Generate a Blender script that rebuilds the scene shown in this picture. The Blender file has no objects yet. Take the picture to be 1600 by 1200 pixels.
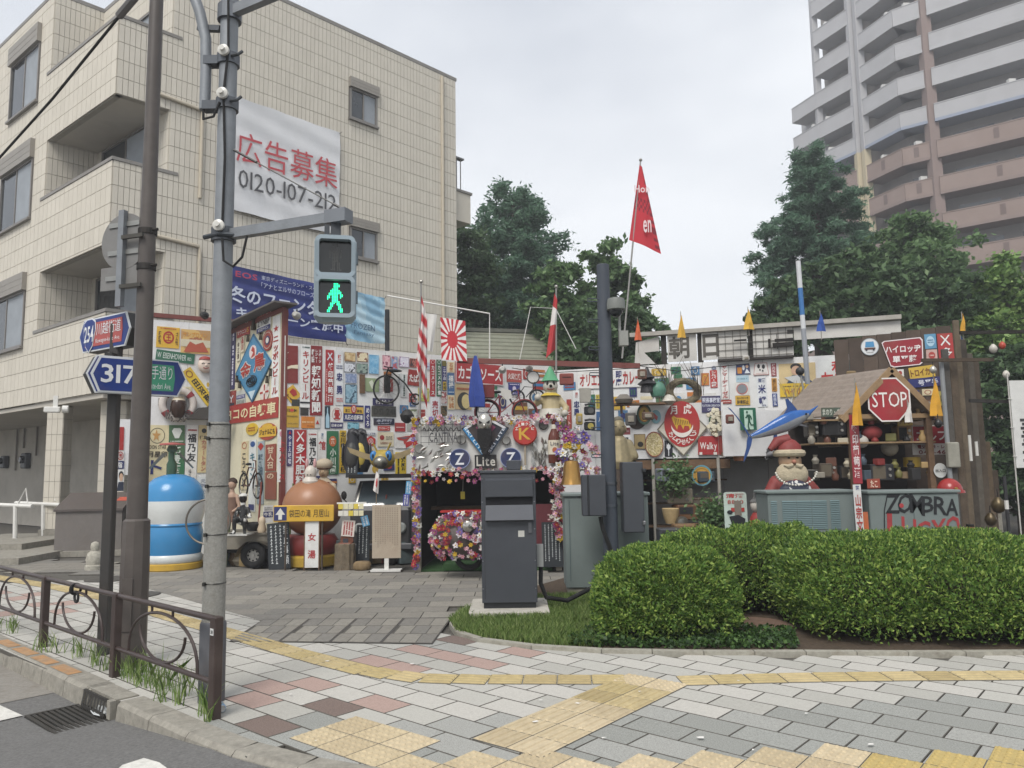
import bpy, bmesh, math, random
import numpy as np
from mathutils import Vector, Matrix
random.seed(7)
SC = bpy.context.scene
COL = SC.collection
R = math.radians
# ---------------------------------------------------------------- camera
FPX, CAM_H, TILT, ROLL = 1202.0, 1.85, R(6.35), R(-0.88)
_f = Vector((0, math.cos(TILT), math.sin(TILT))); _r0 = Vector((1, 0, 0)); _u0 = _r0.cross(_f)
_r = math.cos(ROLL)*_r0 + math.sin(ROLL)*_u0
_u = -math.sin(ROLL)*_r0 + math.cos(ROLL)*_u0
EYE = Vector((0, 0, CAM_H))
cam_d = bpy.data.cameras.new('camera'); cam = bpy.data.objects.new('camera', cam_d); COL.objects.link(cam)
cam_d.sensor_fit = 'HORIZONTAL'; cam_d.sensor_width = 36.0; cam_d.lens = 36.0*FPX/1600.0
cam_d.clip_start = 0.05; cam_d.clip_end = 3000
cam.matrix_world = Matrix(((_r.x, _u.x, -_f.x, 0), (_r.y, _u.y, -_f.y, 0), (_r.z, _u.z, -_f.z, CAM_H), (0, 0, 0, 1)))
SC.camera = cam
# ---------------------------------------------------------------- sky, sun, exposure
SUN_EL, SUN_AZ = R(52), R(200)          # azimuth clockwise from +Y: behind the viewer
w = bpy.data.worlds.new('World'); SC.world = w; w.use_nodes = True
nt = w.node_tree; N = nt.nodes; L = nt.links; N.clear()
out = N.new('ShaderNodeOutputWorld'); bg = N.new('ShaderNodeBackground')
sky = N.new('ShaderNodeTexSky'); sky.sky_type = 'NISHITA'; sky.sun_disc = False
sky.sun_elevation = SUN_EL; sky.sun_rotation = SUN_AZ; sky.air_density = 1.0; sky.dust_density = 3.0
tc = N.new('ShaderNodeTexCoord'); mp = N.new('ShaderNodeMapping'); mp.inputs['Scale'].default_value = (1.0, 1.0, 2.2)
nz = N.new('ShaderNodeTexNoise'); nz.inputs['Scale'].default_value = 1.3; nz.inputs['Detail'].default_value = 5; nz.inputs['Roughness'].default_value = .5
rp = N.new('ShaderNodeValToRGB')
rp.color_ramp.elements[0].position = .36; rp.color_ramp.elements[0].color = (.52, .55, .60, 1)
rp.color_ramp.elements[1].position = .64; rp.color_ramp.elements[1].color = (.90, .915, .93, 1)
sc_ = N.new('ShaderNodeVectorMath'); sc_.operation = 'SCALE'; sc_.inputs['Scale'].default_value = 6.0
mx = N.new('ShaderNodeMix'); mx.data_type = 'RGBA'; mx.inputs['Factor'].default_value = .90
L.new(tc.outputs['Generated'], mp.inputs['Vector']); L.new(mp.outputs['Vector'], nz.inputs['Vector'])
L.new(nz.outputs['Fac'], rp.inputs['Fac']); L.new(rp.outputs['Color'], sc_.inputs[0])
L.new(sky.outputs['Color'], mx.inputs['A']); L.new(sc_.outputs['Vector'], mx.inputs['B'])
L.new(mx.outputs['Result'], bg.inputs['Color']); bg.inputs['Strength'].default_value = 0.10
L.new(bg.outputs['Background'], out.inputs['Surface'])
sd = bpy.data.lights.new('sun', 'SUN'); sun = bpy.data.objects.new('sun', sd); COL.objects.link(sun)
sd.energy = 1.5; sd.angle = R(26); sd.color = (1.0, .965, .91)
_sdir = Vector((math.sin(SUN_AZ)*math.cos(SUN_EL), math.cos(SUN_AZ)*math.cos(SUN_EL), math.sin(SUN_EL)))
sun.rotation_euler = (-_sdir).to_track_quat('-Z', 'Y').to_euler()
SC.view_settings.view_transform = 'Standard'; SC.view_settings.look = 'None'
SC.view_settings.exposure = 1.12; SC.view_settings.gamma = 1.0; SC.view_settings.use_curve_mapping = False
SC.cycles.max_bounces = 6; SC.cycles.diffuse_bounces = 3; SC.cycles.glossy_bounces = 3; SC.cycles.transmission_bounces = 4
SC.cycles.use_denoising = True
# ---------------------------------------------------------------- measuring helpers
def ray(x, y): return _f + (x-800)/FPX*_r + (600-y)/FPX*_u
def g(x, y, z=0.0):
 d = ray(x, y); return EYE + d*((z-CAM_H)/d.z)
def at(x, y, Y):
 d = ray(x, y); return EYE + d*(Y/d.y)
ZM = {4: (170, 460, 1600/280), 5: (340, 400, 1600/280), 6: (170, 630, 1244/280), 7: (400, 640, 1244/280), 8: (430, 500, 1600/280),
 11: (600, 430, 1600/280), 12: (620, 620, 1159/280), 13: (800, 540, 1600/280), 14: (850, 680, 1600/280), 15: (960, 480, 1600/280),
 16: (1000, 600, 1461/280), 17: (1180, 480, 1600/420), 18: (1180, 620, 1600/420), 0: (0, 0, 1.0),
 22: (100, 460, 1600/220), 23: (360, 480, 800/120), 24: (430, 530, 1200/130), 25: (540, 530, 8.0), 26: (660, 560, 1600/180),
 27: (1420, 480, 568/180), 28: (1100, 560, 10.0)}
def zr(r):
 k, a, b, c, d = r; ox, oy, s = ZM[k]
 return ox+a/s, oy+b/s, ox+c/s, oy+d/s
# ---------------------------------------------------------------- materials
def C(h):
 h = h.lstrip('#'); o = []
 for i in (0, 2, 4):
  v = int(h[i:i+2], 16)/255
  o.append(v/12.92 if v <= .04045 else ((v+.055)/1.055)**2.4)
 return tuple(o)
_mats = {}
def mat(col, rough=.55, metal=0.0, var=.10, scale=6.0, bump=0.0, dirt=0.0, emit=0.0, dirtcol='#5a4a38', spec=.4, bscale=None, alpha=1.0):
 key = (col, rough, metal, var, scale, bump, dirt, emit, dirtcol, spec, bscale, alpha)
 if key in _mats: return _mats[key]
 m = bpy.data.materials.new('surface'); m.use_nodes = True
 t = m.node_tree; n = t.nodes; l = t.links; b = n['Principled BSDF']
 c = C(col) if isinstance(col, str) else col
 b.inputs['Roughness'].default_value = rough; b.inputs['Metallic'].default_value = metal
 b.inputs['Specular IOR Level'].default_value = spec
 if alpha < 1: b.inputs['Alpha'].default_value = alpha
 tc = n.new('ShaderNodeTexCoord'); oi = n.new('ShaderNodeObjectInfo')
 ml = n.new('ShaderNodeMath'); ml.operation = 'MULTIPLY'; ml.inputs[1].default_value = 53.0
 l.new(oi.outputs['Random'], ml.inputs[0])
 ad = n.new('ShaderNodeVectorMath'); ad.operation = 'ADD'; l.new(tc.outputs['Object'], ad.inputs[0]); l.new(ml.outputs[0], ad.inputs[1])
 nz = n.new('ShaderNodeTexNoise'); nz.inputs['Scale'].default_value = scale; nz.inputs['Detail'].default_value = 6; nz.inputs['Roughness'].default_value = .65
 l.new(ad.outputs[0], nz.inputs['Vector'])
 mr = n.new('ShaderNodeMapRange'); mr.inputs['From Min'].default_value = .3; mr.inputs['From Max'].default_value = .7
 mr.inputs['To Min'].default_value = 1-var; mr.inputs['To Max'].default_value = 1+var*.6
 l.new(nz.outputs['Fac'], mr.inputs['Value'])
 vm = n.new('ShaderNodeVectorMath'); vm.operation = 'SCALE'; vm.inputs[0].default_value = c; l.new(mr.outputs[0], vm.inputs['Scale'])
 last = vm.outputs[0]
 if dirt > 0:
  n2 = n.new('ShaderNodeTexNoise'); n2.inputs['Scale'].default_value = scale*.35; n2.inputs['Detail'].default_value = 8; n2.inputs['Roughness'].default_value = .7
  l.new(ad.outputs[0], n2.inputs['Vector'])
  m2 = n.new('ShaderNodeMapRange'); m2.inputs['From Min'].default_value = .48; m2.inputs['From Max'].default_value = .72; m2.inputs['To Max'].default_value = dirt
  l.new(n2.outputs['Fac'], m2.inputs['Value'])
  mi = n.new('ShaderNodeMix'); mi.data_type = 'RGBA'; l.new(m2.outputs[0], mi.inputs['Factor']); l.new(last, mi.inputs['A'])
  mi.inputs['B'].default_value = (*C(dirtcol), 1); last = mi.outputs['Result']
 l.new(last, b.inputs['Base Color'])
 if bump > 0:
  n3 = n.new('ShaderNodeTexNoise'); n3.inputs['Scale'].default_value = bscale or scale*4; n3.inputs['Detail'].default_value = 4
  l.new(ad.outputs[0], n3.inputs['Vector'])
  bp = n.new('ShaderNodeBump'); bp.inputs['Strength'].default_value = bump; bp.inputs['Distance'].default_value = .02
  l.new(n3.outputs['Fac'], bp.inputs['Height']); l.new(bp.outputs[0], b.inputs['Normal'])
 if emit > 0:
  b.inputs['Emission Color'].default_value = (*c, 1); b.inputs['Emission Strength'].default_value = emit
 _mats[key] = m
 return m
def enamel(c): return mat(c, rough=.45, var=.12, scale=3.0, dirt=.42, dirtcol='#77604a')
def ink(c): return mat(c, rough=.5, var=.08, scale=5)
def metal(c, rough=.4): return mat(c, rough=rough, metal=.85, var=.12, scale=5, dirt=.15)
def paint(c, rough=.5, dirt=.2): return mat(c, rough=rough, var=.08, scale=3, dirt=dirt)
def glass_mat(col='#20262a', rough=.08):
 return mat(col, rough=rough, var=.15, scale=1.5, spec=.9)
def leaf_mat(c1, c2, c3, trans=.25):
 key = ('leaf', c1, c2, c3)
 if key in _mats: return _mats[key]
 m = bpy.data.materials.new('leaf_surface'); m.use_nodes = True
 t = m.node_tree; n = t.nodes; l = t.links; b = n['Principled BSDF']; b.inputs['Roughness'].default_value = .5
 b.inputs['Specular IOR Level'].default_value = .25
 geo = n.new('ShaderNodeNewGeometry'); rp = n.new('ShaderNodeValToRGB'); e = rp.color_ramp.elements
 e[0].color = (*C(c1), 1); e[1].color = (*C(c3), 1); x = e.new(.55); x.color = (*C(c2), 1)
 l.new(geo.outputs['Random Per Island'], rp.inputs['Fac'])
 l.new(rp.outputs['Color'], b.inputs['Base Color'])
 tr = n.new('ShaderNodeBsdfTranslucent'); l.new(rp.outputs['Color'], tr.inputs['Color'])
 ms = n.new('ShaderNodeMixShader'); ms.inputs[0].default_value = trans
 o = n['Material Output']; l.new(b.outputs[0], ms.inputs[1]); l.new(tr.outputs[0], ms.inputs[2]); l.new(ms.outputs[0], o.inputs['Surface'])
 _mats[key] = m; return m
def print_mat(seed, cols, scale=5.0):
 """a printed picture: flat patches of ink in the given colours"""
 key = ('print', seed, tuple(cols), scale)
 if key in _mats: return _mats[key]
 m = bpy.data.materials.new('printed_surface'); m.use_nodes = True
 t = m.node_tree; n = t.nodes; l = t.links; b = n['Principled BSDF']; b.inputs['Roughness'].default_value = .45
 tc = n.new('ShaderNodeTexCoord'); mp = n.new('ShaderNodeMapping'); mp.inputs['Location'].default_value = (seed*3.7, seed*1.3, seed*2.1)
 l.new(tc.outputs['Object'], mp.inputs['Vector'])
 nz = n.new('ShaderNodeTexNoise'); nz.inputs['Scale'].default_value = scale; nz.inputs['Detail'].default_value = 3; l.new(mp.outputs[0], nz.inputs['Vector'])
 rp = n.new('ShaderNodeValToRGB'); rp.color_ramp.interpolation = 'CONSTANT' if len(cols) > 2 else 'LINEAR'
 e = rp.color_ramp.elements
 while len(e) < len(cols): e.new(.5)
 for i, c in enumerate(cols):
  e[i].position = .32+.36*i/max(1, len(cols)-1) if i else 0.0
  e[i].color = (*C(c), 1)
 l.new(nz.outputs['Fac'], rp.inputs['Fac']); l.new(rp.outputs['Color'], b.inputs['Base Color'])
 _mats[key] = m; return m
# ---------------------------------------------------------------- mesh builder
class MB:
 def __init__(s): s.v = []; s.f = []; s.m = []; s.M = None
 def add(s, vs, fs, m=0):
  o = len(s.v)
  if s.M is not None: vs = [s.M @ Vector(p) for p in vs]
  s.v += [tuple(p) for p in vs]; s.f += [tuple(i+o for i in f) for f in fs]; s.m += [m]*len(fs); return s
 def box(s, x0, y0, z0, x1, y1, z1, m=0):
  return s.add([(x0, y0, z0), (x1, y0, z0), (x1, y1, z0), (x0, y1, z0), (x0, y0, z1), (x1, y0, z1), (x1, y1, z1), (x0, y1, z1)],
     [(0, 3, 2, 1), (4, 5, 6, 7), (0, 1, 5, 4), (1, 2, 6, 5), (2, 3, 7, 6), (3, 0, 4, 7)], m)
 def cbox(s, cx, cy, cz, sx, sy, sz, m=0): return s.box(cx-sx/2, cy-sy/2, cz-sz/2, cx+sx/2, cy+sy/2, cz+sz/2, m)
 def bbox(s, x0, y0, z0, x1, y1, z1, b=.01, m=0):
  """box with chamfered vertical edges and top"""
  b = min(b, (x1-x0)*.45, (y1-y0)*.45, (z1-z0)*.45)
  def rng(z, i): return [(x0+b+i, y0+i, z), (x1-b-i, y0+i, z), (x1-i, y0+b+i, z), (x1-i, y1-b-i, z), (x1-b-i, y1-i, z), (x0+b+i, y1-i, z), (x0+i, y1-b-i, z), (x0+i, y0+b+i, z)]
  rings = [rng(z0, b*.7), rng(z0+b, 0), rng(z1-b, 0), rng(z1, b*.7)]
  vs = sum(rings, []); fs = [tuple(range(7, -1, -1)), tuple(range(24, 32))]
  for k in range(3):
   for i in range(8): j = (i+1) % 8; fs.append((k*8+i, k*8+j, k*8+8+j, k*8+8+i))
  return s.add(vs, fs, m)
 def prism(s, poly, z0, z1, m=0):
  n = len(poly); a = sum(poly[i][0]*poly[(i+1) % n][1]-poly[(i+1) % n][0]*poly[i][1] for i in range(n))
  if a < 0: poly = poly[::-1]
  vs = [(p[0], p[1], z0) for p in poly]+[(p[0], p[1], z1) for p in poly]
  fs = [tuple(range(n-1, -1, -1)), tuple(range(n, 2*n))]+[(i, (i+1) % n, n+(i+1) % n, n+i) for i in range(n)]
  return s.add(vs, fs, m)
 def plate(s, poly, y0, y1, m=0):
  """polygon in the x,z plane, thickness y0 (front, smaller) to y1"""
  n = len(poly); a = sum(poly[i][0]*poly[(i+1) % n][1]-poly[(i+1) % n][0]*poly[i][1] for i in range(n))
  if a < 0: poly = poly[::-1]
  vs = [(p[0], y0, p[1]) for p in poly]+[(p[0], y1, p[1]) for p in poly]
  fs = [tuple(range(n)), tuple(range(2*n-1, n-1, -1))]+[(i, n+i, n+(i+1) % n, (i+1) % n) for i in range(n)]
  return s.add(vs, fs, m)
 def tube(s, pts, r, n=8, m=0, cap=True, rs=None):
  pts = [Vector(p) for p in pts]; k = len(pts); vs = []; fs = []
  d0 = (pts[1]-pts[0]).normalized(); ref = Vector((0, 0, 1)) if abs(d0.z) < .9 else Vector((1, 0, 0))
  a = d0.cross(ref).normalized()
  for i, p in enumerate(pts):
   d = (pts[min(i+1, k-1)]-pts[max(i-1, 0)]).normalized()
   a = (a-d*a.dot(d)).normalized(); b = d.cross(a); rr = rs[i] if rs else r
   for j in range(n):
    t = 2*math.pi*j/n; vs.append(p+(a*math.cos(t)+b*math.sin(t))*rr)
  for i in range(k-1):
   for j in range(n): q = (j+1) % n; fs.append((i*n+j, i*n+q, i*n+n+q, i*n+n+j))
  if cap: fs.append(tuple(range(n-1, -1, -1))); fs.append(tuple(range((k-1)*n, k*n)))
  return s.add(vs, fs, m)
 def cyl(s, p0, p1, r0, r1=None, n=12, m=0): return s.tube([p0, p1], r0, n, m, True, [r0, r0 if r1 is None else r1])
 def lathe(s, prof, n=20, c=(0, 0, 0), m=0, axis='z'):
  vs = []; fs = []; k = len(prof)
  for r, z in prof:
   for j in range(n):
    t = 2*math.pi*j/n; x, y = r*math.cos(t), r*math.sin(t)
    p = (x, y, z) if axis == 'z' else ((x, -z, y) if axis == 'y' else (z, x, y))
    vs.append((c[0]+p[0], c[1]+p[1], c[2]+p[2]))
  for i in range(k-1):
   for j in range(n): q = (j+1) % n; fs.append((i*n+j, i*n+q, i*n+n+q, i*n+n+j))
  fs.append(tuple(range(n-1, -1, -1))); fs.append(tuple(range((k-1)*n, k*n)))
  return s.add(vs, fs, m)
 def ball(s, c, r, n=16, m=0, z0=-1.0, z1=1.0):
  rx, ry, rz = (r, r, r) if not isinstance(r, tuple) else r
  k = max(6, n//2); vs = []; fs = []
  a0, a1 = math.asin(z0), math.asin(z1)
  for i in range(k+1):
   a = a0+(a1-a0)*i/k; cr = max(math.cos(a), .01)
   for j in range(n):
    t = 2*math.pi*j/n; vs.append((c[0]+rx*cr*math.cos(t), c[1]+ry*cr*math.sin(t), c[2]+rz*math.sin(a)))
  for i in range(k):
   for j in range(n): q = (j+1) % n; fs.append((i*n+j, i*n+q, i*n+n+q, i*n+n+j))
  fs.append(tuple(range(n-1, -1, -1))); fs.append(tuple(range(k*n, (k+1)*n)))
  return s.add(vs, fs, m)
 def torus(s, c, r0, r1, n=28, k=8, m=0, axis='y', sx=1.0, sz=1.0):
  vs = []; fs = []
  for i in range(n):
   t = 2*math.pi*i/n
   for j in range(k):
    q = 2*math.pi*j/k; rr = r0+r1*math.cos(q); h = r1*math.sin(q)
    a, b = rr*math.cos(t)*sx, rr*math.sin(t)*sz
    p = (a, h, b) if axis == 'y' else ((a, b, h) if axis == 'z' else (h, a, b))
    vs.append((c[0]+p[0], c[1]+p[1], c[2]+p[2]))
  for i in range(n):
   for j in range(k): fs.append((i*k+j, i*k+(j+1) % k, ((i+1) % n)*k+(j+1) % k, ((i+1) % n)*k+j))
  return s.add(vs, fs, m)
 def build(s, name, mats, parent=None, smooth=None, loc=None, rot=None, kind=None):
  me = bpy.data.meshes.new(name); me.from_pydata(s.v, [], s.f)
  if not isinstance(mats, (list, tuple)): mats = [mats]
  for x in mats: me.materials.append(x)
  if len(mats) > 1: me.polygons.foreach_set('material_index', s.m)
  bm = bmesh.new(); bm.from_mesh(me); bmesh.ops.recalc_face_normals(bm, faces=bm.faces) if smooth != 'keep' else None
  bm.to_mesh(me); bm.free()
  if smooth and smooth != 'keep':
   me.polygons.foreach_set('use_smooth', [True]*len(me.polygons)); me.set_sharp_from_angle(angle=R(smooth if smooth is not True else 40))
  me.update()
  return link(name, me, parent, loc, rot, kind)
def link(name, me, parent=None, loc=None, rot=None, kind=None):
 o = bpy.data.objects.new(name, me); COL.objects.link(o)
 if parent is not None: o.parent = parent
 if loc is not None: o.location = loc
 if rot is not None: o.rotation_euler = rot
 if kind: o['kind'] = kind
 return o
def tag(o, label, cat, group=None):
 o['label'] = label; o['category'] = cat
 if group: o['group'] = group
 return o
def thing(name, label, cat, loc=(0, 0, 0), rz=0.0, group=None, rot=None):
 o = bpy.data.objects.new(name, None); COL.objects.link(o); o.location = loc; o.empty_display_size = .1
 o.rotation_euler = rot if rot else (0, 0, rz)
 return tag(o, label, cat, group)
def copy_tree(o, parent=None):
 c = o.copy(); COL.objects.link(c); c.parent = parent
 for ch in list(o.children): copy_tree(ch, c)
 return c
def np_mesh(name, verts, faces, mats, parent=None, kind=None, loc=None, smooth=False):
 """verts (n,3), faces (m,k) arrays"""
 me = bpy.data.meshes.new(name); n, (m, k) = len(verts), faces.shape
 me.vertices.add(n); me.vertices.foreach_set('co', np.ascontiguousarray(verts, dtype=np.float32).ravel())
 me.loops.add(m*k); me.loops.foreach_set('vertex_index', np.ascontiguousarray(faces, dtype=np.int32).ravel())
 me.polygons.add(m); me.polygons.foreach_set('loop_start', np.arange(0, m*k, k, dtype=np.int32))
 for x in (mats if isinstance(mats, (list, tuple)) else [mats]): me.materials.append(x)
 me.update(calc_edges=True)
 return link(name, me, parent, loc, None, kind)
# ---------------------------------------------------------------- lettering
_tc = bpy.data.curves.new('type', 'FONT'); _to = bpy.data.objects.new('type', _tc); _tc.resolution_u = 2
_gl = {}
def glyph(ch, bold):
 k = (ch, bold)
 if k in _gl: return _gl[k]
 wide = ord(ch) > 0x2e80
 _tc.body = ch; _tc.offset = (.024 if wide else .016) if bold else 0.0
 me = _to.to_mesh(); me.calc_loop_triangles()
 v = [(a.co.x, a.co.y) for a in me.vertices]
 f = [tuple(t.vertices) for t in me.loop_triangles]
 _to.to_mesh_clear()
 f = [t if ((v[t[1]][0]-v[t[0]][0])*(v[t[2]][1]-v[t[0]][1])-(v[t[2]][0]-v[t[0]][0])*(v[t[1]][1]-v[t[0]][1])) > 0 else (t[0], t[2], t[1]) for t in f]
 if not wide and v: x0 = min(p[0] for p in v); v = [(p[0]-x0, p[1]) for p in v]
 w_ = 1.0 if wide else ((max((p[0] for p in v), default=.3)+.085))
 _gl[k] = (v, f, w_); return _gl[k]
def text_mesh(mb, txt, x0, z0, x1, z1, y, vert=False, bold=True, m=0, gap=0.0):
 """txt drawn in the rectangle (x0,z0)-(x1,z1) of the plane y"""
 if vert:
  n = len(txt); h = (z1-z0)/n; wd = x1-x0
  for i, ch in enumerate(txt):
   if ch == ' ': continue
   v, f, _ = glyph(ch, bold); zt = z1-h*i
   if ch in 'ー-〜': v = [(.12+.76*((p[1]+.12)), 1-p[0]-.12) for p in v]
   wide = ord(ch) > 0x2e80
   off = 0 if wide else (1-max([p[0] for p in v] or [1]))/2
   mb.add([(x0+(p[0]+off)*wd, y, zt-h+(p[1]+.12)*h*.96+.02*h) for p in v], f, m)
 else:
  pos = []; x = 0
  for ch in txt:
   if ch == ' ': x += .38; continue
   v, f, w_ = glyph(ch, bold); pos.append((x, v, f)); x += w_+gap
  al = [p for q in pos for p in q[1]]
  if not al: return mb
  xa = min(q[0]+p[0] for q in pos for p in q[1]); xb = max(q[0]+p[0] for q in pos for p in q[1])
  za = min(p[1] for p in al); zb = max(p[1] for p in al)
  sx = (x1-x0)/max(xb-xa, .01); sz = (z1-z0)/max(zb-za, .01)
  for q, v, f in pos: mb.add([(x0+(q+p[0]-xa)*sx, y, z0+(p[1]-za)*sz) for p in v], f, m)
 return mb
# sign elements: boxes are fractions of the board, y measured from the top
def V(t, c, a=.1, b=.05, d=.9, e=.95, bold=True): return ('v', t, c, a, b, d, e, bold)
def T(t, c, a=.06, b=.15, d=.94, e=.85, bold=True): return ('h', t, c, a, b, d, e, bold)
def RC(c, a, b, d, e): return ('r', c, a, b, d, e)
def EL(c, a, b, d, e): return ('e', c, a, b, d, e)
def RG(c, a, b, d, e, th=.15): return ('g', c, a, b, d, e, th)
def PG(c, *pts): return ('p', c, pts)
def LN(c, a, b, d, e, n=3, vert=False): return ('l', c, a, b, d, e, n, vert)
def ellipse(x0, z0, x1, z1, n=28, k=1.0):
 cx, cz = (x0+x1)/2, (z0+z1)/2
 return [(cx+(x1-x0)/2*k*math.cos(2*math.pi*i/n), cz+(z1-z0)/2*k*math.sin(2*math.pi*i/n)) for i in range(n)]
def decorate(root, w_, h_, elems, y=-.0125, rnd=None):
 rnd = rnd or random.Random(len(elems)*17+int(w_*1000))
 X = lambda a: -w_/2+a*w_
 Z = lambda b: h_/2-b*h_
 for el in elems:
  k = el[0]; y -= .0025; mb = MB()
  if k in 'vh':
   _, t, c, a, b, d, e, bold = el
   text_mesh(mb, t, X(a), Z(e), X(d), Z(b), y, k == 'v', bold)
   mb.build('lettering', ink(c), root, smooth='keep')
  elif k == 'r':
   _, c, a, b, d, e = el
   mb.plate([(X(a), Z(e)), (X(d), Z(e)), (X(d), Z(b)), (X(a), Z(b))], y, y+.002).build('colour_band', ink(c), root)
  elif k == 'e':
   _, c, a, b, d, e = el
   mb.plate(ellipse(X(a), Z(e), X(d), Z(b)), y, y+.002).build('disc', ink(c), root)
  elif k == 'g':
   _, c, a, b, d, e, th = el
   o_ = ellipse(X(a), Z(e), X(d), Z(b)); i_ = ellipse(X(a), Z(e), X(d), Z(b), k=1-2*th); n = len(o_)
   mb.add([(p[0], y, p[1]) for p in o_]+[(p[0], y, p[1]) for p in i_], [(i, (i+1) % n, n+(i+1) % n, n+i) for i in range(n)])
   mb.build('ring', ink(c), root, smooth='keep')
  elif k == 'p':
   mb.plate([(X(p[0]), Z(p[1])) for p in el[2]], y, y+.002).build('emblem', ink(el[1]), root)
  elif k == 'l':
   _, c, a, b, d, e, n, vert = el
   for i in range(n):
    if vert:
     x = a+(d-a)*(i+.5)/n; tw = (d-a)/n*.55; z = b
     while z < e-.01:
      q = (e-b)*rnd.uniform(.03, .07)
      mb.add([(X(x-tw/2), y, Z(z+q)), (X(x+tw/2), y, Z(z+q)), (X(x+tw/2), y, Z(z)), (X(x-tw/2), y, Z(z))], [(0, 1, 2, 3)])
      z += q*1.35+(0 if rnd.random() > .15 else q)
    else:
     z = b+(e-b)*(i+.5)/n; th = (e-b)/n*.55; x = a
     while x < d-.01:
      q = (d-a)*rnd.uniform(.03, .08)
      mb.add([(X(x), y, Z(z+th/2)), (X(min(x+q, d)), y, Z(z+th/2)), (X(min(x+q, d)), y, Z(z-th/2)), (X(x), y, Z(z-th/2))], [(0, 1, 2, 3)])
      x += q*1.3+(0 if rnd.random() > .15 else q)
   mb.build('small_lettering', ink(c), root, smooth='keep')
 return root
# ---------------------------------------------------------------- upright planes
class Wall:
 def __init__(s, p0, p1):
  s.o = Vector((p0[0], p0[1], 0)); d = Vector((p1[0]-p0[0], p1[1]-p0[1], 0)); s.len = d.length; s.d = d.normalized()
  s.a = math.atan2(s.d.y, s.d.x); s.n = Vector((-s.d.y, s.d.x, 0))   # n points away from the street
 def uz(s, px, py, off=0.0):
  q = ray(px, py); o = s.o-s.n*off
  t = (o-EYE).dot(s.n)/q.dot(s.n); p = EYE+q*t
  return (p-s.o).dot(s.d), p.z
 def P(s, u, z, off=0.0): return s.o+s.d*u-s.n*off+Vector((0, 0, z))
 def rect(s, x0, y0, x1, y1, off=0.0):
  cx, cy = (x0+x1)/2, (y0+y1)/2
  u0 = s.uz(x0, cy, off)[0]; u1 = s.uz(x1, cy, off)[0]; z1 = s.uz(cx, y0, off)[1]; z0 = s.uz(cx, y1, off)[1]
  return u0, z0, u1, z1
_lift = 0; OCC = []
def S(wl, r, bgc, label, *elems, name='enamel_sign', cat='sign', off=None, tilt=0.0, shape='rect', frame=None, group=None, pic=None, th=.012):
 """a board on a wall; r is a rectangle read off the photograph"""
 global _lift
 _lift = (_lift+1) % 5
 if off is None: off = .004+.002*_lift
 x0, y0, x1, y1 = zr(r); u0, z0, u1, z1 = wl.rect(x0, y0, x1, y1, off)
 w_, h_ = abs(u1-u0), abs(z1-z0); OCC.append((wl, u0, z0, u1, z1))
 root = thing(name, label, cat, wl.P((u0+u1)/2, (z0+z1)/2, off), group=group, rot=(0, tilt+R(random.uniform(-.9, .9)), wl.a))
 mb = MB()
 if shape == 'rect': poly = [(-w_/2, -h_/2), (w_/2, -h_/2), (w_/2, h_/2), (-w_/2, h_/2)]
 elif shape == 'round': poly = ellipse(-w_/2, -h_/2, w_/2, h_/2, 36)
 elif shape == 'diamond': poly = [(0, -h_/2), (w_/2, 0), (0, h_/2), (-w_/2, 0)]
 elif shape == 'hex': poly = [(w_/2*math.cos(R(60*i+30))*1.1, h_/2*math.sin(R(60*i+30))) for i in range(6)]
 elif shape == 'oct': poly = [(w_/2*1.08*math.cos(R(45*i+22.5)), h_/2*1.08*math.sin(R(45*i+22.5))) for i in range(8)]
 elif shape == 'soft':
  q = min(w_, h_)*.14; poly = []
  for cx, cz, a0 in ((w_/2-q, -h_/2+q, -90), (w_/2-q, h_/2-q, 0), (-w_/2+q, h_/2-q, 90), (-w_/2+q, -h_/2+q, 180)):
   poly += [(cx+q*math.cos(R(a0+30*i)), cz+q*math.sin(R(a0+30*i))) for i in range(4)]
 else: poly = [((p[0]-.5)*w_, (.5-p[1])*h_) for p in shape]
 mb.plate(poly, -th, 0)
 mb.build('board', pic if pic else enamel(bgc), root)
 if frame:
  fb = MB(); k = 1-.05*min(w_, h_)/max(w_, .01); n = len(poly)
  q = min(w_, h_)*.035
  inner = [(p[0]*(1-2*q/w_), p[1]*(1-2*q/h_)) for p in poly]
  vs = [(p[0], -th-.003, p[1]) for p in poly]+[(p[0], -th-.003, p[1]) for p in inner]
  fb.add(vs, [(i, (i+1) % n, n+(i+1) % n, n+i) for i in range(n)]).build('border', ink(frame), root, smooth='keep')
 decorate(root, w_, h_, elems, y=-th-.003)
 return root
# ================================================================ GROUND
def structure(o): o['kind'] = 'structure'; return o
def inpoly(p,poly):
 x,y = p; c = False; n = len(poly); j = n-1
 for i in range(n):
  xi,yi = poly[i]; xj,yj = poly[j]
  if (yi > y) != (yj > y) and x < (xj-xi)*(y-yi)/(yj-yi)+xi: c = not c
  j = i
 return c
def G2(pts): return [tuple(g(*p)[:2]) for p in pts]
M_asph = mat('#6e6d6b',rough=.9,var=.35,scale=45,bump=.4,bscale=240,dirt=.4,dirtcol='#4c4a48')
M_joint = mat('#56534d',rough=.95,var=.3,scale=30)
M_light = [mat(c,rough=.85,var=.16,scale=70,bump=.12,bscale=300,dirt=.16,dirtcol='#6c675e') for c in ('#adaba4','#a5a39c','#b4b1aa')]
M_dark = [mat(c,rough=.85,var=.42,scale=110,bump=.15,bscale=300,dirt=.10) for c in ('#959691','#8e8f8a','#9c9c97')]
M_pink = mat('#a48d84',rough=.85,var=.2,scale=80,bump=.12,bscale=300,dirt=.15)
M_maroon = mat('#75665f',rough=.85,var=.42,scale=90,bump=.12,bscale=300,dirt=.1)
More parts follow.
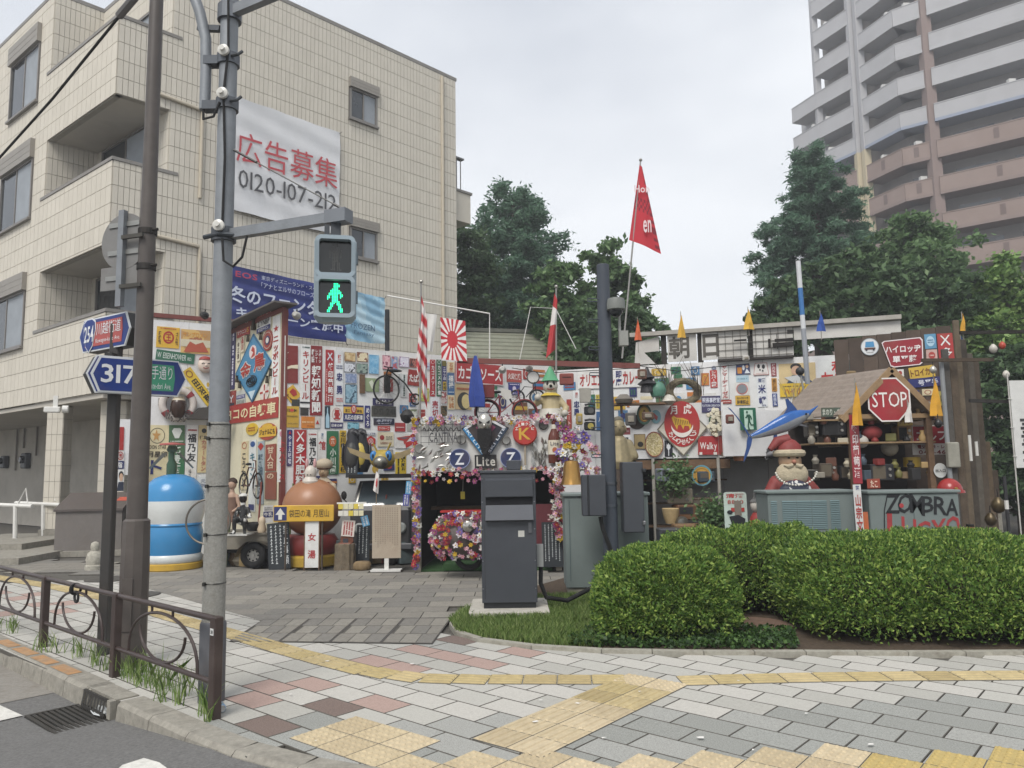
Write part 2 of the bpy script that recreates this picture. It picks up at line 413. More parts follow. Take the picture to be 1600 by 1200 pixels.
M_plaza = [mat(c,rough=.9,var=.2,scale=30,bump=.15,bscale=200,dirt=.35,dirtcol='#5b5750') for c in ('#817d75','#89857c','#797670')]
M_tact = [mat(c,rough=.75,var=.14,scale=14,dirt=.28,dirtcol='#8d7a5c') for c in ('#b8a98b','#b0a184','#bdae91')]
M_tyel = mat('#b09c64',rough=.75,var=.12,scale=14,dirt=.2,dirtcol='#8d7a5c')
M_strip = [mat(c,rough=.75,var=.15,scale=14,dirt=.35,dirtcol='#7d6d50') for c in ('#aa9a70','#a1916a','#b1a17a')]
M_conc = mat('#8f8b81',rough=.9,var=.22,scale=18,bump=.2,bscale=90,dirt=.5,dirtcol='#55504a')
M_soil = mat('#4b3f33',rough=1,var=.4,scale=25,bump=.5,bscale=60)

b = MB(); b.add([(-150,-60,-.3),(190,-60,-.3),(190,200,-.3),(-150,200,-.3)],[(0,1,2,3)])
structure(b.build('ground',mat('#77736b',rough=.95,var=.2,scale=.6)))
# kerb line: guard rail runs along it
KD = Vector((.745,-.667,0)); KN = Vector((-.667,-.745,0)); K0 = Vector((-2.31,6.11,0))
def road_z(p):
 t = (Vector((p[0],p[1],0))-K0).dot(KD)
 return -.16 if t < -1.3 else (-.16+.135*min(1,(t+1.3)/1.7))
kerb_pts = [K0+KD*t+KN*.32 for t in (-14,-12,-10,-8,-7,-6,-5,-4.2,-3.6,-3,-2.4,-1.8,-1.2,-.6,0)]+[Vector(p) for p in ((-2.12,5.52,0),(-1.68,5.2,0),(-1.15,4.92,0),(-.5,4.68,0),(.4,4.48,0),(2,4.3,0),(5,4.2,0),(12,4.1,0))]
# road: a sheet beyond the kerb
vs = []; fs = []
for i,p in enumerate(kerb_pts):
 nx = (kerb_pts[min(i+1,len(kerb_pts)-1)]-kerb_pts[max(i-1,0)]).normalized(); nn = Vector((nx.y,-nx.x,0))
 for k,d in enumerate((-.1,.0,.55,1.5,4,16)):
  q = p+nn*d; vs.append((q.x,q.y,road_z(p) if d < 3 else -.16))
for i in range(len(kerb_pts)-1):
 for k in range(5): fs.append((i*6+k,i*6+k+1,i*6+7+k,i*6+6+k))
b = MB(); b.add(vs,fs); road = structure(b.build('road',M_asph))
# concrete gutter beside the kerb
vs = []; fs = []
for i,p in enumerate(kerb_pts[:11]):
 nn = KN
 for d in (.0,.46): q = p+nn*d; vs.append((q.x,q.y,road_z(p)+.004))
for i in range(10): fs.append((i*2,i*2+1,i*2+3,i*2+2))
b = MB(); b.add(vs,fs).build('gutter',mat('#85817a',rough=.9,var=.2,scale=25,bump=.2,dirt=.4),road)
def paint_patch(pts):
 q = [g(x,y,-.115) for x,y in pts]
 b = MB(); b.add([(p.x,p.y,road_z(p)+.009) for p in q],[tuple(range(len(q)))]).build('road_marking',mat('#cfcdc6',rough=.8,var=.15,scale=30,dirt=.4,dirtcol='#77746e'),road)
paint_patch([(-40,1088),(0,1095),(36,1111),(0,1119),(-60,1124)])
paint_patch([(190,1220),(224,1208),(248,1216),(266,1230),(180,1230)])
# kerb stones
kerb = bpy.data.objects.new('kerb',None); COL.objects.link(kerb); kerb['kind'] = 'structure'
acc = [0]; 
for i in range(1,len(kerb_pts)): acc.append(acc[-1]+(kerb_pts[i]-kerb_pts[i-1]).length)
def along(s):
 for i in range(1,len(acc)):
  if s <= acc[i] or i == len(acc)-1:
   f = (s-acc[i-1])/(acc[i]-acc[i-1]); return kerb_pts[i-1].lerp(kerb_pts[i],f)
s_ = .4; M_orange = mat('#a8825c',rough=.9,var=.3,scale=14,dirt=.7,dirtcol='#8c8577')
INLET = (g(160,1095,-.06)-K0).dot(KD)
while s_ < acc[-1]-1:
 ln = .597; p = along(s_); q = along(s_+ln); d = (q-p).normalized(); nn = Vector((d.y,-d.x,0))
 t = (p-K0).dot(KD)
 if abs((t+ln/2)-INLET) < .34: s_ += .6; continue
 b = MB(); z0 = -.3
 vs = []
 for pt in (p+d*.003,q-d*.003):
  zt = .012
  for o,z in ((-.21,z0),(-.21,zt),(-.03,zt),(.0,zt-.03),(.03,z0)): vs.append((pt-nn*-o*1.0+Vector((0,0,z))))
 n = 5; fs = [tuple(range(n-1,-1,-1)),tuple(range(n,2*n))]+[(i,(i+1) % n,n+(i+1) % n,n+i) for i in range(n)]
 b.add(vs,fs); k = b.build('kerb_stone',M_conc,kerb)
 tt = t+.3
 if -4.3 < tt < -2.3:
  c = MB(); c.add([tuple(p+d*.05-nn*.17+Vector((0,0,.0155))),tuple(q-d*.05-nn*.17+Vector((0,0,.0155))),tuple(q-d*.05-nn*.045+Vector((0,0,.0155))),tuple(p+d*.05-nn*.045+Vector((0,0,.0155)))],[(0,1,2,3)])
  c.build('orange_paint',M_orange,k)
 s_ += .6
# kerb inlet: two shoulders, lintel recess and a cast grate leaning in it
pi = K0+KD*INLET+KN*.32
M_iron = metal('#55534f',.6)
inl = thing('kerb_inlet','cast iron kerb drain inlet grate set in the kerb face','drain',(pi.x,pi.y,-.13),math.atan2(KD.y,KD.x))
b = MB(); b.box(-.33,.02,-.1,.33,.20,.142); b.build('concrete_block',M_conc,inl)
b = MB(); b.box(-.33,-.03,-.1,-.26,.018,.135).box(.26,-.03,-.1,.33,.018,.135); b.build('shoulder',M_conc,inl)
b = MB(); b.box(-.25,-.03,.115,.25,-.012,.14).box(-.25,-.05,-.005,.25,-.03,.02)
for i in range(8): b.add([(-.25+i*.064,-.03,.12),(-.215+i*.064,-.03,.12),(-.215+i*.064,-.05,.01),(-.25+i*.064,-.05,.01)],[(0,1,2,3)])
b.build('grate',M_iron,inl)
pg_ = g(108,1118,-.115)
gr = thing('gutter_grate','flat steel bar drain grate lying in the concrete gutter','drain',(pg_.x,pg_.y,road_z(pg_)+.006),math.atan2(KD.y,KD.x))
b = MB(); b.box(-.4,-.21,-.02,.4,.21,.001); b.build('pit',mat('#1c1b1a',rough=1),gr)
b = MB(); b.box(-.4,-.21,.001,.4,-.18,.014).box(-.4,.18,.001,.4,.21,.014).box(-.4,-.18,.001,-.37,.18,.014).box(.37,-.18,.001,.4,.18,.014); b.build('frame',M_iron,gr)
for i in range(8): MB().box(-.37,-.165+i*.044,.001,.37,-.14+i*.044,.012).build('bar',M_iron,gr)
# pavement base sheet under all slabs
base = [(p.x,p.y) for p in kerb_pts]
b = MB(); inner = [p+Vector((KN.x,KN.y,0))*-.10 for p in kerb_pts[:15]]+[p+Vector((-.02,.19,0)) for p in kerb_pts[15:]]
b.add([(p.x,p.y,-.024) for p in inner]+[(40,4.2,-.024),(40,60,-.024),(-40,60,-.024),(-40,38,-.024)],[tuple(range(len(inner)+4))])
pav = structure(b.build('pavement',M_joint))
LIGHT = G2([(-260,910),(0,893),(150,884),(260,900),(370,926),(440,955),(440,990),(600,990),(690,985),(745,1000),(830,1012),(940,1020),(1100,1023),(1600,1024),(1800,1026),(1800,1235)])+[(p.x,p.y) for p in inner[::-1] if p.x < 1.2]
GA = R(-41.0); GU = Vector((math.cos(GA),math.sin(GA),0)); GV = Vector((-GU.y,GU.x,0))
SL,SW = .45,.283
def slab_mesh(l,w_,t=.04,ch=.005):
 b = MB(); b.box(-l/2,-w_/2,-t,l/2,w_/2,-ch)
 b.v = b.v[:]; x,y = l/2-ch,w_/2-ch
 o = 4; top = len(b.v)
 b.v += [(-x,-y,0),(x,-y,0),(x,y,0),(-x,y,0)]
 b.f = [f for f in b.f if f != (4,5,6,7)][1:]+[(4,5,top+1,top),(5,6,top+2,top+1),(6,7,top+3,top+2),(7,4,top,top+3),(top,top+1,top+2,top+3)]
 b.m = [1]*(len(b.f)-1)+[0]; return b
def shared(b,name,m):
 me = bpy.data.meshes.new(name); me.from_pydata(b.v,[],b.f); me.materials.append(m)
 if any(b.m): me.materials.append(M_joint); me.polygons.foreach_set('material_index',b.m)
 me.update(); return me
sl_me = {}
def slab_obj(kind,m,p,rz,dims,parent,name='paving_slab',dz=0.0):
 k = (name,dims,m.name)
 if k not in sl_me: sl_me[k] = shared(slab_mesh(*dims),name,m)
 return link(name,sl_me[k],parent,(p.x,p.y,dz),(random.uniform(-.0025,.0025),random.uniform(-.0025,.0025),rz))
# lane of guiding tiles heading to the crossing, warning tiles along the kerb
TS = .30
def warn_zone(p):
 return (p.y < 5.20 and p.x > -.95) or inpoly((p.x,p.y),G2([(455,1142),(552,1108),(900,1205),(700,1225)]))
LN0 = Vector((1.24,7.0,0)); LA = R(-129); LD = Vector((math.cos(LA),math.sin(LA),0)); LNn = Vector((-LD.y,LD.x,0))
def lane_zone(p,m=.31):
 q = p-LN0; return abs(q.dot(LNn)) < m and -.02 < q.dot(LD) < 2.65
PINK = [g(*p) for p in ((403,1075),(497,1080),(588,1087),(398,1102),(580,1038),(655,1021),(667,1044),(732,1025),(756,1044),(798,1011),(823,1027))]; MARO = [g(*p) for p in ((497,1108),(394,1137),(721,1006))]
def hit(p,L_): return any(abs((q-p).dot(GU)) < SL/2 and abs((q-p).dot(GV)) < SW/2 for q in L_)
pinkset = G2([(392,1112),(345,1098),(350,1060),(480,1062),(560,1098),(500,1110)]),G2([(560,1062),(480,1055),(600,1020),(745,1010),(850,1020),(760,1050),(640,1075)]),G2([(-300,950),(0,916),(140,940),(130,965),(-200,985)])
slab_q = []; pav_q = []; cnt = 0
for j in range(-60,70):
 for i in range(-50,60):
  p = GU*((i+(.5 if j % 2 else 0))*(SL+.006)) + GV*(j*(SW+.006)) + Vector((0,7,0))
  if p.y < 4.2 or p.y > 14 or not inpoly((p.x,p.y),LIGHT): continue
  if abs(p.x) > p.y*.80+.9: continue
  m = random.choice(M_light)
  wig = .12*math.sin(p.x*2.3)
  if p.y < 6.02+wig+ (.10 if p.x > 1.5 else 0) or (inpoly((p.x,p.y),G2([(690,1000),(640,1002),(640,1022),(790,1015)]))): m = random.choice(M_dark)
  if hit(p,PINK): m = M_pink
  if hit(p,MARO): m = M_maroon
  for q in pinkset[2:]:
   if inpoly((p.x,p.y),q):
    if j % 2 == 0 and (i+j//2) % 2 == 0 or (j % 4 == 1 and i % 3 == 0): m = M_pink if p.y > 6.35 else M_maroon
  slab_q.append((p.length,m,p)); cnt += 1
def lay_slabs(q,rz,dims,name,dz,rest_name):
 q.sort(key=lambda a: a[0]); ms = []; b = MB()
 for i,(d_,m,p) in enumerate(q):
  if i < 300: slab_obj(name,m,p,rz,dims,pav,name,dz); continue
  if m not in ms: ms.append(m)
  s = slab_mesh(*dims); b.M = Matrix.Translation((p.x,p.y,dz)) @ Matrix.Rotation(rz,4,'Z'); b.add(s.v,s.f[:-1],0); b.add(s.v[-4:],[(0,1,2,3)],ms.index(m)+1)
 if ms: b.build(rest_name,[M_joint]+ms,pav,kind='stuff')
lay_slabs(slab_q,GA,(SL,SW),'paving_slab',0.0,'outer_paving')
print('slabs',cnt)
def tile_mesh(kind,m):
 b = slab_mesh(.298,.298,.03,.003); b.v = [(x,y,z+.004) for x,y,z in b.v]
 if kind == 'dots':
  for i in range(5):
   for j in range(5): 
    n = 8; cx,cy = -.118+i*.059,-.118+j*.059
    vs = [(cx+.018*math.cos(2*math.pi*k/n),cy+.018*math.sin(2*math.pi*k/n),.004) for k in range(n)]+[(cx+.010*math.cos(2*math.pi*k/n),cy+.010*math.sin(2*math.pi*k/n),.0135) for k in range(n)]
    b.add(vs,[tuple(range(n,2*n))]+[(k,(k+1) % n,n+(k+1) % n,n+k) for k in range(n)])
 else:
  for j in range(4):
   y = -.11+j*.0735
   b.add([(-.14,y-.016,.004),(.14,y-.016,.004),(.14,y+.016,.004),(-.14,y+.016,.004),(-.132,y-.010,.013),(.132,y-.010,.013),(.132,y+.010,.013),(-.132,y+.010,.013)],
    [(4,5,6,7),(0,1,5,4),(1,2,6,5),(2,3,7,6),(3,0,4,7)])
 return shared(b,'tactile_tile',m)
DOT = [tile_mesh('dots',m) for m in M_tact]; DOTY = tile_mesh('dots',M_tyel); BAR = [tile_mesh('bars',m) for m in M_strip]; BARL = [tile_mesh('bars',m) for m in M_tact]
for i in range(-30,30):
 for j in range(-30,30):
  p = LD*(i*.3)+LNn*(j*.3)+LN0
  if p.y < 4.2 or abs(p.x) > p.y*.75+.3 or not warn_zone(p): continue
  if lane_zone(p,.31) and p.y > 5.3: continue
  link('tactile_tile',DOTY if p.x > 2.3 else random.choice(DOT),pav,(p.x,p.y,.0),(0,0,LA))
for k in range(9):
 for sgn in (-1,1):
  p = LN0+LD*(.15+k*.3)+LNn*(sgn*.15)
  if p.y < 5.35 and k > 6: continue
  link('tactile_tile',random.choice(DOT) if k == 0 else random.choice(BAR if k < 3 else BARL),pav,(p.x,p.y,.003),(0,0,LA))
def strip(pts,z=.002):
 L_ = [Vector((p[0],p[1],0)) for p in pts]; d = 0; i = 0
 ac = [0]
 for a_,c_ in zip(L_,L_[1:]): ac.append(ac[-1]+(c_-a_).length)
 s = .15
 while s < ac[-1]:
  k = max(i for i in range(len(ac)) if ac[i] <= s); k = min(k,len(L_)-2)
  p = L_[k].lerp(L_[k+1],(s-ac[k])/(ac[k+1]-ac[k])); d = (L_[min(k+2,len(L_)-1)]-L_[max(k-0,0)]).normalized()
  link('tactile_tile',random.choice(BAR),pav,(p.x,p.y,z),(0,0,math.atan2(d.y,d.x))); s += .302
cl = [tuple(g(*p)[:2]) for p in ((978,1062),(915,1062.5),(740,1062),(680,1061),(640,1058),(600,1053),(560,1046),(520,1036),(460,1020),(400,1002),(345,986),(280,968),(180,938),(90,918),(0,903),(-120,885))]
strip(cl)
strip([(1.42,6.93),(1.9,6.96),(2.6,6.98),(3.4,6.97),(5.6,6.9),(6.4,6.86)])
# plaza of grey pavers and four framed hatches
PL0,PL1 = g(120,889),g(398,967); PLn = Vector((-(PL1-PL0).y,(PL1-PL0).x,0)).normalized()
PLAZA = G2([(-260,905),(-260,872),(0,868),(180,880),(500,892),(760,894),(985,892),(985,930),(860,948),(738,947),(706,985),(696,1000),(360,1001),(395,968),(330,940),(232,919),(150,897),(0,893)])
HATCH = G2([(358,1003),(412,968),(706,966),(676,1007)])
for j in range(0,40):
 for i in range(-34,12):
  p = Vector(((i+(.5 if j % 2 else 0))*.604,9.0+j*.404,0))
  sd0 = [(p+Vector((a*.3,c*.2,0))-PL0).dot(PLn) for a,c in ((-1,-1),(1,-1),(1,1),(-1,1))]
  if min(sd0) < 0 < max(sd0) and -6 < p.x < -2.3 and abs(p.x) < p.y*.72:
   q4 = [p+Vector((a*.298,c*.198,0)) for a,c in ((-1,-1),(1,-1),(1,1),(-1,1))]; o4 = []
   for k in range(4):
    A4,B4 = q4[k],q4[(k+1) % 4]; da,db = (A4-PL0).dot(PLn),(B4-PL0).dot(PLn)
    if da >= 0: o4.append(A4)
    if da*db < 0: o4.append(A4.lerp(B4,da/(da-db)))
   if len(o4) > 2: MB().prism([(v.x,v.y) for v in o4],-.02,.0035).build('paver',random.choice(M_plaza),pav)
   continue
  if not inpoly((p.x,p.y),PLAZA) or inpoly((p.x,p.y),HATCH) or abs(p.x) > p.y*.72 or (sd0[0] < 0 and -6 < p.x < -2.3): continue
  pav_q.append((p.length,random.choice(M_plaza),p))
lay_slabs(pav_q,0,(.6,.4),'paver',.003,'outer_pavers')
hq = [Vector((*p,0)) for p in HATCH]
for k in range(4):
 a0,a1 = hq[0].lerp(hq[3],k/4),hq[0].lerp(hq[3],(k+1)/4); b0,b1 = hq[1].lerp(hq[2],k/4),hq[1].lerp(hq[2],(k+1)/4)
 e = lambda p,c,f: p.lerp(c,f)
 cc = (a0+a1+b0+b1)/4
 h = thing('access_hatch',['first framed paver hatch, beside the light slabs','second framed paver hatch from the steel pole','third framed paver hatch in the plaza','fourth framed paver hatch, beside the planting bed'][k],'hatch',(cc.x,cc.y,0),group='hatches in the plaza')
 o = [p-cc for p in (a0,a1,b1,b0)]
 fr = [p*.998 for p in o]; inn = [p*.955 for p in o]
 b = MB(); b.add([(p.x,p.y,.008) for p in fr]+[(p.x,p.y,.008) for p in inn],[(i,(i+1) % 4,4+(i+1) % 4,4+i) for i in range(4)]); b.build('frame',metal('#6d6b67',.6),h,smooth='keep')
 b = MB(); b.add([(p.x,p.y,.0045) for p in fr],[(0,1,2,3)]); b.build('bed',M_joint,h)
 for r in range(3):
  for c in range(3):
   if r == 1 and c == 2: pass
   u0,u1 = (c+(.0 if r % 2 == 0 else .18))/3,(c+1+(.0 if r % 2 == 0 else .18))/3; u1 = min(u1,1); v0,v1 = r/3,(r+1)/3
   q = lambda u,v: inn[0].lerp(inn[1],u).lerp(inn[3].lerp(inn[2],u),v)
   pts = [q(u0+.008,v0+.01),q(u1-.008,v0+.01),q(u1-.008,v1-.01),q(u0+.008,v1-.01)]
   b = MB(); b.prism([(p.x,p.y) for p in pts],.005,.0095); b.build('paver',M_plaza[(r+c) % 3],h)
# round manhole covers behind the guard rail
for i,(x,y,rr,lb) in enumerate(((172,905,.42,'round dark manhole cover nearer the building entrance'),(212,930,.36,'round dark manhole cover behind the brown pole'))):
 p = g(x,y); o = thing('manhole_cover',lb,'manhole',(p.x,p.y,.004),group='manhole covers')
 MB().lathe([(rr,-.01),(rr,.003),(rr-.02,.006)],28).build('rim',metal('#5d5a56',.7),o)
 b = MB().lathe([(rr-.025,.0),(rr-.025,.009)],28).build('lid',metal('#6a6762',.65),o)
# planting bed with stone edging
EDGE = [g(*p) for p in ((700,985),(704,975),(724,962),(735,945))]
edge_px = [(735,946),(712,962),(702,978),(712,992),(745,1003),(830,1014),(940,1021),(1100,1024),(1260,1024),(1420,1025),(1600,1024),(1760,1022)]
E_ = [g(*p) for p in edge_px]
b = MB(); b.add([(p.x,p.y,.006) for p in E_]+[(9,13.5,.006),(.9,13.5,.006),(-.45,11.2,.006)],[tuple(range(len(E_)+3))])
bed = structure(b.build('planting_bed',M_soil))
M_edge = mat('#98958a',rough=.9,var=.2,scale=20,bump=.2,dirt=.4)
for p,q in zip(E_,E_[1:]):
 n = max(1,round((q-p).length/.62))
 for k in range(n):
  a_,c_ = p.lerp(q,k/n),p.lerp(q,(k+1)/n); d = (c_-a_).normalized(); nn = Vector((-d.y,d.x,0)); a_ = a_+d*.004; c_ = c_-d*.004
  MB().prism([(a_.x,a_.y),(c_.x,c_.y),((c_+nn*.09).x,(c_+nn*.09).y),((a_+nn*.09).x,(a_+nn*.09).y)],-.05,.035).build('edging_stone',M_edge,bed)
# ================================================================ CORNER BUILDING
M_tile = [mat(c,rough=.7,var=.05,scale=2.0,bump=.08,bscale=50,dirt=.08,dirtcol='#8d8474') for c in ('#c6c0b3','#c4beb1','#c8c2b5')]
M_grout = mat('#9a958a',rough=.95,var=.15,scale=8)
M_cope = mat('#7f7c77',rough=.5,var=.1,scale=3,dirt=.25)
M_soff = mat('#b5b0a6',rough=.9,var=.08,scale=1.2,dirt=.2)
M_wframe = mat('#7d7974',rough=.45,metal=.3,var=.08,scale=3)
M_pane = glass_mat('#2c3236'); M_curt = mat('#8f959b',rough=.6,var=.15,scale=2)
CB = Vector((at(166,500,19.0).x,19.0,0)); LDIR = Vector((-.777,.629,0)); RDIR = Vector((.70,.714,0))
UL = 24.0
WL = Wall(CB+LDIR*UL,CB); WR = Wall(CB,CB+RDIR*30)
zc = lambda y: at(167,y,19.0).z
z_s,z_p2,z_o2,z_p3,z_o3,z_p4 = zc(612),zc(487),zc(379),zc(250),zc(146),zc(27)
UL1 = WL.len-WL.uz(73,260)[0]                 # recess width on the side street
UR2 = WR.uz(264,220)[0]                       # recess width on the near face
UEND = WR.uz(713,400)[0]
z_roof = WR.uz(600,76)[1]
bld = thing('apartment_house','four storey cream tiled corner building with recessed corner balconies','building',(CB.x,CB.y,0))
INV = Matrix.Translation(-CB)
def xy(v): return (v.x-CB.x,v.y-CB.y)
I_ = CB+LDIR*UL1+RDIR*UR2
far = CB+LDIR*UL+RDIR*UEND
b = MB(); inset = .03
pl = [CB+LDIR*UL,CB+LDIR*UL1,I_,CB+RDIR*UR2,CB+RDIR*UEND,far]
b.prism([xy(p) for p in pl],z_s,z_roof); b.build('wall',M_grout,bld)
for z0,z1,nm in ((z_s-.02,zc(560),'floor_slab'),(zc(330)+.02-(zc(330)-z_o2),z_o2+.5,'floor_slab'),(z_o3,z_o3+.5,'floor_slab')):
 q = [CB+LDIR*.02+RDIR*.02,CB+LDIR*(UL1-.02)+RDIR*.02,I_-LDIR*.02-RDIR*.02,CB+RDIR*(UR2-.02)+LDIR*.02]
 MB().prism([xy(p) for p in q],z0,z1).build(nm,M_soff,bld)
for z0,z1 in ((z_s,z_p2),(z_o2,z_p3),(z_o3,z_p4)):
 for A,Bv,n_ in ((CB,CB+LDIR*UL1,RDIR),(CB,CB+RDIR*UR2,LDIR)):
  q = [A+n_*.03,Bv+n_*.03,Bv+n_*.18,A+n_*.18]
  MB().prism([xy(p) for p in q],z0-.006,z1).build('parapet',M_grout,bld)
 def cope(A,Bv,n_,ext):
  d = (Bv-A).normalized(); q = [A-d*.05-n_*.05,Bv+d*ext-n_*.05,Bv+d*ext+n_*.22,A-d*.05+n_*.22]
  MB().prism([xy(p) for p in q],z1,z1+.09).build('coping',M_cope,bld)
 cope(CB,CB+LDIR*UL1,RDIR,.25); cope(CB,CB+RDIR*UR2,LDIR,.25)
# roof edge copings
for A,Bv,n_ in ((CB+RDIR*UR2,CB+RDIR*UEND,LDIR),(CB+LDIR*UL1,CB+LDIR*UL,RDIR),(CB+LDIR*UL1,I_,LDIR),(CB+RDIR*UR2,I_,RDIR)):
 d = (Bv-A).normalized(); q = [A-d*.04-n_*.04,Bv+d*.04-n_*.04,Bv+d*.04+n_*.2,A-d*.04+n_*.2]
 MB().prism([xy(p) for p in q],z_roof,z_roof+.12).build('coping',M_cope,bld)
holesR = [WR.rect(545,130,588,192),WR.rect(545,345,588,405)]
holesL = [WL.rect(20,62,63,172),WL.rect(4,238,52,352),WL.rect(-14,440,40,548)]
def courses(wl,u0,u1,z0,z1,tw,th,holes,sink,z_ref=z_s):
 k0 = math.floor((z0-z_ref)/th)
 z = z_ref+k0*th
 while z < z1-.01:
  a,c = max(z,z0),min(z+th,z1)
  n = max(1,round((u1-u0)/tw)); w_ = (u1-u0)/n
  if c-a > .03:
   for i in range(n):
    p,q = u0+i*w_,u0+(i+1)*w_
    if any(p < h[2]+.02 and q > h[0]-.02 and a < h[3]+.02 and c > h[1]-.02 for h in holes):
     for h in holes:
      if p < h[2]+.02 and q > h[0]-.02 and a < h[3]+.02 and c > h[1]-.02:
       for (p2,q2,a2,c2) in ((p,min(q,h[0]-.02),a,c),(max(p,h[2]+.02),q,a,c),(max(p,h[0]-.02),min(q,h[2]+.02),a,min(c,h[1]-.02)),(max(p,h[0]-.02),min(q,h[2]+.02),max(a,h[3]+.02),c)):
        if q2-p2 > .03 and c2-a2 > .03: sink(p2,q2,a2,c2)
    else: sink(p,q,a,c)
  z += th
TH = .485
rest = MB(); tiles = []
def wall_M(wl): return INV @ Matrix.Translation(wl.o) @ Matrix.Rotation(wl.a,4,'Z')
def lay(wl,u0,u1,z0,z1,tw,holes,single):
 MM = wall_M(wl)
 def sink(p,q,a,c):
  if single: tiles.append((wl,p,q,a,c))
  else:
   rest.M = MM; rest.m_next = 0
   rest.box(p+.006,-.028,a+.007,q-.006,.0,c-.007,random.randrange(3)); rest.M = None
 courses(wl,u0,u1,z0,z1,tw,TH,holes,sink)
ul = WL.len
lay(WL,ul-UL1,ul,z_s,z_p2,.30,[],True); lay(WL,ul-UL1,ul,z_o2,z_p3,.30,[],True); lay(WL,ul-UL1,ul,z_o3,z_p4,.30,[],True)
lay(WL,.0,ul-UL1,z_s,z_roof,.30,holesL,False)
for z0,z1 in ((z_s,z_p2),(z_o2,z_p3),(z_o3,z_p4)): lay(WR,0,UR2,z0,z1,.142,[],True)
lay(WR,UR2,UEND,z_s,z_roof,.142,holesR,False)
# recess side walls
WJ = Wall(CB+LDIR*UL1,I_); WK = Wall(I_,CB+RDIR*UR2)
lay(WJ,0,UR2,z_p2,z_roof,.142,[],False)
WK2 = Wall(I_,CB+RDIR*UR2)
lay(WK2,0,UL1,z_p2,z_roof,.142,[(.35,z_p2-1,UL1-.9,z_o2+.0),(.35,z_p3-1,UL1-.9,z_o3),(.35,z_p4-1,UL1-.9,z_p4+1.3)],False)
random.shuffle(tiles)
me_tile = {}
for i,(wl,p,q,a,c) in enumerate(tiles):
 if i < 300:
  k = (round(q-p,3),round(c-a,3),i % 3)
  if k not in me_tile:
   t = MB(); t.box(.006,-.028,.007,q-p-.006,.0,c-a-.007); me_tile[k] = shared(t,'tile',M_tile[i % 3])
  pos = wl.P(p,a)-CB
  link('tile',me_tile[k],bld,(pos.x,pos.y,a),(0,0,wl.a))
 else:
  rest.M = wall_M(wl); rest.box(p+.006,-.028,a+.007,q-.006,.0,c-.007,i % 3); rest.M = None
rest.build('tile_cladding',M_tile,bld,kind='stuff')
def bwindow(wl,h,shutter=True):
 MM = wall_M(wl); u0,z0,u1,z1 = h; w_,hh = u1-u0,z1-z0
 zt = z1-hh*.24 if shutter else z1
 b = MB(); b.M = MM
 for (p,q,a,c) in ((u0,u0+.07,z0,zt),(u1-.07,u1,z0,zt),(u0+.07,u1-.07,z0,z0+.06),(u0+.07,u1-.07,zt-.06,zt)): b.box(p,-.07,a,q,.0,c)
 f = b.build('window',M_wframe,bld)
 b = MB(); b.M = MM; b.box(u0-.04,-.13,z0-.07,u1+.04,.0,z0-.005).build('sill',M_wframe,f)
 if shutter:
  b = MB(); b.M = MM; b.box(u0-.03,-.16,zt+.002,u1+.03,0,z1)
  for k in range(1,3): b.box(u0-.034,-.165,zt+(z1-zt)*k/3-.008,u1+.034,-.158,zt+(z1-zt)*k/3+.008)
  b.build('shutter_box',mat('#8f8a82',rough=.5,metal=.2,var=.08,scale=2),f)
 mid = (u0+u1)/2
 b = MB(); b.M = MM; b.box(mid-.025,-.05,z0+.06,mid+.025,0,zt-.06).build('mullion',M_wframe,f)
 for p,q,m in ((u0+.07,mid-.025,M_pane),(mid+.025,u1-.07,M_curt)):
  b = MB(); b.M = MM; b.box(p,-.02,z0+.06,q,-.012,zt-.06).build('pane',m,f)
for h in holesR: bwindow(WR,h)
for h in holesL: bwindow(WL,h)
for z0,z1 in ((z_p2-1.1,z_o2-.05),(z_p3-1.1,z_o3-.05),(z_p4-1.1,z_p4+1.25)): bwindow(WK2,(.38,z0,UL1-.93,z1),False)
# rainwater pipes, cameras brackets and end balcony
for px in (690,):
 u = WR.uz(px,300)[0]; b = MB(); b.M = wall_M(WR); b.cyl((u,-.07,z_s),(u,-.07,z_roof-.1),.06,n=10); b.build('downpipe',mat('#b3aa98',rough=.5,var=.08),bld)
for (xa,ya,xb,yb) in ((248,149,313,172),(240,369,309,385)):
 ua,za = WR.uz(xa,ya); ub,zb = WR.uz(xb,yb); b = MB(); b.M = wall_M(WR)
 b.tube([(ua,-.08,za),(ub,-.08,za-.06),(ub+.03,-.08,za-.25),(ub+.03,-.08,za-2.6)],.05,10); b.build('downpipe',mat('#b3aa98',rough=.5,var=.08),bld,smooth=True)
b = MB(); b.M = wall_M(WR); zb0 = WR.uz(713,338)[1]; zb1 = WR.uz(713,292)[1]
b.box(UEND,.3,zb0,UEND+1.0,2.2,zb1); b.build('end_balcony',M_tile[0],bld)
b = MB(); b.M = wall_M(WR); b.box(UEND-.02,.25,zb1+.002,UEND+1.06,2.25,zb1+.09); b.build('coping',M_cope,bld)
b = MB(); b.M = wall_M(WR)
for k in range(3): b.cyl((UEND+.15+.2*k,.35,zb1+.09),(UEND+.15+.2*k,.35,zb1+1.3),.02,n=6)
b.box(UEND+.05,.3,zb1+1.3,UEND+.7,.5,zb1+1.36); b.build('balcony_rail',metal('#777674'),bld)
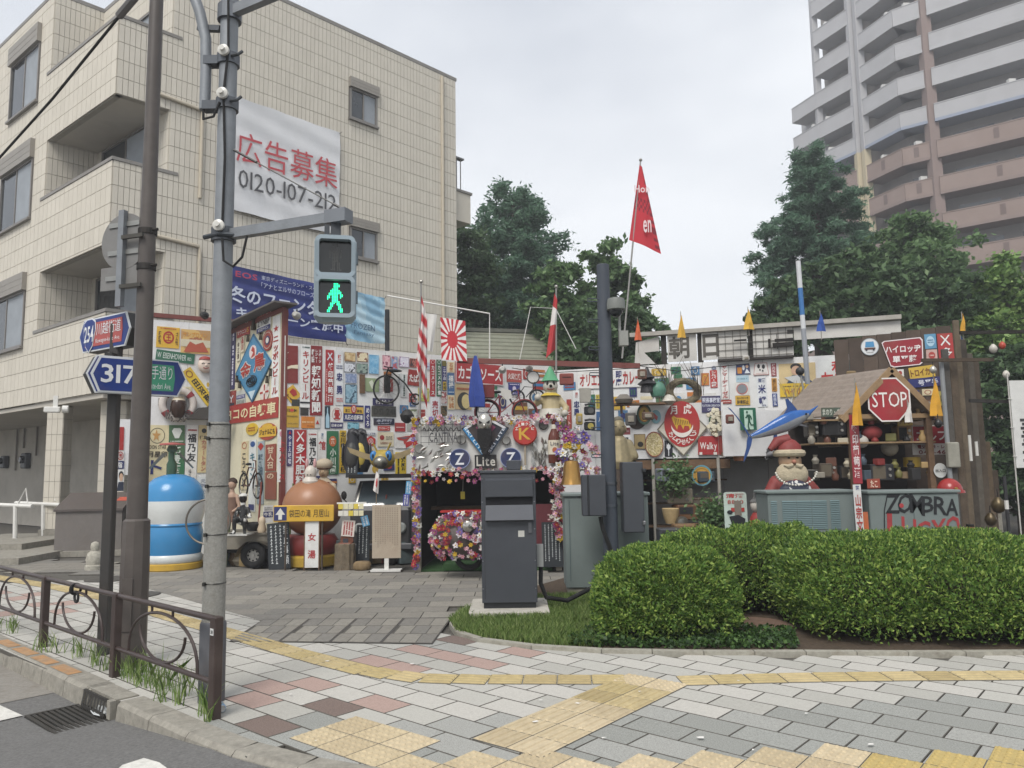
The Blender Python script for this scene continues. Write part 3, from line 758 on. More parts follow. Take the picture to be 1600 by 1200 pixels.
# ground floor: soffit, columns, set-back wall with meters
q = [CB,CB+LDIR*UL,far,CB+RDIR*UEND]
MB().prism([xy(p+(far-p)*.003) for p in q],z_s-.14,z_s-.021).build('soffit',M_soff,bld)
back = [CB+LDIR*30+RDIR*3.2,CB+LDIR*2.6+RDIR*3.2,CB+LDIR*2.6+RDIR*UEND,CB+LDIR*30+RDIR*UEND]
MB().prism([xy(p) for p in back],0,z_s-.05).build('ground_floor_wall',mat('#b5b0a6',rough=.9,var=.1,scale=1.5,dirt=.4,dirtcol='#7a756b'),bld)
for px,base,wd in ((84,852,.44),(150,858,.66)):
 p = g(px,base); p.z = 0
 if px == 150: p = CB+LDIR*.9+RDIR*.8
 b = MB(); M_col = M_tile[1]
 o = MB().box(p.x-CB.x-wd/2,p.y-CB.y-wd/2,0,p.x-CB.x+wd/2,p.y-CB.y+wd/2,z_s-.15).build('column',M_grout,bld)
 c = MB()
 z = .45
 while z < z_s-.2:
  for k in range(3):
   x = p.x-CB.x-wd/2+wd/3*k
   c.box(x+.004,p.y-CB.y-wd/2-.012,z+.004,x+wd/3-.004,p.y-CB.y-wd/2,min(z+.42,z_s-.16)-.004)
   c.box(p.x-CB.x+wd/2,p.y-CB.y-wd/2+wd/3*k+.004,z+.004,p.x-CB.x+wd/2+.012,p.y-CB.y-wd/2+wd/3*(k+1)-.004,min(z+.42,z_s-.16)-.004)
  z += .424
 c.build('column_tile',M_col,o,kind='stuff')
 MB().box(p.x-CB.x-wd/2-.06,p.y-CB.y-wd/2-.06,0,p.x-CB.x+wd/2+.06,p.y-CB.y+wd/2+.06,.44).build('column_base',M_conc,o)
sw = Wall(CB+LDIR*30+RDIR*3.2,CB+LDIR*2.6+RDIR*3.2)
for px,py,s in ((12,722,.42),(45,720,.5),(88,720,.42),(108,722,.36)):
 u,z = sw.uz(px,py); b = MB(); b.M = wall_M(sw); b.bbox(u-s/2,-.22,z-s*.6,u+s/2,0,z+s*.6,.04); mt = b.build('electric_meter',mat('#3d4042',rough=.4,var=.1),bld)
 b = MB(); b.M = wall_M(sw); b.lathe([(s*.3,0),(s*.3,.08),(s*.22,.11)],16,(u,-.22,z+s*.1),axis='y').build('dial',mat('#1f2224',rough=.2),mt)
for px,y0,y1 in ((29,650,735),(40,648,700),(60,660,712)):
 b = MB(); b.M = wall_M(sw); u = sw.uz(px,690)[0]; b.cyl((u,-.06,sw.uz(px,y1)[1]),(u,-.06,z_s-.15),.035,n=8).build('conduit',mat('#77726a',rough=.6),bld)
# entrance steps and low wall (setting)
b = MB()
for k,(ax,ay,bx,by,zz) in enumerate(((0,880,80,866,.14),(30,866,96,852,.28))):
 p,q2 = g(ax,ay),g(bx,by); b.box(min(p.x,q2.x)-2,p.y-.4,-.01,q2.x+.6,p.y+3,zz)
structure(b.build('entrance_steps',M_conc))
# ================================================================ APARTMENT TOWER
tw = thing('apartment_tower','tall grey and brown apartment tower with stacked balconies','tower',(33,58,0))
T0 = Vector((33,58,0))
M_tbrown = mat('#8c7c75',rough=.85,var=.08,scale=.8,dirt=.15); M_tgrey = mat('#a8a8aa',rough=.85,var=.06,scale=.8,dirt=.12)
M_tbeige = mat('#b9ae94',rough=.85,var=.06,scale=.8,dirt=.1); M_trec = mat('#8a8683',rough=.9,var=.1,scale=1)
M_tcol = mat('#857671',rough=.85,var=.08,scale=1); M_tband = mat('#8b93a3',rough=.8,var=.06)
plan = [(p[0]+.9,p[1]) for p in ((38.0,50.6),(31.3,56.2),(29.7,57.5),(28.5,61.0),(28.2,61.7),(26.6,65.3),(25.5,68.4))]
PV = [Vector((*p,0)) for p in plan]
inward = Vector((.75,.66,0))
FH = 2.86; Zp0 = at(1535,379,54.0).z
def off_in(p,d): return p+inward*d
core = [off_in(p,1.7) for p in PV[:6]]+[Vector((48,78,0)),Vector((60,60,0))]
MB().prism([(p.x-33,p.y-58) for p in core],0,46.5).build('core_wall',M_trec,tw)
zD = at(1240,132,66.0).z-.2; q = [off_in(PV[5],1.72),off_in(PV[6],1.72),Vector((48,78,0)),Vector((46,70,0))]
MB().prism([(p.x-33,p.y-58) for p in q],0,zD).build('side_wall',M_tgrey,tw)
bays = [(0,1,'flat'),(1,2,'b'),(2,3,'b'),(4,5,'c'),(5,6,'d')]
wind = glass_mat('#30363a'); 
for fl in range(-5,10):
 zt = Zp0+fl*FH; top = fl >= 4
 if zt < 2: continue
 for a_,c_,kd in bays:
  if kd == 'd' and zt > at(1240,132,66.0).z: continue
  p,q = PV[a_],PV[c_]; d = (q-p).normalized()
  mm = M_tgrey if top else M_tbrown
  if kd == 'd' and not top: mm = M_tgrey if fl >= 1 else M_tbrown
  nn = Vector((d.y,-d.x,0)); nn = nn if nn.dot(inward) > 0 else -nn
  def quad(o0,o1,z0,z1,name,m,ins=.0,par=tw):
   pts = [p+d*ins+nn*o0,q-d*ins+nn*o0,q-d*ins+nn*o1,p+d*ins+nn*o1]
   return MB().prism([(v.x-33,v.y-58) for v in pts],z0,z1).build(name,m,par)
  if a_ == 0: ins = .35
  else: ins = .02
  bal = quad(0,.14,zt-1.12,zt,'balcony',mm,ins)
  quad(-.03,1.9,zt-1.36,zt-1.125,'floor_slab',M_tband if fl == 4 else (M_tgrey if top else M_tcol),ins,bal)
  quad(-.03,.17,zt+.002,zt+.07,'rail_cap',mm,ins,bal)
  if kd in ('flat','b'):
   pm = p.lerp(q,.52)+nn*-.012
   v = [pm-d*.18,pm+d*.18,pm+d*.18+nn*.02,pm-d*.18+nn*.02]
   if not top: MB().prism([(x.x-33,x.y-58) for x in v],zt-.95,zt-.15).build('drain_panel',mat('#6f615d',rough=.8),bal)
  # window in the recess
  for f0,f1 in ((.12,.42),(.55,.86)):
   w0,w1 = p.lerp(q,f0)+nn*1.66,p.lerp(q,f1)+nn*1.66
   v = [w0,w1,w1+nn*.1,w0+nn*.1]; wi = MB().prism([(x.x-33,x.y-58) for x in v],zt-1.0,zt+.85).build('window',wind,bal)
  if random.random() < .5:
   pm = p.lerp(q,random.uniform(.15,.85))+nn*.5; MB().cbox(pm.x-33,pm.y-58,zt+.15,.5,.3,.6).build('air_unit',mat('#c9c9c6',rough=.6),bal)
for i,(k,wd,m) in enumerate(((1,.75,M_tcol),(3,.55,M_tbeige),(4,.55,M_tbeige),(5,.5,M_tgrey))):
 p = PV[k]; zsp = Zp0+4*FH-1.36
 if m is M_tbeige:
  MB().cbox(p.x-33+.2,p.y-58+.2,zsp/2,wd,wd,zsp).build('column',m,tw); MB().cbox(p.x-33+.2,p.y-58+.2,(zsp+47)/2,wd,wd,47-zsp).build('column',M_tgrey,tw)
 else: MB().cbox(p.x-33+.25,p.y-58+.25,23.5,wd,wd,47).build('column',m,tw)
# ================================================================ HOUSE WITH GREEN TILED ROOF
hp = at(800,560,26.0)
hs = thing('small_house','low house with pale green ribbed roof behind the sign walls','house',(hp.x,26.0,0),R(14))
ze,zr_ = at(800,575,25).z-.5,at(830,503,27).z
b = MB(); b.prism([(-5,0),(2.2,0),(2.2,6),(-5,6)],0,ze); b.build('wall',mat('#6a6258',rough=.9,var=.15),hs)
M_roof = mat('#7d7f70',rough=.8,var=.2,scale=4,dirt=.3)
rf = MB().add([(-5.4,-.5,ze),(2.4,-.5,ze),(2.4,3,zr_),(-5.4,3,zr_),(-5.4,-.5,ze-.1),(2.4,-.5,ze-.1),(2.4,3,zr_-.1),(-5.4,3,zr_-.1),(2.4,6.5,ze),(-5.4,6.5,ze),(2.4,6.5,ze-.1),(-5.4,6.5,ze-.1)],
 [(0,1,2,3),(4,7,6,5),(0,4,5,1),(3,2,8,9),(7,11,10,6),(1,5,6,2),(2,6,10,8),(0,3,7,4),(3,9,11,7),(9,8,10,11)]).build('roof',M_roof,hs)
n = 13
for k in range(n):
 f0,f1 = k/n,(k+1)/n; y0,y1 = -.5+3.5*f0,-.5+3.5*f1; za,zb = ze+(zr_-ze)*f0,ze+(zr_-ze)*f1
 MB().add([(-5.42,y0,za+.06),(2.42,y0,za+.06),(2.42,y1,zb+.012),(-5.42,y1,zb+.012),(-5.42,y0,za),(2.42,y0,za)],[(0,1,2,3),(4,5,1,0)]).build('roof_course',M_roof,rf)
MB().box(-5.45,2.85,zr_-.02,2.45,3.15,zr_+.12).build('ridge',mat('#5e5f57',rough=.8),rf)
# ================================================================ TREES
def leaves(rng,cen,size,lw=.5,up=.3):
 n = len(cen); a = rng.normal(size=(n,3)); a[:,2] = a[:,2]*.7-up*0; a /= np.linalg.norm(a,axis=1)[:,None]
 t = rng.normal(size=(n,3)); t -= a*(t*a).sum(1)[:,None]; t /= np.linalg.norm(t,axis=1)[:,None]
 s = size*rng.uniform(.6,1.3,n)[:,None]
 bn = np.cross(a,t)
 v = np.stack([cen-a*s*.5,cen+t*s*lw*.5+bn*s*.08,cen+a*s*.5,cen-t*s*lw*.5+bn*s*.08],1).reshape(-1,3)
 return v,np.arange(4*n).reshape(-1,4)
def blob_points(rng,blobs,n,shell=.55):
 w_ = np.array([b_[3]*b_[4]*b_[5] for b_ in blobs])**.66; w_ = w_/w_.sum(); out = []
 for b_,k in zip(blobs,(w_*n).astype(int)):
  d = rng.normal(size=(k,3)); d /= np.linalg.norm(d,axis=1)[:,None]
  r_ = (shell+(1-shell)*rng.random(k)**.6)[:,None]
  out.append(np.array(b_[:3])+d*r_*np.array(b_[3:6])*(1+.12*rng.normal(size=(k,1))))
 return np.concatenate(out)
def tree(name,label,base,h,blobs,m,n,size,seed,trunk_r=.25,limbs=8,lw=.45,twig=6,barkc='#4a4138',group='trees behind the sign walls'):
 rng = np.random.default_rng(seed); rnd = random.Random(seed)
 t = thing(name,label,'tree',(base[0],base[1],0),group=group)
 bm = mat(barkc,rough=.95,var=.3,scale=10,bump=.4)
 b = MB(); top = max(bl[2] for bl in blobs)
 pts = [(0,0,-.1)]+[(.12*h*.05*rnd.uniform(-1,1),.12*h*.05*rnd.uniform(-1,1),top*f) for f in (.25,.5,.75,1)]
 b.tube(pts,trunk_r,9,rs=[trunk_r*1.25,trunk_r,trunk_r*.8,trunk_r*.5,trunk_r*.2]); b.build('trunk',bm,t,smooth=60)
 for k in range(limbs):
  bl = blobs[k % len(blobs)]; z0 = max(.6,bl[2]-bl[5]-h*.08)*rnd.uniform(.75,1.0)
  e = Vector(bl[:3])+Vector((rnd.uniform(-.4,.4)*bl[3],rnd.uniform(-.4,.4)*bl[4],rnd.uniform(-.1,.4)*bl[5])); s0 = Vector((0,0,z0)); mid = s0.lerp(e,.5)+Vector((0,0,-.03*h))
  MB().tube([s0,mid,e],.1,6,rs=[trunk_r*.42,trunk_r*.28,trunk_r*.08]).build('limb',bm,t,smooth=60)
 # clumps: cluster centres carry twigs of leaves, so gaps stay between them
 k = max(40,n//(twig*14)); cc = blob_points(rng,blobs,k,.45)
 rr = np.mean([min(bl[3:6]) for bl in blobs])*.24
 idx = rng.integers(0,len(cc),n); cen = cc[idx]+rng.normal(size=(n,3))*rr*np.array([1,1,.6])
 v,f = leaves(rng,cen,size,lw)
 np_mesh('crown',v,f,m,t)
 return t
def rb(rnd,n,c,R_,r_):
 o = []
 for i in range(n):
  a = rnd.uniform(0,6.28); q = math.sqrt(rnd.random()); s = rnd.uniform(*r_)
  o.append((c[0]+R_[0]*q*math.cos(a),c[1]+R_[1]*q*math.sin(a),c[2]+R_[2]*rnd.uniform(-1,1),s,s,s*.75))
 return o
LF_dark = leaf_mat('#3d5339','#536a49','#6a835c',.4); LF_mid = leaf_mat('#48623f','#627f52','#839c6d',.4); LF_con = leaf_mat('#456350','#5d7d65','#7c9a80',.45); LF_lt = leaf_mat('#4a6636','#6a8848','#92ab68')
def tree_px(name,label,cx,ytop,ybot,wpx,Y,m,n,size,seed,prof,**kw):
 """crown drawn as rings of clumps between two heights; prof gives half-width fractions from bottom to top"""
 p = at(cx,(ytop+ybot)/2,Y); z1 = at(cx,ytop,Y).z; z0 = at(cx,ybot,Y).z; hw = wpx/2*Y/FPX; rnd = random.Random(seed); blobs = []
 for i,f in enumerate(prof):
  z = z0+(z1-z0)*(i+.5)/len(prof); r_ = hw*f; s = (z1-z0)/len(prof)*.85
  k = max(1,int(r_*2.6/s)+2)
  for j in range(k):
   a = 6.28*j/k+rnd.uniform(-.5,.5); q = max(r_-s*.55,0)*rnd.uniform(.75,1.15)
   s2 = s*rnd.uniform(.75,1.2); blobs.append((q*math.cos(a),q*math.sin(a),z+rnd.uniform(-.2,.2)*s,s2,s2,s2*.8))
  if r_ > 1.5*s: blobs.append((0,0,z,r_*.6,r_*.6,s))
 return tree(name,label,(p.x,Y),z1,blobs,m,n,size,seed,**kw)
tree_px('cypress_tree','tall dense dark green cypress rising above the green roof',806,296,560,150,36,LF_con,42000,.26,3,(.75,.95,1.0,.98,.9,.72,.5),lw=.35,trunk_r=.35)
tree_px('broadleaf_tree','broad leafy tree directly behind the red racing flag pole',950,392,580,150,30,LF_mid,17000,.27,5,(.95,1.0,.85,.6,.35),lw=.5,trunk_r=.16)
tree_px('broadleaf_tree','lighter green tree between the cypress and the dark steel pole',876,418,580,95,29,LF_mid,12000,.26,6,(1.0,1.0,.8,.5),lw=.5,trunk_r=.15)
tree_px('broadleaf_tree','dark tree squeezed against the edge of the cream building',735,375,570,70,33,LF_dark,12000,.26,8,(1.0,1.0,.9,.6),lw=.45,trunk_r=.18)
tree_px('conifer_tree','big conical conifer standing before the apartment tower',1278,236,520,196,33,LF_con,60000,.30,9,(.98,1.0,.98,.92,.82,.68,.55,.45,.28),lw=.22,trunk_r=.4)
tree_px('broadleaf_tree','spreading green tree below the tower balconies',1440,345,560,230,29,LF_mid,30000,.26,10,(1.0,1.0,.9,.6,.35),lw=.5,trunk_r=.25)
tree_px('broadleaf_tree','loose bright green tree at the tower side behind wooden posts',1580,425,640,160,24,LF_lt,20000,.22,11,(1.0,1.0,.9,.55),lw=.5,trunk_r=.2)
tree_px('shade_tree','dark low tree behind the wooden post wall',1590,560,800,130,20,LF_dark,16000,.2,12,(1.0,1.0,1.0,.9,.8),lw=.5,trunk_r=.15)
tree_px('roadside_tree','small dark tree peeking past the side street face',-8,118,270,40,40,LF_dark,5000,.26,13,(1.0,1.0,.8,.5),trunk_r=.2,group='trees beside the cream building')
tree_px('shade_tree','low bushy growth between the house roof and the torn white board',935,490,600,170,25,LF_dark,14000,.22,14,(1.0,1.0,.9),lw=.5,trunk_r=.12)
tree_px('shade_tree','dark evergreen mass behind the weathered white sign board',1330,420,560,330,26,LF_dark,26000,.26,15,(1.0,1.0,.9,.7),lw=.45,trunk_r=.2)
# ================================================================ HEDGES
LF_az = leaf_mat('#3a5626','#66873c','#a4b75e',.35)
M_hedge_core = mat('#241f14',rough=1,var=.4,scale=14)  # very dark brown for the filler bodies behind the hedge leaves
def hedge(name,label,lobes,n,seed,size=.052):
 """clipped azalea: twigs of leaves over rounded bodies"""
 rng = np.random.default_rng(seed); c0 = Vector((lobes[0][0],lobes[0][1],0))
 t = thing(name,label,'hedge',c0,group='clipped hedges in the planting bed')
 b = MB()
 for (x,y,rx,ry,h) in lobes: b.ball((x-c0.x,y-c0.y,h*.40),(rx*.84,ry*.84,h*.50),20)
 b.build('twig_mass',M_hedge_core,t,smooth=True)
 pts = []; nor = []
 A = np.array([(rx*ry+h*(rx+ry)) for (_,_,rx,ry,h) in lobes]); A = A/A.sum()
 for (x,y,rx,ry,h),k in zip(lobes,(A*n).astype(int)):
  d = rng.normal(size=(k,3)); d[:,2] = np.abs(d[:,2])*1.0-.34; d /= np.linalg.norm(d,axis=1)[:,None]
  e = 3.2; nrm = (np.abs(d)**e).sum(1)**(-1/e)   # boxy ellipsoid
  q = d*nrm[:,None]
  lum = 1+.055*np.sin(q[:,0]*rx*7+seed)*np.sin(q[:,1]*ry*6)+.05*np.sin(q[:,0]*rx*17)*np.cos(q[:,2]*h*15)
  dep = 1-.26*rng.random(k)**1.7+.05*(rng.random(k) > .97)
  p = q*(lum*dep)[:,None]*np.array([rx,ry,h*.62])+np.array([x-c0.x,y-c0.y,h*.38])
  keep = p[:,2] > .03
  # drop points inside other lobes
  for (x2,y2,rx2,ry2,h2) in lobes:
   if (x2,y2) == (x,y): continue
   u = np.stack([(p[:,0]+c0.x-x2)/rx2,(p[:,1]+c0.y-y2)/ry2,(p[:,2]-h2*.38)/(h2*.62)],1)
   keep &= (np.abs(u)**3.2).sum(1) > .62
  pts.append(p[keep]); nor.append(d[keep])
 p = np.concatenate(pts); d = np.concatenate(nor); n = len(p)
 a = d*.75+rng.normal(size=(n,3))*.55+np.array([0,0,.25]); a /= np.linalg.norm(a,axis=1)[:,None]
 tt = rng.normal(size=(n,3)); tt -= a*(tt*a).sum(1)[:,None]; tt /= np.linalg.norm(tt,axis=1)[:,None]
 s = size*rng.uniform(.5,1.3,n)[:,None]; bn = np.cross(a,tt)
 v = np.stack([p-a*s*.4,p+tt*s*.22+bn*s*.06,p+a*s*.6,p-tt*s*.22+bn*s*.06],1).reshape(-1,3)
 np_mesh('foliage',v,np.arange(4*n).reshape(-1,4),LF_az,t)
 for k in range(6):
  x,y,rx,ry,h = lobes[k % len(lobes)]; x += rx*.3*math.cos(k); y += ry*.3*math.sin(k)
  MB().cyl((x-c0.x,y-c0.y,0),(x-c0.x,y-c0.y,h*.3),.025,n=6).build('stem',mat('#4a3d2f',rough=.9),t)
 return t
hedge('clipped_hedge','rounded azalea bush beside the dark cabinet',[(1.72,9.1,.78,.85,.93),(1.42,8.9,.55,.62,.74)],95000,21)
hedge('clipped_hedge','shaded azalea bush set back between its two neighbours',[(2.75,10.45,.95,.8,1.02),(3.5,10.7,.8,.7,1.05)],56000,22)
hedge('clipped_hedge','largest azalea hedge before the graffiti cabinets',[(4.05,9.25,.95,1.0,1.03),(5.2,9.35,1.2,1.25,1.03),(6.5,9.1,1.2,1.2,.84),(4.0,8.75,.85,.68,.82),(4.9,8.65,.95,.75,.82),(5.9,8.5,1.1,.8,.78)],240000,23)
# ================================================================ STREET FURNITURE
M_galv = mat('#82868a',rough=.55,metal=.35,var=.12,scale=9,bump=.12,bscale=60,dirt=.2,dirtcol='#5f5f5c')
M_brown = mat('#4f4945',rough=.45,var=.10,scale=6,dirt=.25,dirtcol='#77706a')
M_rail = mat('#3b302d',rough=.38,var=.12,scale=8,dirt=.25,dirtcol='#6a5f58')
M_black = mat('#25272a',rough=.5,var=.1,scale=5); M_rubber = mat('#1d1d1d',rough=.8,var=.1)
M_char = mat('#3d4046',rough=.55,var=.08,scale=4,dirt=.15,dirtcol='#5d6064')
M_teal = mat('#717b79',rough=.6,var=.08,scale=3,dirt=.3,dirtcol='#5b6463')
M_white = mat('#d3d2cd',rough=.6,var=.07,scale=4,dirt=.2)
# --- signal pole with pedestrian signal
SP = g(330,1095); SP.z = 0
sp = thing('signal_pole','round galvanised steel pole with long side bracket at the kerb','pole',SP)
zt = 8.5
MB().lathe([(.105,-.05),(.105,.62),(.094,.64)],20).build('base_sleeve',mat('#55565a',rough=.6,var=.12,dirt=.3),sp,smooth=30)
MB().lathe([(.092,.64),(.091,2.28),(.087,2.29)],24).build('anti_poster_sheet',mat('#8f8e88',rough=.8,var=.2,scale=50,bump=.7,bscale=160,dirt=.2),sp,smooth=30)
MB().lathe([(.084,2.28),(.080,4.2),(.074,zt)],24).build('shaft',M_galv,sp,smooth=30)
for z in (.95,1.35,1.75,2.15,2.27):
 b = MB().torus((0,0,z),.093,.005,axis='z',n=24,k=5); b.cbox(-.05,-.095,z,.02,.03,.03); b.build('strap',metal('#4c4c4a'),sp)
za = at(345,368,SP.y).z
AE = at(545,331,SP.y-.48); ae = AE-SP
b = MB(); d = Vector((ae.x,ae.y,0)).normalized(); s = Vector((-d.y,d.x,0))
def obar(b,p,q,w_,h_,m=0):
 d = (q-p).normalized(); s = d.cross(Vector((0,0,1))).normalized(); u = s.cross(d)
 vs = []
 for e in (p,q):
  for a_,c_ in ((-1,-1),(1,-1),(1,1),(-1,1)): vs.append(tuple(e+s*a_*w_/2+u*c_*h_/2))
 return b.add(vs,[(3,2,1,0),(4,5,6,7),(0,1,5,4),(1,2,6,5),(2,3,7,6),(3,0,4,7)],m)
a0 = Vector((0,0,za))+d*.08; a1 = Vector((ae.x,ae.y,za))
obar(MB(),a0,a1-d*.12,.075,.085).build('bracket_arm',M_galv,sp)
obar(MB(),a1-d*.2,a1,.12,.11).build('arm_end_box',mat('#777b80',rough=.5,metal=.3,var=.1),sp)
b = MB().lathe([(.105,-.06),(.105,.06)],20,(0,0,za)); b.build('arm_clamp',metal('#5e6165',.6),sp)
MB().tube([(-.16,-.02,za-.02),(0,-.11,za-.02),(.16,-.06,za-.02)],.022,8).build('clamp_bolt',metal('#4e5256',.6),sp)
MB().tube([(.03,-.11,za-.06),(.05,-.12,za-.26),(.14,-.14,za-.32),(.22,-.15,za-.24),(.25,-.13,za-.05)],.011,8).build('cable_loop',M_rubber,sp,smooth=True)
for px,py in ((357,80),(355,147),(351,353)):
 z = at(px,py,SP.y-.1).z; b = MB().lathe([(.012,0),(.05,.008),(.05,.035),(.022,.045),(.022,.07)],14,(.0,-.10,z),axis='y'); b.build('porcelain_insulator',mat('#c9c7c0',rough=.25,var=.05),sp,smooth=30)
MB().tube([(.02,-.092,za+.05),(.03,-.10,4.6),(.0,-.095,5.2),(.035,-.1,5.6),(.02,-.1,6.2),(-.02,-.09,7)],.011,6).build('cable',M_rubber,sp,smooth=True)
for py in (95,165):
 z = at(340,py,SP.y).z
 b = MB().lathe([(.098,-.05),(.098,.05)],20,(0,0,z)); b.build('pole_band',metal('#6c7075',.6),sp)
 for sx in (-1,): 
  MB().tube([(.06,-.08,z),(.13,-.12,z-.01),(.16,-.1,z+.03)],.014,6).build('band_bolt',metal('#54575a',.6),sp)
 MB().box(-.21,-.05,z-.05,-.06,.05,z+.03).build('pipe_bracket',metal('#565a5f',.6),sp)
MB().tube([(-.20,0,at(320,172,SP.y).z),(-.20,0,at(322,110,SP.y).z),(-.21,0,at(322,60,SP.y).z),(-.27,0,at(312,20,SP.y).z),(-.36,0,at(300,-20,SP.y).z),(-.5,0,at(285,-60,SP.y).z)],.048,14).build('riser_pipe',M_galv,sp,smooth=50)
MB().tube([(-.2,-.03,at(320,172,SP.y).z),(-.19,-.05,at(320,190,SP.y).z),(-.08,-.1,at(335,190,SP.y).z),(-.03,-.1,at(345,168,SP.y).z)],.012,6).build('cable_loop',M_rubber,sp,smooth=True)
zb_ = at(380,22,SP.y).z
obar(MB(),Vector((.06,-.05,zb_)),Vector((.75,-.35,zb_+.06)),.07,.09).build('upper_arm',M_galv,sp)
obar(MB(),Vector((-.08,.0,zb_-.14)),Vector((-.3,.05,zb_-.1)),.05,.05).build('stub_arm',metal('#5a5d61',.6),sp)
MB().lathe([(.105,-.07),(.105,.07)],20,(0,0,zb_)).build('pole_band',metal('#6c7075',.6),sp)
st = thing('stay_wire','thin steel stay wire from the signal pole to its bracket end','wire',SP)
p0,p1 = Vector((.09,-.05,at(373,238,SP.y).z)),Vector((a1.x-.05,a1.y+.02,za+.06))
MB().tube([p0,p1],.006,6).build('strand',metal('#5c5c5a',.5),st)
MB().tube([p0,p0.lerp(p1,.22)],.013,6).build('turnbuckle',metal('#555555',.5),st); MB().tube([p1.lerp(p0,.08),p1],.014,6).build('end_clamp',metal('#555555',.5),st)
# pedestrian signal
PS = SP+Vector((a1.x-.02,a1.y,0))-d*.10; zs1,zs0 = at(517,370,PS.y).z,at(517,505,PS.y).z; hh = zs1-zs0; ww = .335
ps = thing('pedestrian_signal','pedestrian signal head showing a green walking figure','traffic light',(PS.x,PS.y,zs0),R(12))
b = MB(); b.bbox(-ww/2,-.08,0,ww/2,.10,hh,.05); b.build('housing',mat('#8d9ba3',rough=.45,var=.06,scale=3,dirt=.12),ps,smooth=30)
b = MB().box(-.04,-.02,hh,.04,.05,za-zs0-.03).box(-.09,-.03,hh+.0,-.05,.03,hh+.09); b.build('hanger',metal('#4d5054',.6),ps)
for k,z0 in enumerate((hh*.52,hh*.06)):
 z1 = z0+hh*.41; w2 = ww*.40
 def rr_ring(wx,z0,z1,r_,n=5):
  o = []
  for cx,cz,s0 in ((wx-r_,z0+r_,-90),(wx-r_,z1-r_,0),(-wx+r_,z1-r_,90),(-wx+r_,z0+r_,180)):
   o += [(cx+r_*math.cos(R(s0+90*i/n)),cz+r_*math.sin(R(s0+90*i/n))) for i in range(n+1)]
  return o
 ro = rr_ring(ww*.47,z0-.015,z1+.02,.05); ri = rr_ring(ww*.375,z0+.018,z1-.012,.022); n = len(ro)
 b = MB(); vs = [(p[0],-.082,p[1]) for p in ro]+[(p[0],-.15 if p[1] > (z0+z1)/2 else -.105,p[1]) for p in ro]+[(p[0],-.15 if p[1] > (z0+z1)/2 else -.105,p[1]) for p in ri]+[(p[0],-.083,p[1]) for p in ri]
 fs = []
 for s_ in range(3): fs += [(s_*n+i,s_*n+(i+1) % n,s_*n+n+(i+1) % n,s_*n+n+i) for i in range(n)]
 b.add(vs,fs).build('visor',mat('#8d9ba3',rough=.45,var=.06,scale=3,dirt=.12),ps)
 MB().plate(ri,-.085,-.0805).build('lens',mat('#1a1d1c',rough=.15,spec=.6),ps)
 man = ["....XXX...","....XXXX..","....XXXX..","....XXX...","...XXXX...","..XXXXXX..","..XXXXXXX.",".XXXXXXXX.",".XXXXXX.XX","XX.XXXX.XX","XX.XXXX.X.","X..XXXX...","...XXXX...","...XXXXX..","..XXX.XX..","..XX..XXX.","..XX...XX.",".XX....XX.",".XX....XXX","XX......XX","XX......XX"]
 stand = ["...XXXX...","...XXXX...","...XXXX...","....XX....","..XXXXXX..",".XXXXXXXX.",".XXXXXXXX.",".X.XXXX.X.",".X.XXXX.X.",".X.XXXX.X.",".X.XXXX.X.","...XXXX...","...XXXX...","...XXXX...","...XX.XX..","...XX.XX..","...XX.XX..","...XX.XX..","...XX.XX..","..XXX.XXX.",".........."]
 b = MB(); rows_ = stand if k == 0 else man
 for r_,row in enumerate(rows_):
  for c_,ch in enumerate(row):
   if ch == 'X':
    cx = (c_-4.5)*.0125; cz = z1-.03-(r_+.3)*(z1-z0-.055)/21
    b.add([(cx+.0048*math.cos(q*1.0472),-.087,cz+.0048*math.sin(q*1.0472)) for q in range(6)],[tuple(range(6))])
 b.build('led_figure',mat('#4a4a48',rough=.5) if k == 0 else mat('#1fd08a',emit=2.2,var=0),ps,kind='stuff',smooth='keep')
b = MB()
for z in (hh*.3,hh*.75): b.box(ww/2,-.03,z-.05,ww/2+.012,.02,z+.05)
b.build('hinge',metal('#6b767c',.5),ps)
# --- brown pole with sign backs
BP = g(205,1040); BP.z = 0
bp = thing('lamp_post','dark brown steel post rising out of the picture top','pole',BP)
MB().lathe([(.135,-.05),(.135,.95),(.128,1.40),(.105,1.42)],10).build('base_housing',M_brown,bp)
MB().lathe([(.10,1.40),(.088,3.2),(.072,5.5),(.066,8.2)],22).build('shaft',M_brown,bp,smooth=30)
MB().box(-.05,-.142,.35,.05,-.126,.85).build('service_door',M_brown,bp)
for py in (363,418):
 z = at(222,py,BP.y).z; MB().lathe([(.094,-.03),(.094,.03)],20,(0,0,z)).build('band',metal('#3a3836',.6),bp)
 MB().tube([(.09,-.08,z),(.15,-.1,z)],.015,6).build('band_bolt',metal('#3a3836',.6),bp)
M_sb = mat('#7b7a78',rough=.6,metal=.2,var=.1,dirt=.2)
zc_ = at(185,376,BP.y).z
rs = thing('round_road_sign','round traffic sign seen from its grey back on the brown post','sign',(BP.x-.25,BP.y+.04,zc_),R(-18))
MB().lathe([(.30,0),(.30,.014)],36,axis='y').build('disc',M_sb,rs)
MB().box(-.035,-.07,-.70,.035,-.015,.32).build('mounting_post',M_galv,rs)
for z in (.18,-.12): MB().box(-.2,-.028,z-.025,.2,-.0155,z+.025).build('stiffener',metal('#9a9a96',.5),rs)
for z in (.02,-.5):
 MB().box(.03,-.09,z-.02,.3,-.06,z+.02).build('bracket',metal('#56544f',.6),rs)
rs2 = thing('plate_sign','small rectangular sign plate seen from behind on the brown post','sign',(BP.x-.25,BP.y+.04,at(180,433,BP.y).z),R(-18))
MB().bbox(-.30,-.012,-.125,.30,.0,.125,.02).build('plate',M_sb,rs2)
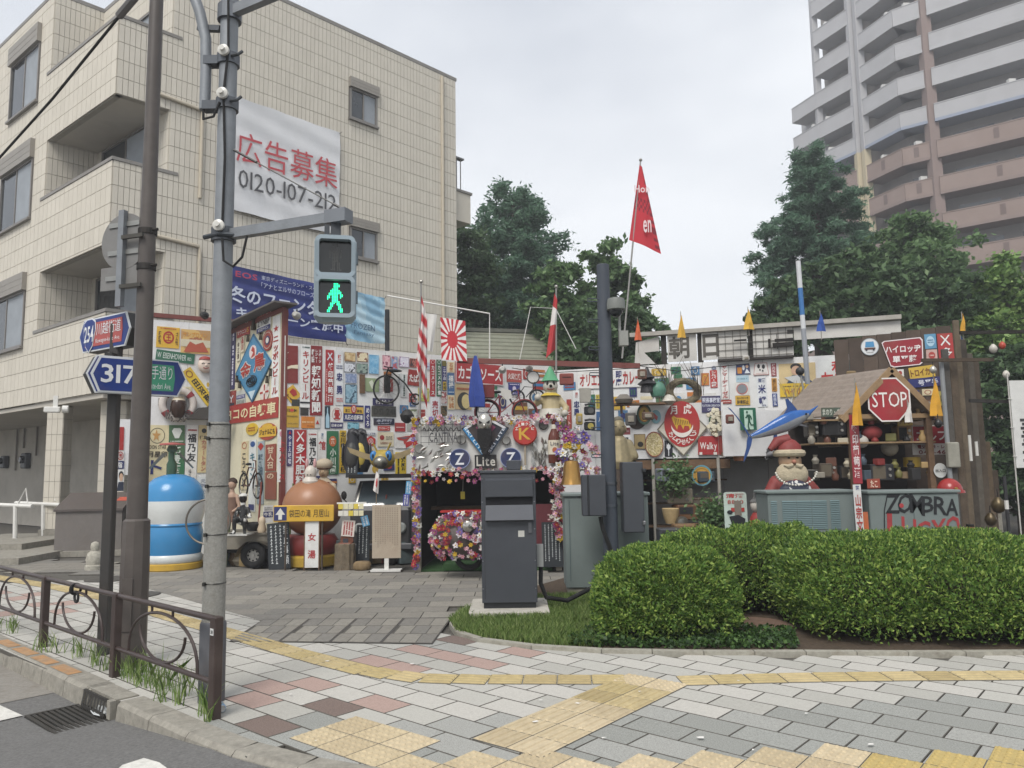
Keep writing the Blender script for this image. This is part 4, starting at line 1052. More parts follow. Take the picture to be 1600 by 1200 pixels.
for x in (-.12,): MB().box(x-.1,-.026,-.025,x+.1,-.013,.025).build('stiffener',metal('#9a9a96',.5),rs2)
# --- blue route signs on a slim post
NP = Vector((-4.30,8.27,0))
slp = thing('sign_post','slim dark post carrying the two blue route signs','post',NP)
MB().bbox(-.052,-.052,-.05,.052,.052,at(170,560,NP.y).z+.38,.01).build('post',mat('#3a3836',rough=.5,var=.1,dirt=.2),slp)
MB().box(-.04,-.16,at(170,560,NP.y).z+.0 ,.04,-.053,at(170,560,NP.y).z+.04).build('clamp',metal('#444341'),slp)
def hexboard(w_,h_,tip): return [(-w_/2+tip,-h_/2),(w_/2-tip,-h_/2),(w_/2,0),(w_/2-tip,h_/2),(-w_/2+tip,h_/2),(-w_/2,0)]
def route(name,label,pL,pR,zc0,h_,inner,num,jp,en,shield):
 A,Bv = Vector(pL),Vector(pR); d = (Bv-A); w_ = d.length; a = math.atan2(d.y,d.x); c = (A+Bv)/2
 t = thing(name,label,'sign',(c.x,c.y,zc0),a)
 MB().plate(hexboard(w_*.99,h_*.97,.09),.02,.16).build('light_box',mat('#2a2928',rough=.5),t)
 MB().plate(hexboard(w_,h_,.09),0,.018).build('border',ink('#cfd2d4'),t)
 MB().plate(hexboard(w_-.03,h_-.03,.085),-.004,-.0005).build('board',enamel('#1c3578'),t)
 MB().plate([(-w_*.36,-h_*.36),(w_*.36,-h_*.36),(w_*.375,0),(w_*.36,h_*.36),(-w_*.36,h_*.36)],-.008,-.0045).build('colour_panel',ink(inner),t)
 if shield == 'drop':
  pts = [(-.13,.16),(-.06,.20),(.06,.20),(.13,.16),(.14,.06),(.08,-.14),(.0,-.215),(-.08,-.14),(-.14,.06)]; cx = -w_*.27; s_ = h_/.40
 else:
  pts = [(-.27,0),(-.19,.185),(.25,.185),(.25,-.185),(-.19,-.185)]; cx = -w_*.20; s_ = h_/.40
 MB().plate([(cx+p[0]*s_*1.0,p[1]*s_*1.02) for p in pts],-.013,-.0085).build('shield_border',ink('#cfd2d4'),t)
 MB().plate([(cx+p[0]*s_*.90,p[1]*s_*.93) for p in pts],-.017,-.0135).build('shield',enamel('#1c3578'),t)
 hw = .105 if shield == 'drop' else .19
 text_mesh(MB(),num,cx-hw*s_+(.0 if shield == 'drop' else .02),-.09*s_,cx+hw*s_,.11*s_,-.020).build('lettering',ink('#d9dbdc'),t,smooth='keep')
 x0 = cx+(.15 if shield == 'drop' else .26)*s_
 text_mesh(MB(),jp,x0,-.02*s_,w_*.345,.13*s_,-.012,bold=False).build('lettering',ink('#d9dbdc'),t,smooth='keep')
 text_mesh(MB(),en,x0,-.125*s_,w_*.335,-.06*s_,-.012,bold=False).build('lettering',ink('#d9dbdc'),t,smooth='keep')
 return t
route('route_sign','blue and red route sign numbered 254 on the slim post',(at(124,530,8.62).x,8.62,0),(at(203,510,8.05).x,8.05,0),at(162,519,8.3).z,.37,'#a8514c','254','川越街道','Kawagoe-kaido Ave.','drop')
route('route_sign','blue and green route sign numbered 317 under the red one',(at(135,580,7.92).x,7.92,0),(at(291,600,8.6).x,8.6,0),at(213,588,8.25).z,.40,'#3f8f70','317','山手通り','Yamate-dori Ave.','arrow')
# --- guard rail
gr_ = thing('guard_rail','dark brown pedestrian railing with hooped panels along the kerb','railing',K0,math.atan2(KD.y,KD.x))
posts = (0,-1.90,-3.85,-5.8,-7.75)
for k,t in enumerate(posts):
 MB().bbox(t-.045,-.035,-.05,t+.045,.035,.755,.006).build('post',M_rail,gr_)
for p,q in zip(posts[1:],posts):
 a_,c_ = p+.045,q-.045; m_ = (a_+c_)/2; sw_ = .66
 MB().tube([(a_,0,.735),(c_,0,.735)],.024,10).build('top_rail',M_rail,gr_,smooth=True)
 MB().tube([(a_,0,.26),(c_,0,.26)],.021,10).build('bottom_rail',M_rail,gr_,smooth=True)
 MB().tube([(m_-sw_*math.cos(R(v)),0,.27+.405*math.sin(R(v))**.8) for v in range(0,181,10)],.0135,8).build('arch',M_rail,gr_,smooth=True)
 MB().tube([(m_-sw_*.66*math.cos(R(v)),0,.53-.255*math.sin(R(v))) for v in range(0,181,10)],.0125,8).build('hoop',M_rail,gr_,smooth=True)
 for x in (-.2,.2): MB().cyl((m_+x,0,.65),(m_+x,0,.735),.012,n=6).build('spacer',M_rail,gr_)
ch = thing('bicycle_chain_lock','black looped cable lock hanging on the railing top bar','lock',K0+KD*-2.95+Vector((0,0,.70)),math.atan2(KD.y,KD.x))
MB().torus((0,-.005,.0),.05,.014,n=18,axis='x').torus((.05,-.012,-.075),.05,.013,n=18,axis='y').build('loop',M_rubber,ch,smooth=True)
MB().box(-.025,-.055,-.03,.02,-.03,.03).build('lock_body',M_rubber,ch)
sk = MB().box(.02,-.004,0,.02+.05,0,.05); o = sk.build('sticker',mat('#cfcfcc'),gr_,loc=(-.045,-.0365,.62))
text_mesh(MB(),'UM',-.02,.62+.008,.018,.66,-.0415).build('sticker_lettering',ink('#444444'),gr_,smooth='keep')
# litter by the rail
p = g(345,1112)
cn = thing('drink_can','crushed blue and white drink can beside the railing foot','can',(p.x,p.y,.036),rot=(R(90),0,R(30)))
MB().lathe([(.028,-.055),(.033,-.045),(.033,.04),(.027,.055)],16).build('body',mat('#8fb0cf',rough=.3,metal=.5,var=.3,scale=30),cn,smooth=30)
MB().lathe([(.026,.055),(.024,.058),(.01,.057)],16).build('lid',metal('#b5b7b8'),cn)
p = g(168,1113,-.14); rng = np.random.default_rng(5)
b = MB(); n1 = 12
for i in range(n1):
 for j in range(n1):
  a_ = 6.283*i/n1; r_ = .15*(j/n1)**.6
  b.v.append((r_*1.3*math.cos(a_)*(1+.35*rng.normal()*.4),r_*.8*math.sin(a_),.02+.09*rng.random()*(1-j/n1)))
for i in range(n1):
 for j in range(n1-1): b.f.append((i*n1+j,((i+1) % n1)*n1+j,((i+1) % n1)*n1+j+1,i*n1+j+1)); b.m.append(0)
tag(b.build('plastic_bag',mat('#c9cccb',rough=.2,var=.1,alpha=.8,spec=.8),loc=(p.x,p.y,road_z(p)+.008),rot=(0,0,R(-40)),smooth=25),'crumpled clear plastic bag lying at the drain inlet','bag')
# --- charcoal equipment cabinet on a concrete plinth
KC = g(797,962); KC = Vector((KC.x,KC.y+.32,0))
pl_ = thing('concrete_plinth','pale square concrete plinth in the grass','plinth',KC)
MB().bbox(-.52,-.55,-.02,.50,.5,.085,.012).build('block',mat('#b4b0a6',rough=.9,var=.12,scale=14,bump=.15,dirt=.25),pl_)
kc = thing('equipment_cabinet','tall charcoal utility cabinet with hooded louvre on the plinth','cabinet',(KC.x,KC.y,.085))
W_,D_,H_ = .355,.30,1.76
MB().box(-W_+.02,-D_+.03,0,W_-.02,D_-.02,.07).build('base',M_black,kc)
MB().bbox(-W_,-D_,.07,W_,D_,H_-.04,.008).build('body',M_char,kc)
MB().bbox(-W_-.015,-D_-.02,H_-.04,W_+.015,D_+.015,H_,.008).build('lid',M_char,kc)
b = MB().add([(-W_+.06,-D_-.004,H_-.10),(W_-.04,-D_-.004,H_-.10),(W_-.04,-D_-.05,H_-.13),(-W_+.06,-D_-.05,H_-.13),(-W_+.06,-D_-.05,H_-.34),(W_-.04,-D_-.05,H_-.34),(-W_+.06,-D_-.004,H_-.34),(W_-.04,-D_-.004,H_-.34)],[(0,3,2,1),(3,4,5,2),(4,6,7,5),(0,6,4,3),(1,2,5,7)])
b.build('hood',M_char,kc)
b = MB().add([(-W_+.06,-D_-.004,H_-.35),(W_-.04,-D_-.004,H_-.35),(W_-.04,-D_-.003,H_-.62),(-W_+.06,-D_-.003,H_-.62)],[(0,3,2,1)]); b.build('louvre_shade',mat('#141519',rough=.9),kc,smooth='keep')  # flat dark sheet: the recess shade is painted onto the closed front
b = MB().add([(-W_+.06,-D_-.006,H_-.45),(W_-.04,-D_-.006,H_-.45),(W_-.035,-D_-.075,H_-.64),(-W_+.055,-D_-.075,H_-.64),(-W_+.055,-D_-.004,H_-.66),(W_-.035,-D_-.004,H_-.66)],[(0,3,2,1),(3,4,5,2),(0,4,3),(1,2,5)]); b.build('drip_tray',mat('#4a4d54',rough=.5,var=.06),kc)
MB().bbox(-.02,-.12,H_,.17,.1,H_+.13,.01).build('top_box',M_char,kc)
for x in (-W_+.015,W_-.02):
 for z in (.25,.6,1.0,1.35,1.65): MB().lathe([(.008,0),(.006,.006)],8,(x,-D_-.0005,z),axis='y').build('bolt',metal('#8a8c90'),kc)
b = MB().tube([(W_,-.05,.55),(W_+.06,-.05,.5),(W_+.05,-.08,.28),(W_+.12,-.1,.1),(W_+.4,.0,.04),(W_+.75,.35,.14),(W_+.95,.6,.18)],.03,10); b.build('conduit',M_rubber,kc,smooth=True)
MB().box(W_,-.16,.5,W_+.09,0,.78).build('junction_box',mat('#8d8f8e',rough=.5),kc)
# --- dark steel pole with boxes
DP = Vector((at(950,700,11.2).x,11.2,0))
dp = thing('equipment_pole','tall dark blue-grey steel pole with step irons in the hedge','pole',DP)
M_dp = mat('#3d434c',rough=.5,var=.08,scale=4,dirt=.15,dirtcol='#6a7078')
zp = at(942,415,DP.y).z
MB().lathe([(.112,0),(.108,2.0),(.095,zp),(.088,zp+.01)],24).build('shaft',M_dp,dp,smooth=30)
for py in (468,500,543,583,625,668,710):
 z = at(940,py,DP.y).z; MB().tube([(-.08,-.05,z),(-.24,-.08,z),(-.25,-.08,z-.03),(-.24,-.09,z-.045),(-.1,-.06,z-.045)],.008,6).build('step_iron',M_dp,dp)
def pbox(x0,y0,x1,y1,Yo,dpt,name,m):
 A_,B_ = at(x0,y0,DP.y+Yo),at(x1,y1,DP.y+Yo); o = MB().bbox(A_.x-DP.x,Yo,B_.z,B_.x-DP.x,Yo+dpt,A_.z,.012); return o.build(name,m,dp)
pbox(909,742,948,806,-.32,.2,'meter_box',M_char); pbox(917,742,922,806,-.33,.02,'box_seam',M_black)
x = pbox(972,722,1008,832,-.1,.3,'breaker_box',M_char)
pbox(1003,732,1010,738,-.13,.03,'latch',M_black); pbox(1004,814,1010,821,-.13,.03,'latch',metal('#88888a'))
MB().tube([(-.16,-.2,at(935,806,DP.y).z),(-.13,-.2,1.0),(-.02,-.14,.7),(-.0,-.12,.3)],.03,8).build('flexible_conduit',M_rubber,dp,smooth=True)
for py in (755,790):
 z = at(945,py,DP.y).z; MB().lathe([(.118,-.02),(.118,.02)],20,(0,0,z)).build('band',metal('#5d636b',.5),dp)
cz = at(952,490,DP.y).z
MB().lathe([(.04,.26),(.12,.24),(.135,.18),(.135,.08),(.125,.07)],20,(.16,-.14,cz-.05)).build('camera_housing',mat('#6f726e',rough=.5,var=.06),dp,smooth=30)
MB().ball((.16,-.14,cz+.02),.10,16,z0=-1,z1=0).build('camera_dome',mat('#2a2d30',rough=.1),dp,smooth=True)
MB().cbox(.27,-.02,cz-.38,.13,.12,.22).build('control_box',mat('#8b8c87',rough=.5),dp); MB().cyl((.22,-.02,cz-.28),(.22,-.02,cz-.02),.02,n=8).build('riser',mat('#9a9b97',rough=.5),dp)
# --- grey-green cabinets
def cab(label,x0,x1,ytop,Y,dpt=.6,base=0.0):
 A_,B_ = at(x0,ytop,Y),at(x1,ytop,Y); c = (A_+B_)/2; w_ = (B_.x-A_.x)
 t = thing('utility_cabinet',label,'cabinet',(c.x,Y,0),group='grey-green utility cabinets'); h_ = c.z
 MB().box(-w_/2+.03,.03,0,w_/2-.03,dpt-.03,.1).build('base',M_conc,t)
 MB().bbox(-w_/2,0,.1,w_/2,dpt,h_-.05,.012).build('body',M_teal,t)
 MB().bbox(-w_/2-.03,-.03,h_-.05,w_/2+.03,dpt+.03,h_,.012).build('roof',M_teal,t)
 return t,w_,h_
t,w_,h_ = cab('plain grey-green cabinet standing behind the dark steel pole',882,1012,770,11.6)
MB().box(-w_/2+.06,-.006,.2,-w_/2+.07,0,h_-.1).build('door_seam',mat('#4d5d5e'),t)
t,w_,h_ = cab('grey-green cabinet with louvred vents and black tag',1199,1333,766,12.3)
for a_,c_ in ((.03,.10),(.16,.33),(.335,.50),(.505,.68),(.72,.83)):
 for k in range(16):
  z = h_-.16-k*.028; MB().add([(-w_/2+a_*w_,-.003,z),(-w_/2+c_*w_,-.003,z),(-w_/2+c_*w_,-.016,z-.02),(-w_/2+a_*w_,-.016,z-.02)],[(0,3,2,1)]).build('louvre',mat('#64797b',rough=.6),t,smooth='keep')
b = MB(); pts = [(-.42,.50),(-.40,.40),(-.1,.58),(-.2,.38),(.1,.56),(.05,.40),(.35,.58),(.25,.42),(.55,.52),(.62,.66),(.58,.45)]
b.tube([(x,-.012,z) for x,z in pts],.016,5).build('graffiti',mat('#1c1d1e',rough=.7),t)
t2,w_,h_ = cab('grey-green cabinet sprayed with black and red graffiti',1357,1497,766,12.2)
rg = random.Random(5)
for word,za_,zb_,c in (('ZOMBRA',h_-.37,h_-.10,'#1f2124'),('LUCYO',h_-.78,h_-.42,'#9c3a3c')):
 for k,ch in enumerate(word):
  n = len(word); x = -w_*.32+w_*.8*k/n; wd = w_*.8/n*1.08; b = MB(); text_mesh(b,ch,0,0,1,1,-.005-.0008*k); a = rg.uniform(-.22,.12); sh = .25; dz = rg.uniform(-.03,.03); sc = rg.uniform(.9,1.15)
  b.v = [(x+wd*sc*(v[0]+sh*(v[2]-.5)*.5)+a*(v[2]-.5)*.1,v[1],za_+dz+(zb_-za_)*sc*(v[2]+a*(v[0]-.5))) for v in b.v]; b.build('graffiti',mat(c,rough=.7,var=.2),t2,smooth='keep')
b = MB().tube([(-w_*.36,-.008,h_-.75),(-w_*.34,-.008,h_-.3),(-w_*.3,-.008,h_-.09)],.008,5).build('graffiti',mat('#1f2124',rough=.7,var=.2),t2)
MB().plate(ellipse(-.24,h_-.27,-.17,h_-.20,14),-.009,-.0055).build('graffiti_dot',mat('#a03a3c',rough=.7),t2)
# --- storage chest and statue by the entrance, bicycle rack
p = g(132,868); bx = thing('storage_chest','grey brown steel storage chest with sloping lid by the entrance','chest',(p.x+.1,p.y,0),R(8))
MB().box(-.75,-.05,.12,.72,.75,1.06).build('body',mat('#6f6a66',rough=.6,var=.1,dirt=.25),bx)
MB().add([(-.78,-.1,1.08),(.75,-.1,1.08),(.75,.8,1.45),(-.78,.8,1.45),(-.78,-.1,1.03),(.75,-.1,1.03),(.75,.8,1.03),(-.78,.8,1.03)],[(0,1,2,3),(4,7,6,5),(0,4,5,1),(1,5,6,2),(2,6,7,3),(3,7,4,0)]).build('lid',mat('#544d49',rough=.5,var=.1,dirt=.2),bx)
MB().add([(.45,.3,1.252),(.68,.3,1.252),(.7,.5,1.334),(.47,.5,1.334)],[(0,1,2,3)]).build('red_label',mat('#b0503c'),bx,smooth='keep')
MB().box(-.95,-.2,-.01,.9,.85,.12).build('footing',M_conc,bx)
rk = thing('bicycle_rack','white steel wall rack for bicycles under the building','rack',(g(14,858).x,g(14,858).y,0),R(-20))
for k in range(2):
 y = k*.8
 MB().tube([(-.9,y,1.15),(.75,y,1.1)],.05,8).build('rail',M_white,rk); MB().tube([(.15,y,1.12),(.2,y,.2),(.75,y-.2,.05)],.055,8).build('strut',M_white,rk)
 MB().tube([(.1,y+.1,1.15),(.3,y+.15,1.55),(.45,y+.1,1.2)],.02,6).build('hoop',M_white,rk)
lp = g(147,890); ln_ = thing('stone_figure','small pale stone figure seated on the pavement edge','statue',(lp.x,lp.y,0))
MB().lathe([(.17,0),(.17,.08),(.14,.1),(.16,.2),(.13,.32),(.07,.37),(.085,.44),(.07,.52),(.02,.55)],14).build('body',mat('#a7a397',rough=.95,var=.3,scale=20,bump=.5),ln_,smooth=50)
# --- overhead cable
oc = thing('stay_cable','thick black cable running down from the brown post top','cable')
pA,pB = at(212,-6,BP.y-.1),at(-20,268,BP.y+2.2)
MB().tube([pA,pA.lerp(pB,.5)+Vector((0,0,-.06)),pB],.017,6).build('strand',M_rubber,oc,smooth=True); MB().tube([pA,pA.lerp(pB,.09)],.045,8).build('sleeve',mat('#6c6a68',rough=.6),oc)
# --- grass and weeds
def blades(name,label,pts,h0,m,parent=None):
 rng = np.random.default_rng(len(pts)); n = len(pts); a = rng.uniform(0,6.283,n); h = h0*rng.uniform(.5,1.3,n); ln = rng.normal(size=(n,2))*.35*h[:,None]; w_ = .0035+.002*rng.random(n)
 P = np.array(pts); dx = np.stack([np.cos(a),np.sin(a),0*a],1)*w_[:,None]
 tip = P+np.concatenate([ln,h[:,None]],1); mid = P+np.concatenate([ln*.35,h[:,None]*.6],1)
 v = np.stack([P-dx,P+dx,mid+dx*.8,tip,mid-dx*.8],1).reshape(-1,3); i = np.arange(n)*5
 f = np.stack([i,i+1,i+2,i+3,i+4],1)
 o = np_mesh(name,v,f,m); tag(o,label,'grass'); o['kind'] = 'stuff'; return o
LF_gr = leaf_mat('#587338','#7a9250','#a3b173',.4)
GP = G2([(712,990),(702,972),(722,958),(770,940),(940,930),(960,985),(940,1012),(830,1008),(750,998)])
rng = np.random.default_rng(3); pts = []
xs = [p[0] for p in GP]; ys = [p[1] for p in GP]
while len(pts) < 17000:
 x,y = rng.uniform(min(xs),max(xs)),rng.uniform(min(ys),max(ys))
 if inpoly((x,y),GP) and not (abs(x-KC.x+.01) < .52 and abs(y-KC.y+.02) < .53): pts.append((x,y,.006))
blades('grass','short green grass around the charcoal cabinet plinth',pts,.085,LF_gr)
pts = []
for _ in range(26):
 t = rng.uniform(-5.5,.1); w0 = rng.uniform(-.10,.16); c = K0+KD*t-KN*w0
 for _ in range(rng.integers(4,16)): q = c+Vector((*rng.normal(size=2)*.03,0)); pts.append((q.x,q.y,0))
for t,k in ((-1.25,90),(-1.75,100),(-3.3,30)):
 for _ in range(k): q = K0+KD*(t+rng.normal()*.16)-KN*abs(rng.normal()*.13+.1); pts.append((q.x,q.y,0))
blades('grass','weeds growing along the kerb under the railing',pts,.2,LF_gr)
# low ground cover in front of the hedge
n = 9000; px = rng.uniform(.55,4.2,n); py = rng.uniform(7.95,9.0,n); ok = np.array([inpoly((x,y),G2([(880,1010),(930,985),(1130,985),(1240,990),(1250,1016),(1100,1016),(950,1014)])) for x,y in zip(px,py)])
cen = np.stack([px,py,rng.uniform(.02,.09,n)],1)[ok]; v,f = leaves(rng,cen,.05,.8)
o = np_mesh('ground_cover',v,f,leaf_mat('#26391d','#38522a','#54703a',.2)); tag(o,'low dark leafy ground cover in front of the bushes','ground cover'); o['kind'] = 'stuff'
p = g(1180,985); mh = thing('buried_cover','rusty round cover half buried under the hedge','manhole',(p.x,p.y+.1,.01)); MB().lathe([(.45,0),(.45,.035),(.42,.045)],28).build('lid',mat('#6a5548',rough=.9,var=.3,scale=8,dirt=.4),mh)
rng = np.random.default_rng(77)
for k in range(16):
 x,y = rng.uniform(380,1500),rng.uniform(1030,1190); p = g(x,y); s_ = rng.uniform(.012,.03); n = 6; b = MB()
 b.add([(s_*math.cos(i)*rng.uniform(.5,1.4),s_*.6*math.sin(i)*rng.uniform(.5,1.4),rng.uniform(.0,.006)) for i in range(n)],[tuple(range(n))])
 tag(b.build('paper_scrap',mat('#cfcdc8',rough=.8),loc=(p.x,p.y,.016),smooth='keep'),'tiny white paper scrap lying on the paving','litter','paper scraps on the paving')
cv = thing('security_camera','white security camera under the building soffit','camera',at(90,641,18.6),R(20)); MB().bbox(-.28,-.1,-.06,.06,.06,.08,.02).build('body',M_white,cv); MB().lathe([(.09,0),(.09,.12),(.07,.13)],14,(.12,-.08,.02),axis='x').build('lens_hood',M_white,cv); MB().box(-.1,-.03,.08,.0,.03,.35).build('mount',M_white,cv)
# ================================================================ SIGN WALLS
def wx(px,Y,py=680): return (at(px,py,Y).x,Y)
W1 = Wall(wx(230,17.6),wx(347,18.45)); W2 = Wall(wx(361,18.7),wx(440,16.2)); W3 = Wall(wx(440,16.2),wx(862,20.2))
W5 = Wall(wx(868,18.7),wx(1425,16.3)); W8 = Wall(wx(985,16.2),wx(1132,15.85)); W7 = Wall(wx(1130,15.55),wx(1290,16.15))
W6 = Wall(wx(1312,15.6),wx(1499,14.9)); W9 = Wall(wx(648,14.4),wx(882,14.3)); W10 = Wall(wx(1325,14.15),wx(1470,13.95)); W0 = Wall(wx(174,16.9),wx(215,17.2))
RED,DRED,NAVY,GRN,YEL,WHT,CRM,BLK = '#a3302d','#852a2b','#282e66','#2f6a47','#cfa638','#dcdcd9','#d2c7a2','#232427'
M_board = [mat(c,rough=.65,var=.08,scale=1.5,dirt=.4,dirtcol='#948c80') for c in ('#dadada','#d5d6d5','#dedddb')]
M_post = mat('#6e3a34',rough=.6,var=.12,scale=6,dirt=.2); M_wood = mat('#6b5440',rough=.85,var=.3,scale=9,bump=.3,dirt=.25); M_wood2 = mat('#8d7658',rough=.8,var=.25,scale=9,dirt=.2); M_dark = mat('#1d1b1a',rough=.9,var=.2)
def wallthing(wl,label,ztop,step=1.2,z0=0.0,u0=0.0,u1=None,mats=M_board,name='sign_wall',thick=.05,pname='panel'):
 u1 = wl.len if u1 is None else u1; t = thing(name,label,'wall',wl.P(u0,0),wl.a); n = max(1,round((u1-u0)/step)); s = (u1-u0)/n
 for i in range(n): MB().box(i*s+.003,.0,z0,(i+1)*s-.003,thick,ztop if not callable(ztop) else ztop(u0+(i+.5)*s)).build(pname,mats[i % len(mats)],t)
 MB().box(0,thick+.002,z0,u1-u0,thick+.06,z0+.08).build('bottom_rail',M_wood,t); zz = ztop if not callable(ztop) else ztop(u0)
 MB().box(0,thick+.002,zz-.09,u1-u0,thick+.06,zz-.01).build('top_rail',M_wood,t)
 return t
z1t,z2t,z3t = W1.uz(285,503)[1],W2.uz(438,489)[1],W3.uz(600,548)[1]
wallthing(W1,'tall white sign wall behind the steel pole',z1t,.9)
wallthing(W2,'cream sign wall panel turned toward the side street',z2t,.9,mats=[mat('#cfc9b0',rough=.7,var=.08,scale=2,dirt=.2)])
wallthing(W3,'long white sign wall crowded with enamel signs',z3t,1.15)
wallthing(W0,'narrow white sign board at the wall end beside the brown post',W0.uz(190,655)[1],1.0,z0=W0.uz(190,742)[1])
t = thing('corner_post','dark red steel corner post of the sign wall','post',W3.P(0,0),W3.a); MB().box(-.015,-.03,0,.09,.09,z2t+.06).build('post',M_post,t); MB().box(.02,-.035,z3t-1.15,.04,-.02,z3t+.15).build('white_tube',mat('#c9c6c0'),t)
t = thing('roof_beam','dark red beam along the top of the cream sign panel','beam',W2.P(0,0),W2.a); MB().box(-1.2,-.03,z2t+.0,W2.len,.06,z2t+.10).build('beam',M_post,t); MB().box(-.2,-.32,z2t+.12,W2.len+.25,.2,z2t+.16).build('flashing',mat('#5b5855',rough=.7,dirt=.3),t)
t = thing('roof_beam','dark red beam over the wall behind the life ring','beam',W1.P(0,0),W1.a); MB().box(-.1,-.03,z1t+.06,W1.len+.2,.06,z1t+.16).build('beam',M_post,t); MB().box(-.1,-.02,0,0,.06,z1t+.06).build('post',M_post,t)
# strip sign board
M_face = '#c7a58c'
S(W0,(6,75,165,104,325),RED,'red vertical sign on the narrow board at the wall end')
S(W0,(6,36,165,72,325),WHT,'white strip sign with tiny black writing beside the red one',LN('#333333',.2,.3,.8,.95,1,True))
S(W0,(6,36,330,104,400),WHT,'small white sign with a red ringed character',RG(RED,.35,.08,.95,.92,.10),T('労',RED,.5,.25,.8,.75))
S(W0,(6,36,402,104,455),NAVY,'small navy sign with one white character',T('指',WHT,.3,.1,.85,.9))
S(W0,(6,36,460,104,610),WHT,'white portrait poster below the navy plate',EL('#2a2a2d',.45,.08,.95,.45),EL(M_face,.52,.18,.9,.55),PG('#2e3444',(.3,1),(.45,.58),(1,.58),(1,1)),LN('#444444',.05,.1,.3,.95,1,True))
# W1
S(W1,(4,425,292,630,478),YEL,'yellow square sign with red ring emblem',RG(RED,.28,.20,.76,.80,.14),T('王',RED,.40,.34,.64,.66),V('護謨靴','#4a3326',.08,.22,.20,.85),V('ゴム靴','#4a3326',.82,.22,.94,.85),LN(RED,.15,.04,.85,.12,1))
S(W1,(4,643,318,905,530),'#b98b52','rusted orange picture poster near the steel pole',T('サンプロメン','#c48a3a',.06,.10,.9,.33),RC('#c6bfa8',.0,.42,1,.72),PG('#a8553f',(.1,.95),(.3,.5),(.5,.62),(.75,.5),(.95,.92)),pic=print_mat(3,('#b08a5a','#c9a767','#a06848','#c8bfa5'),2.5))
S(W1,(4,420,512,765,603),'#2d6149','green street name plate with white letters',T('W EISENHOWER','#cfd8d2',.03,.22,.78,.78,False),T('RD.','#cfd8d2',.82,.4,.93,.72,False),tilt=R(4),name='street_sign')
S(W1,(4,755,640,850,1010),'#cfb037','slanting yellow sign with black characters',V('田沼商',BLK,.2,.27,.8,.95),RG('#7a3b2e',.2,.04,.8,.22,.12),tilt=R(-37))
def life_ring():
 u,z = W1.uz(277,632); t = thing('life_ring','white life ring with red bands hanging on the wall','life ring',W1.P(u,z,.12),W1.a); rr = W1.rect(247,600,307,662); r0 = (rr[2]-rr[0])/2
 MB().torus((0,0,0),r0*.80,r0*.20,40,10).build('ring',mat('#c3bbb4',rough=.7,var=.1,dirt=.3),t,smooth=True)
 for a in (40,140,220,320):
  b = MB(); vs = []
  for i in range(5):
   q = R(a-9+4.5*i)
   for j in range(10): p = 2*math.pi*j/10; rr2 = r0*.80+r0*.212*math.cos(p); vs.append((rr2*math.cos(q),r0*.212*math.sin(p),rr2*math.sin(q)))
  b.add(vs,[(i*10+j,i*10+(j+1) % 10,i*10+10+(j+1) % 10,i*10+10+j) for i in range(4) for j in range(10)]).build('red_band',mat('#8a3a3c',rough=.7),t,smooth=True)
 b = MB()
 for k,ch in enumerate('松濱丸号'): 
  a = R(232+25*k); x,zz = r0*.8*math.cos(a),r0*.8*math.sin(a); text_mesh(b,ch,x-.09,zz-.1,x+.09,zz+.1,-r0*.215)
 b.build('lettering',ink('#55504c'),t,smooth='keep')
 v = thing('glazed_vase','brown glazed vase inside the life ring','vase',W1.P(u,z-r0*.3,.2),W1.a)
 MB().lathe([(.08,-.2),(.14,-.1),(.17,.1),(.15,.2),(.1,.24),(.13,.28)],18).build('body',mat('#3b2a22',rough=.25,var=.3,scale=8),v,smooth=50)
 MB().lathe([(.15,.2),(.115,.245),(.135,.285)],18).build('pale_rim',mat('#b5ac98',rough=.4),v,smooth=50)
life_ring()
u,z = W1.uz(320,571); t = thing('festival_mask','white smiling festival mask with red cap','mask',W1.P(u,z,.08),W1.a)
MB().ball((0,0,0),(.17,.10,.19),18).build('face',mat('#cdbdb0',rough=.5),t,smooth=True); MB().ball((0,-.0,.12),(.15,.1,.09),16,z0=0).build('cap',mat('#8f3b38',rough=.6),t,smooth=True)
for x in (-.06,.06): MB().tube([(x-.035,-.09,.02),(x,-.10,.035),(x+.035,-.09,.02)],.008,5).build('eye',M_dark,t)
MB().tube([(-.06,-.085,-.07),(0,-.095,-.10),(.06,-.085,-.07)],.01,5).build('mouth',mat('#8f3b38'),t); MB().ball((0,-.1,-.02),.028,10).build('nose',mat('#cdbdb0',rough=.5),t,smooth=True)
u,z = W1.uz(322,648); t = thing('tile_ornament','dark curved roof tile ornament above the lower signs','ornament',W1.P(u,z,.05),W1.a)
MB().plate([(-.5,-.12),(-.3,.02),(-.2,.14),(.1,.17),(.35,.05),(.5,-.06),(.5,-.14)],-.25,0).build('eave_tile',mat('#46433f',rough=.7,var=.2),t); MB().lathe([(.0,0),(.12,.02),(.08,.1)],12,(.12,-.1,.16)).build('ridge_tile',mat('#57534d',rough=.7),t)
S(W1,(6,252,152,412,540),CRM,'cream sign with star and crescent emblem',RG(BLK,.16,.05,.82,.33,.035),PG('#b98e55',*[(.45+(.20 if i % 2 == 0 else .08)*math.sin(R(36*i)),.19-(.12 if i % 2 == 0 else .048)*math.cos(R(36*i))) for i in range(10)]),T('MOON STAR','#4a4038',.06,.36,.9,.43),T('月星印','#3d3831',.1,.47,.95,.58),T('ト',NAVY,.25,.63,.75,.88))
S(W1,(6,415,152,526,505),GRN,'green vertical sign with white fan emblem',PG('#d5d8d2',(.3,.06),(.7,.06),(.82,.12),(.62,.26),(.38,.26),(.18,.12)),LN('#c9d0c8',.1,.3,.9,.34,1),V('七麦酒','#c9d0c8',.3,.37,.75,.98))
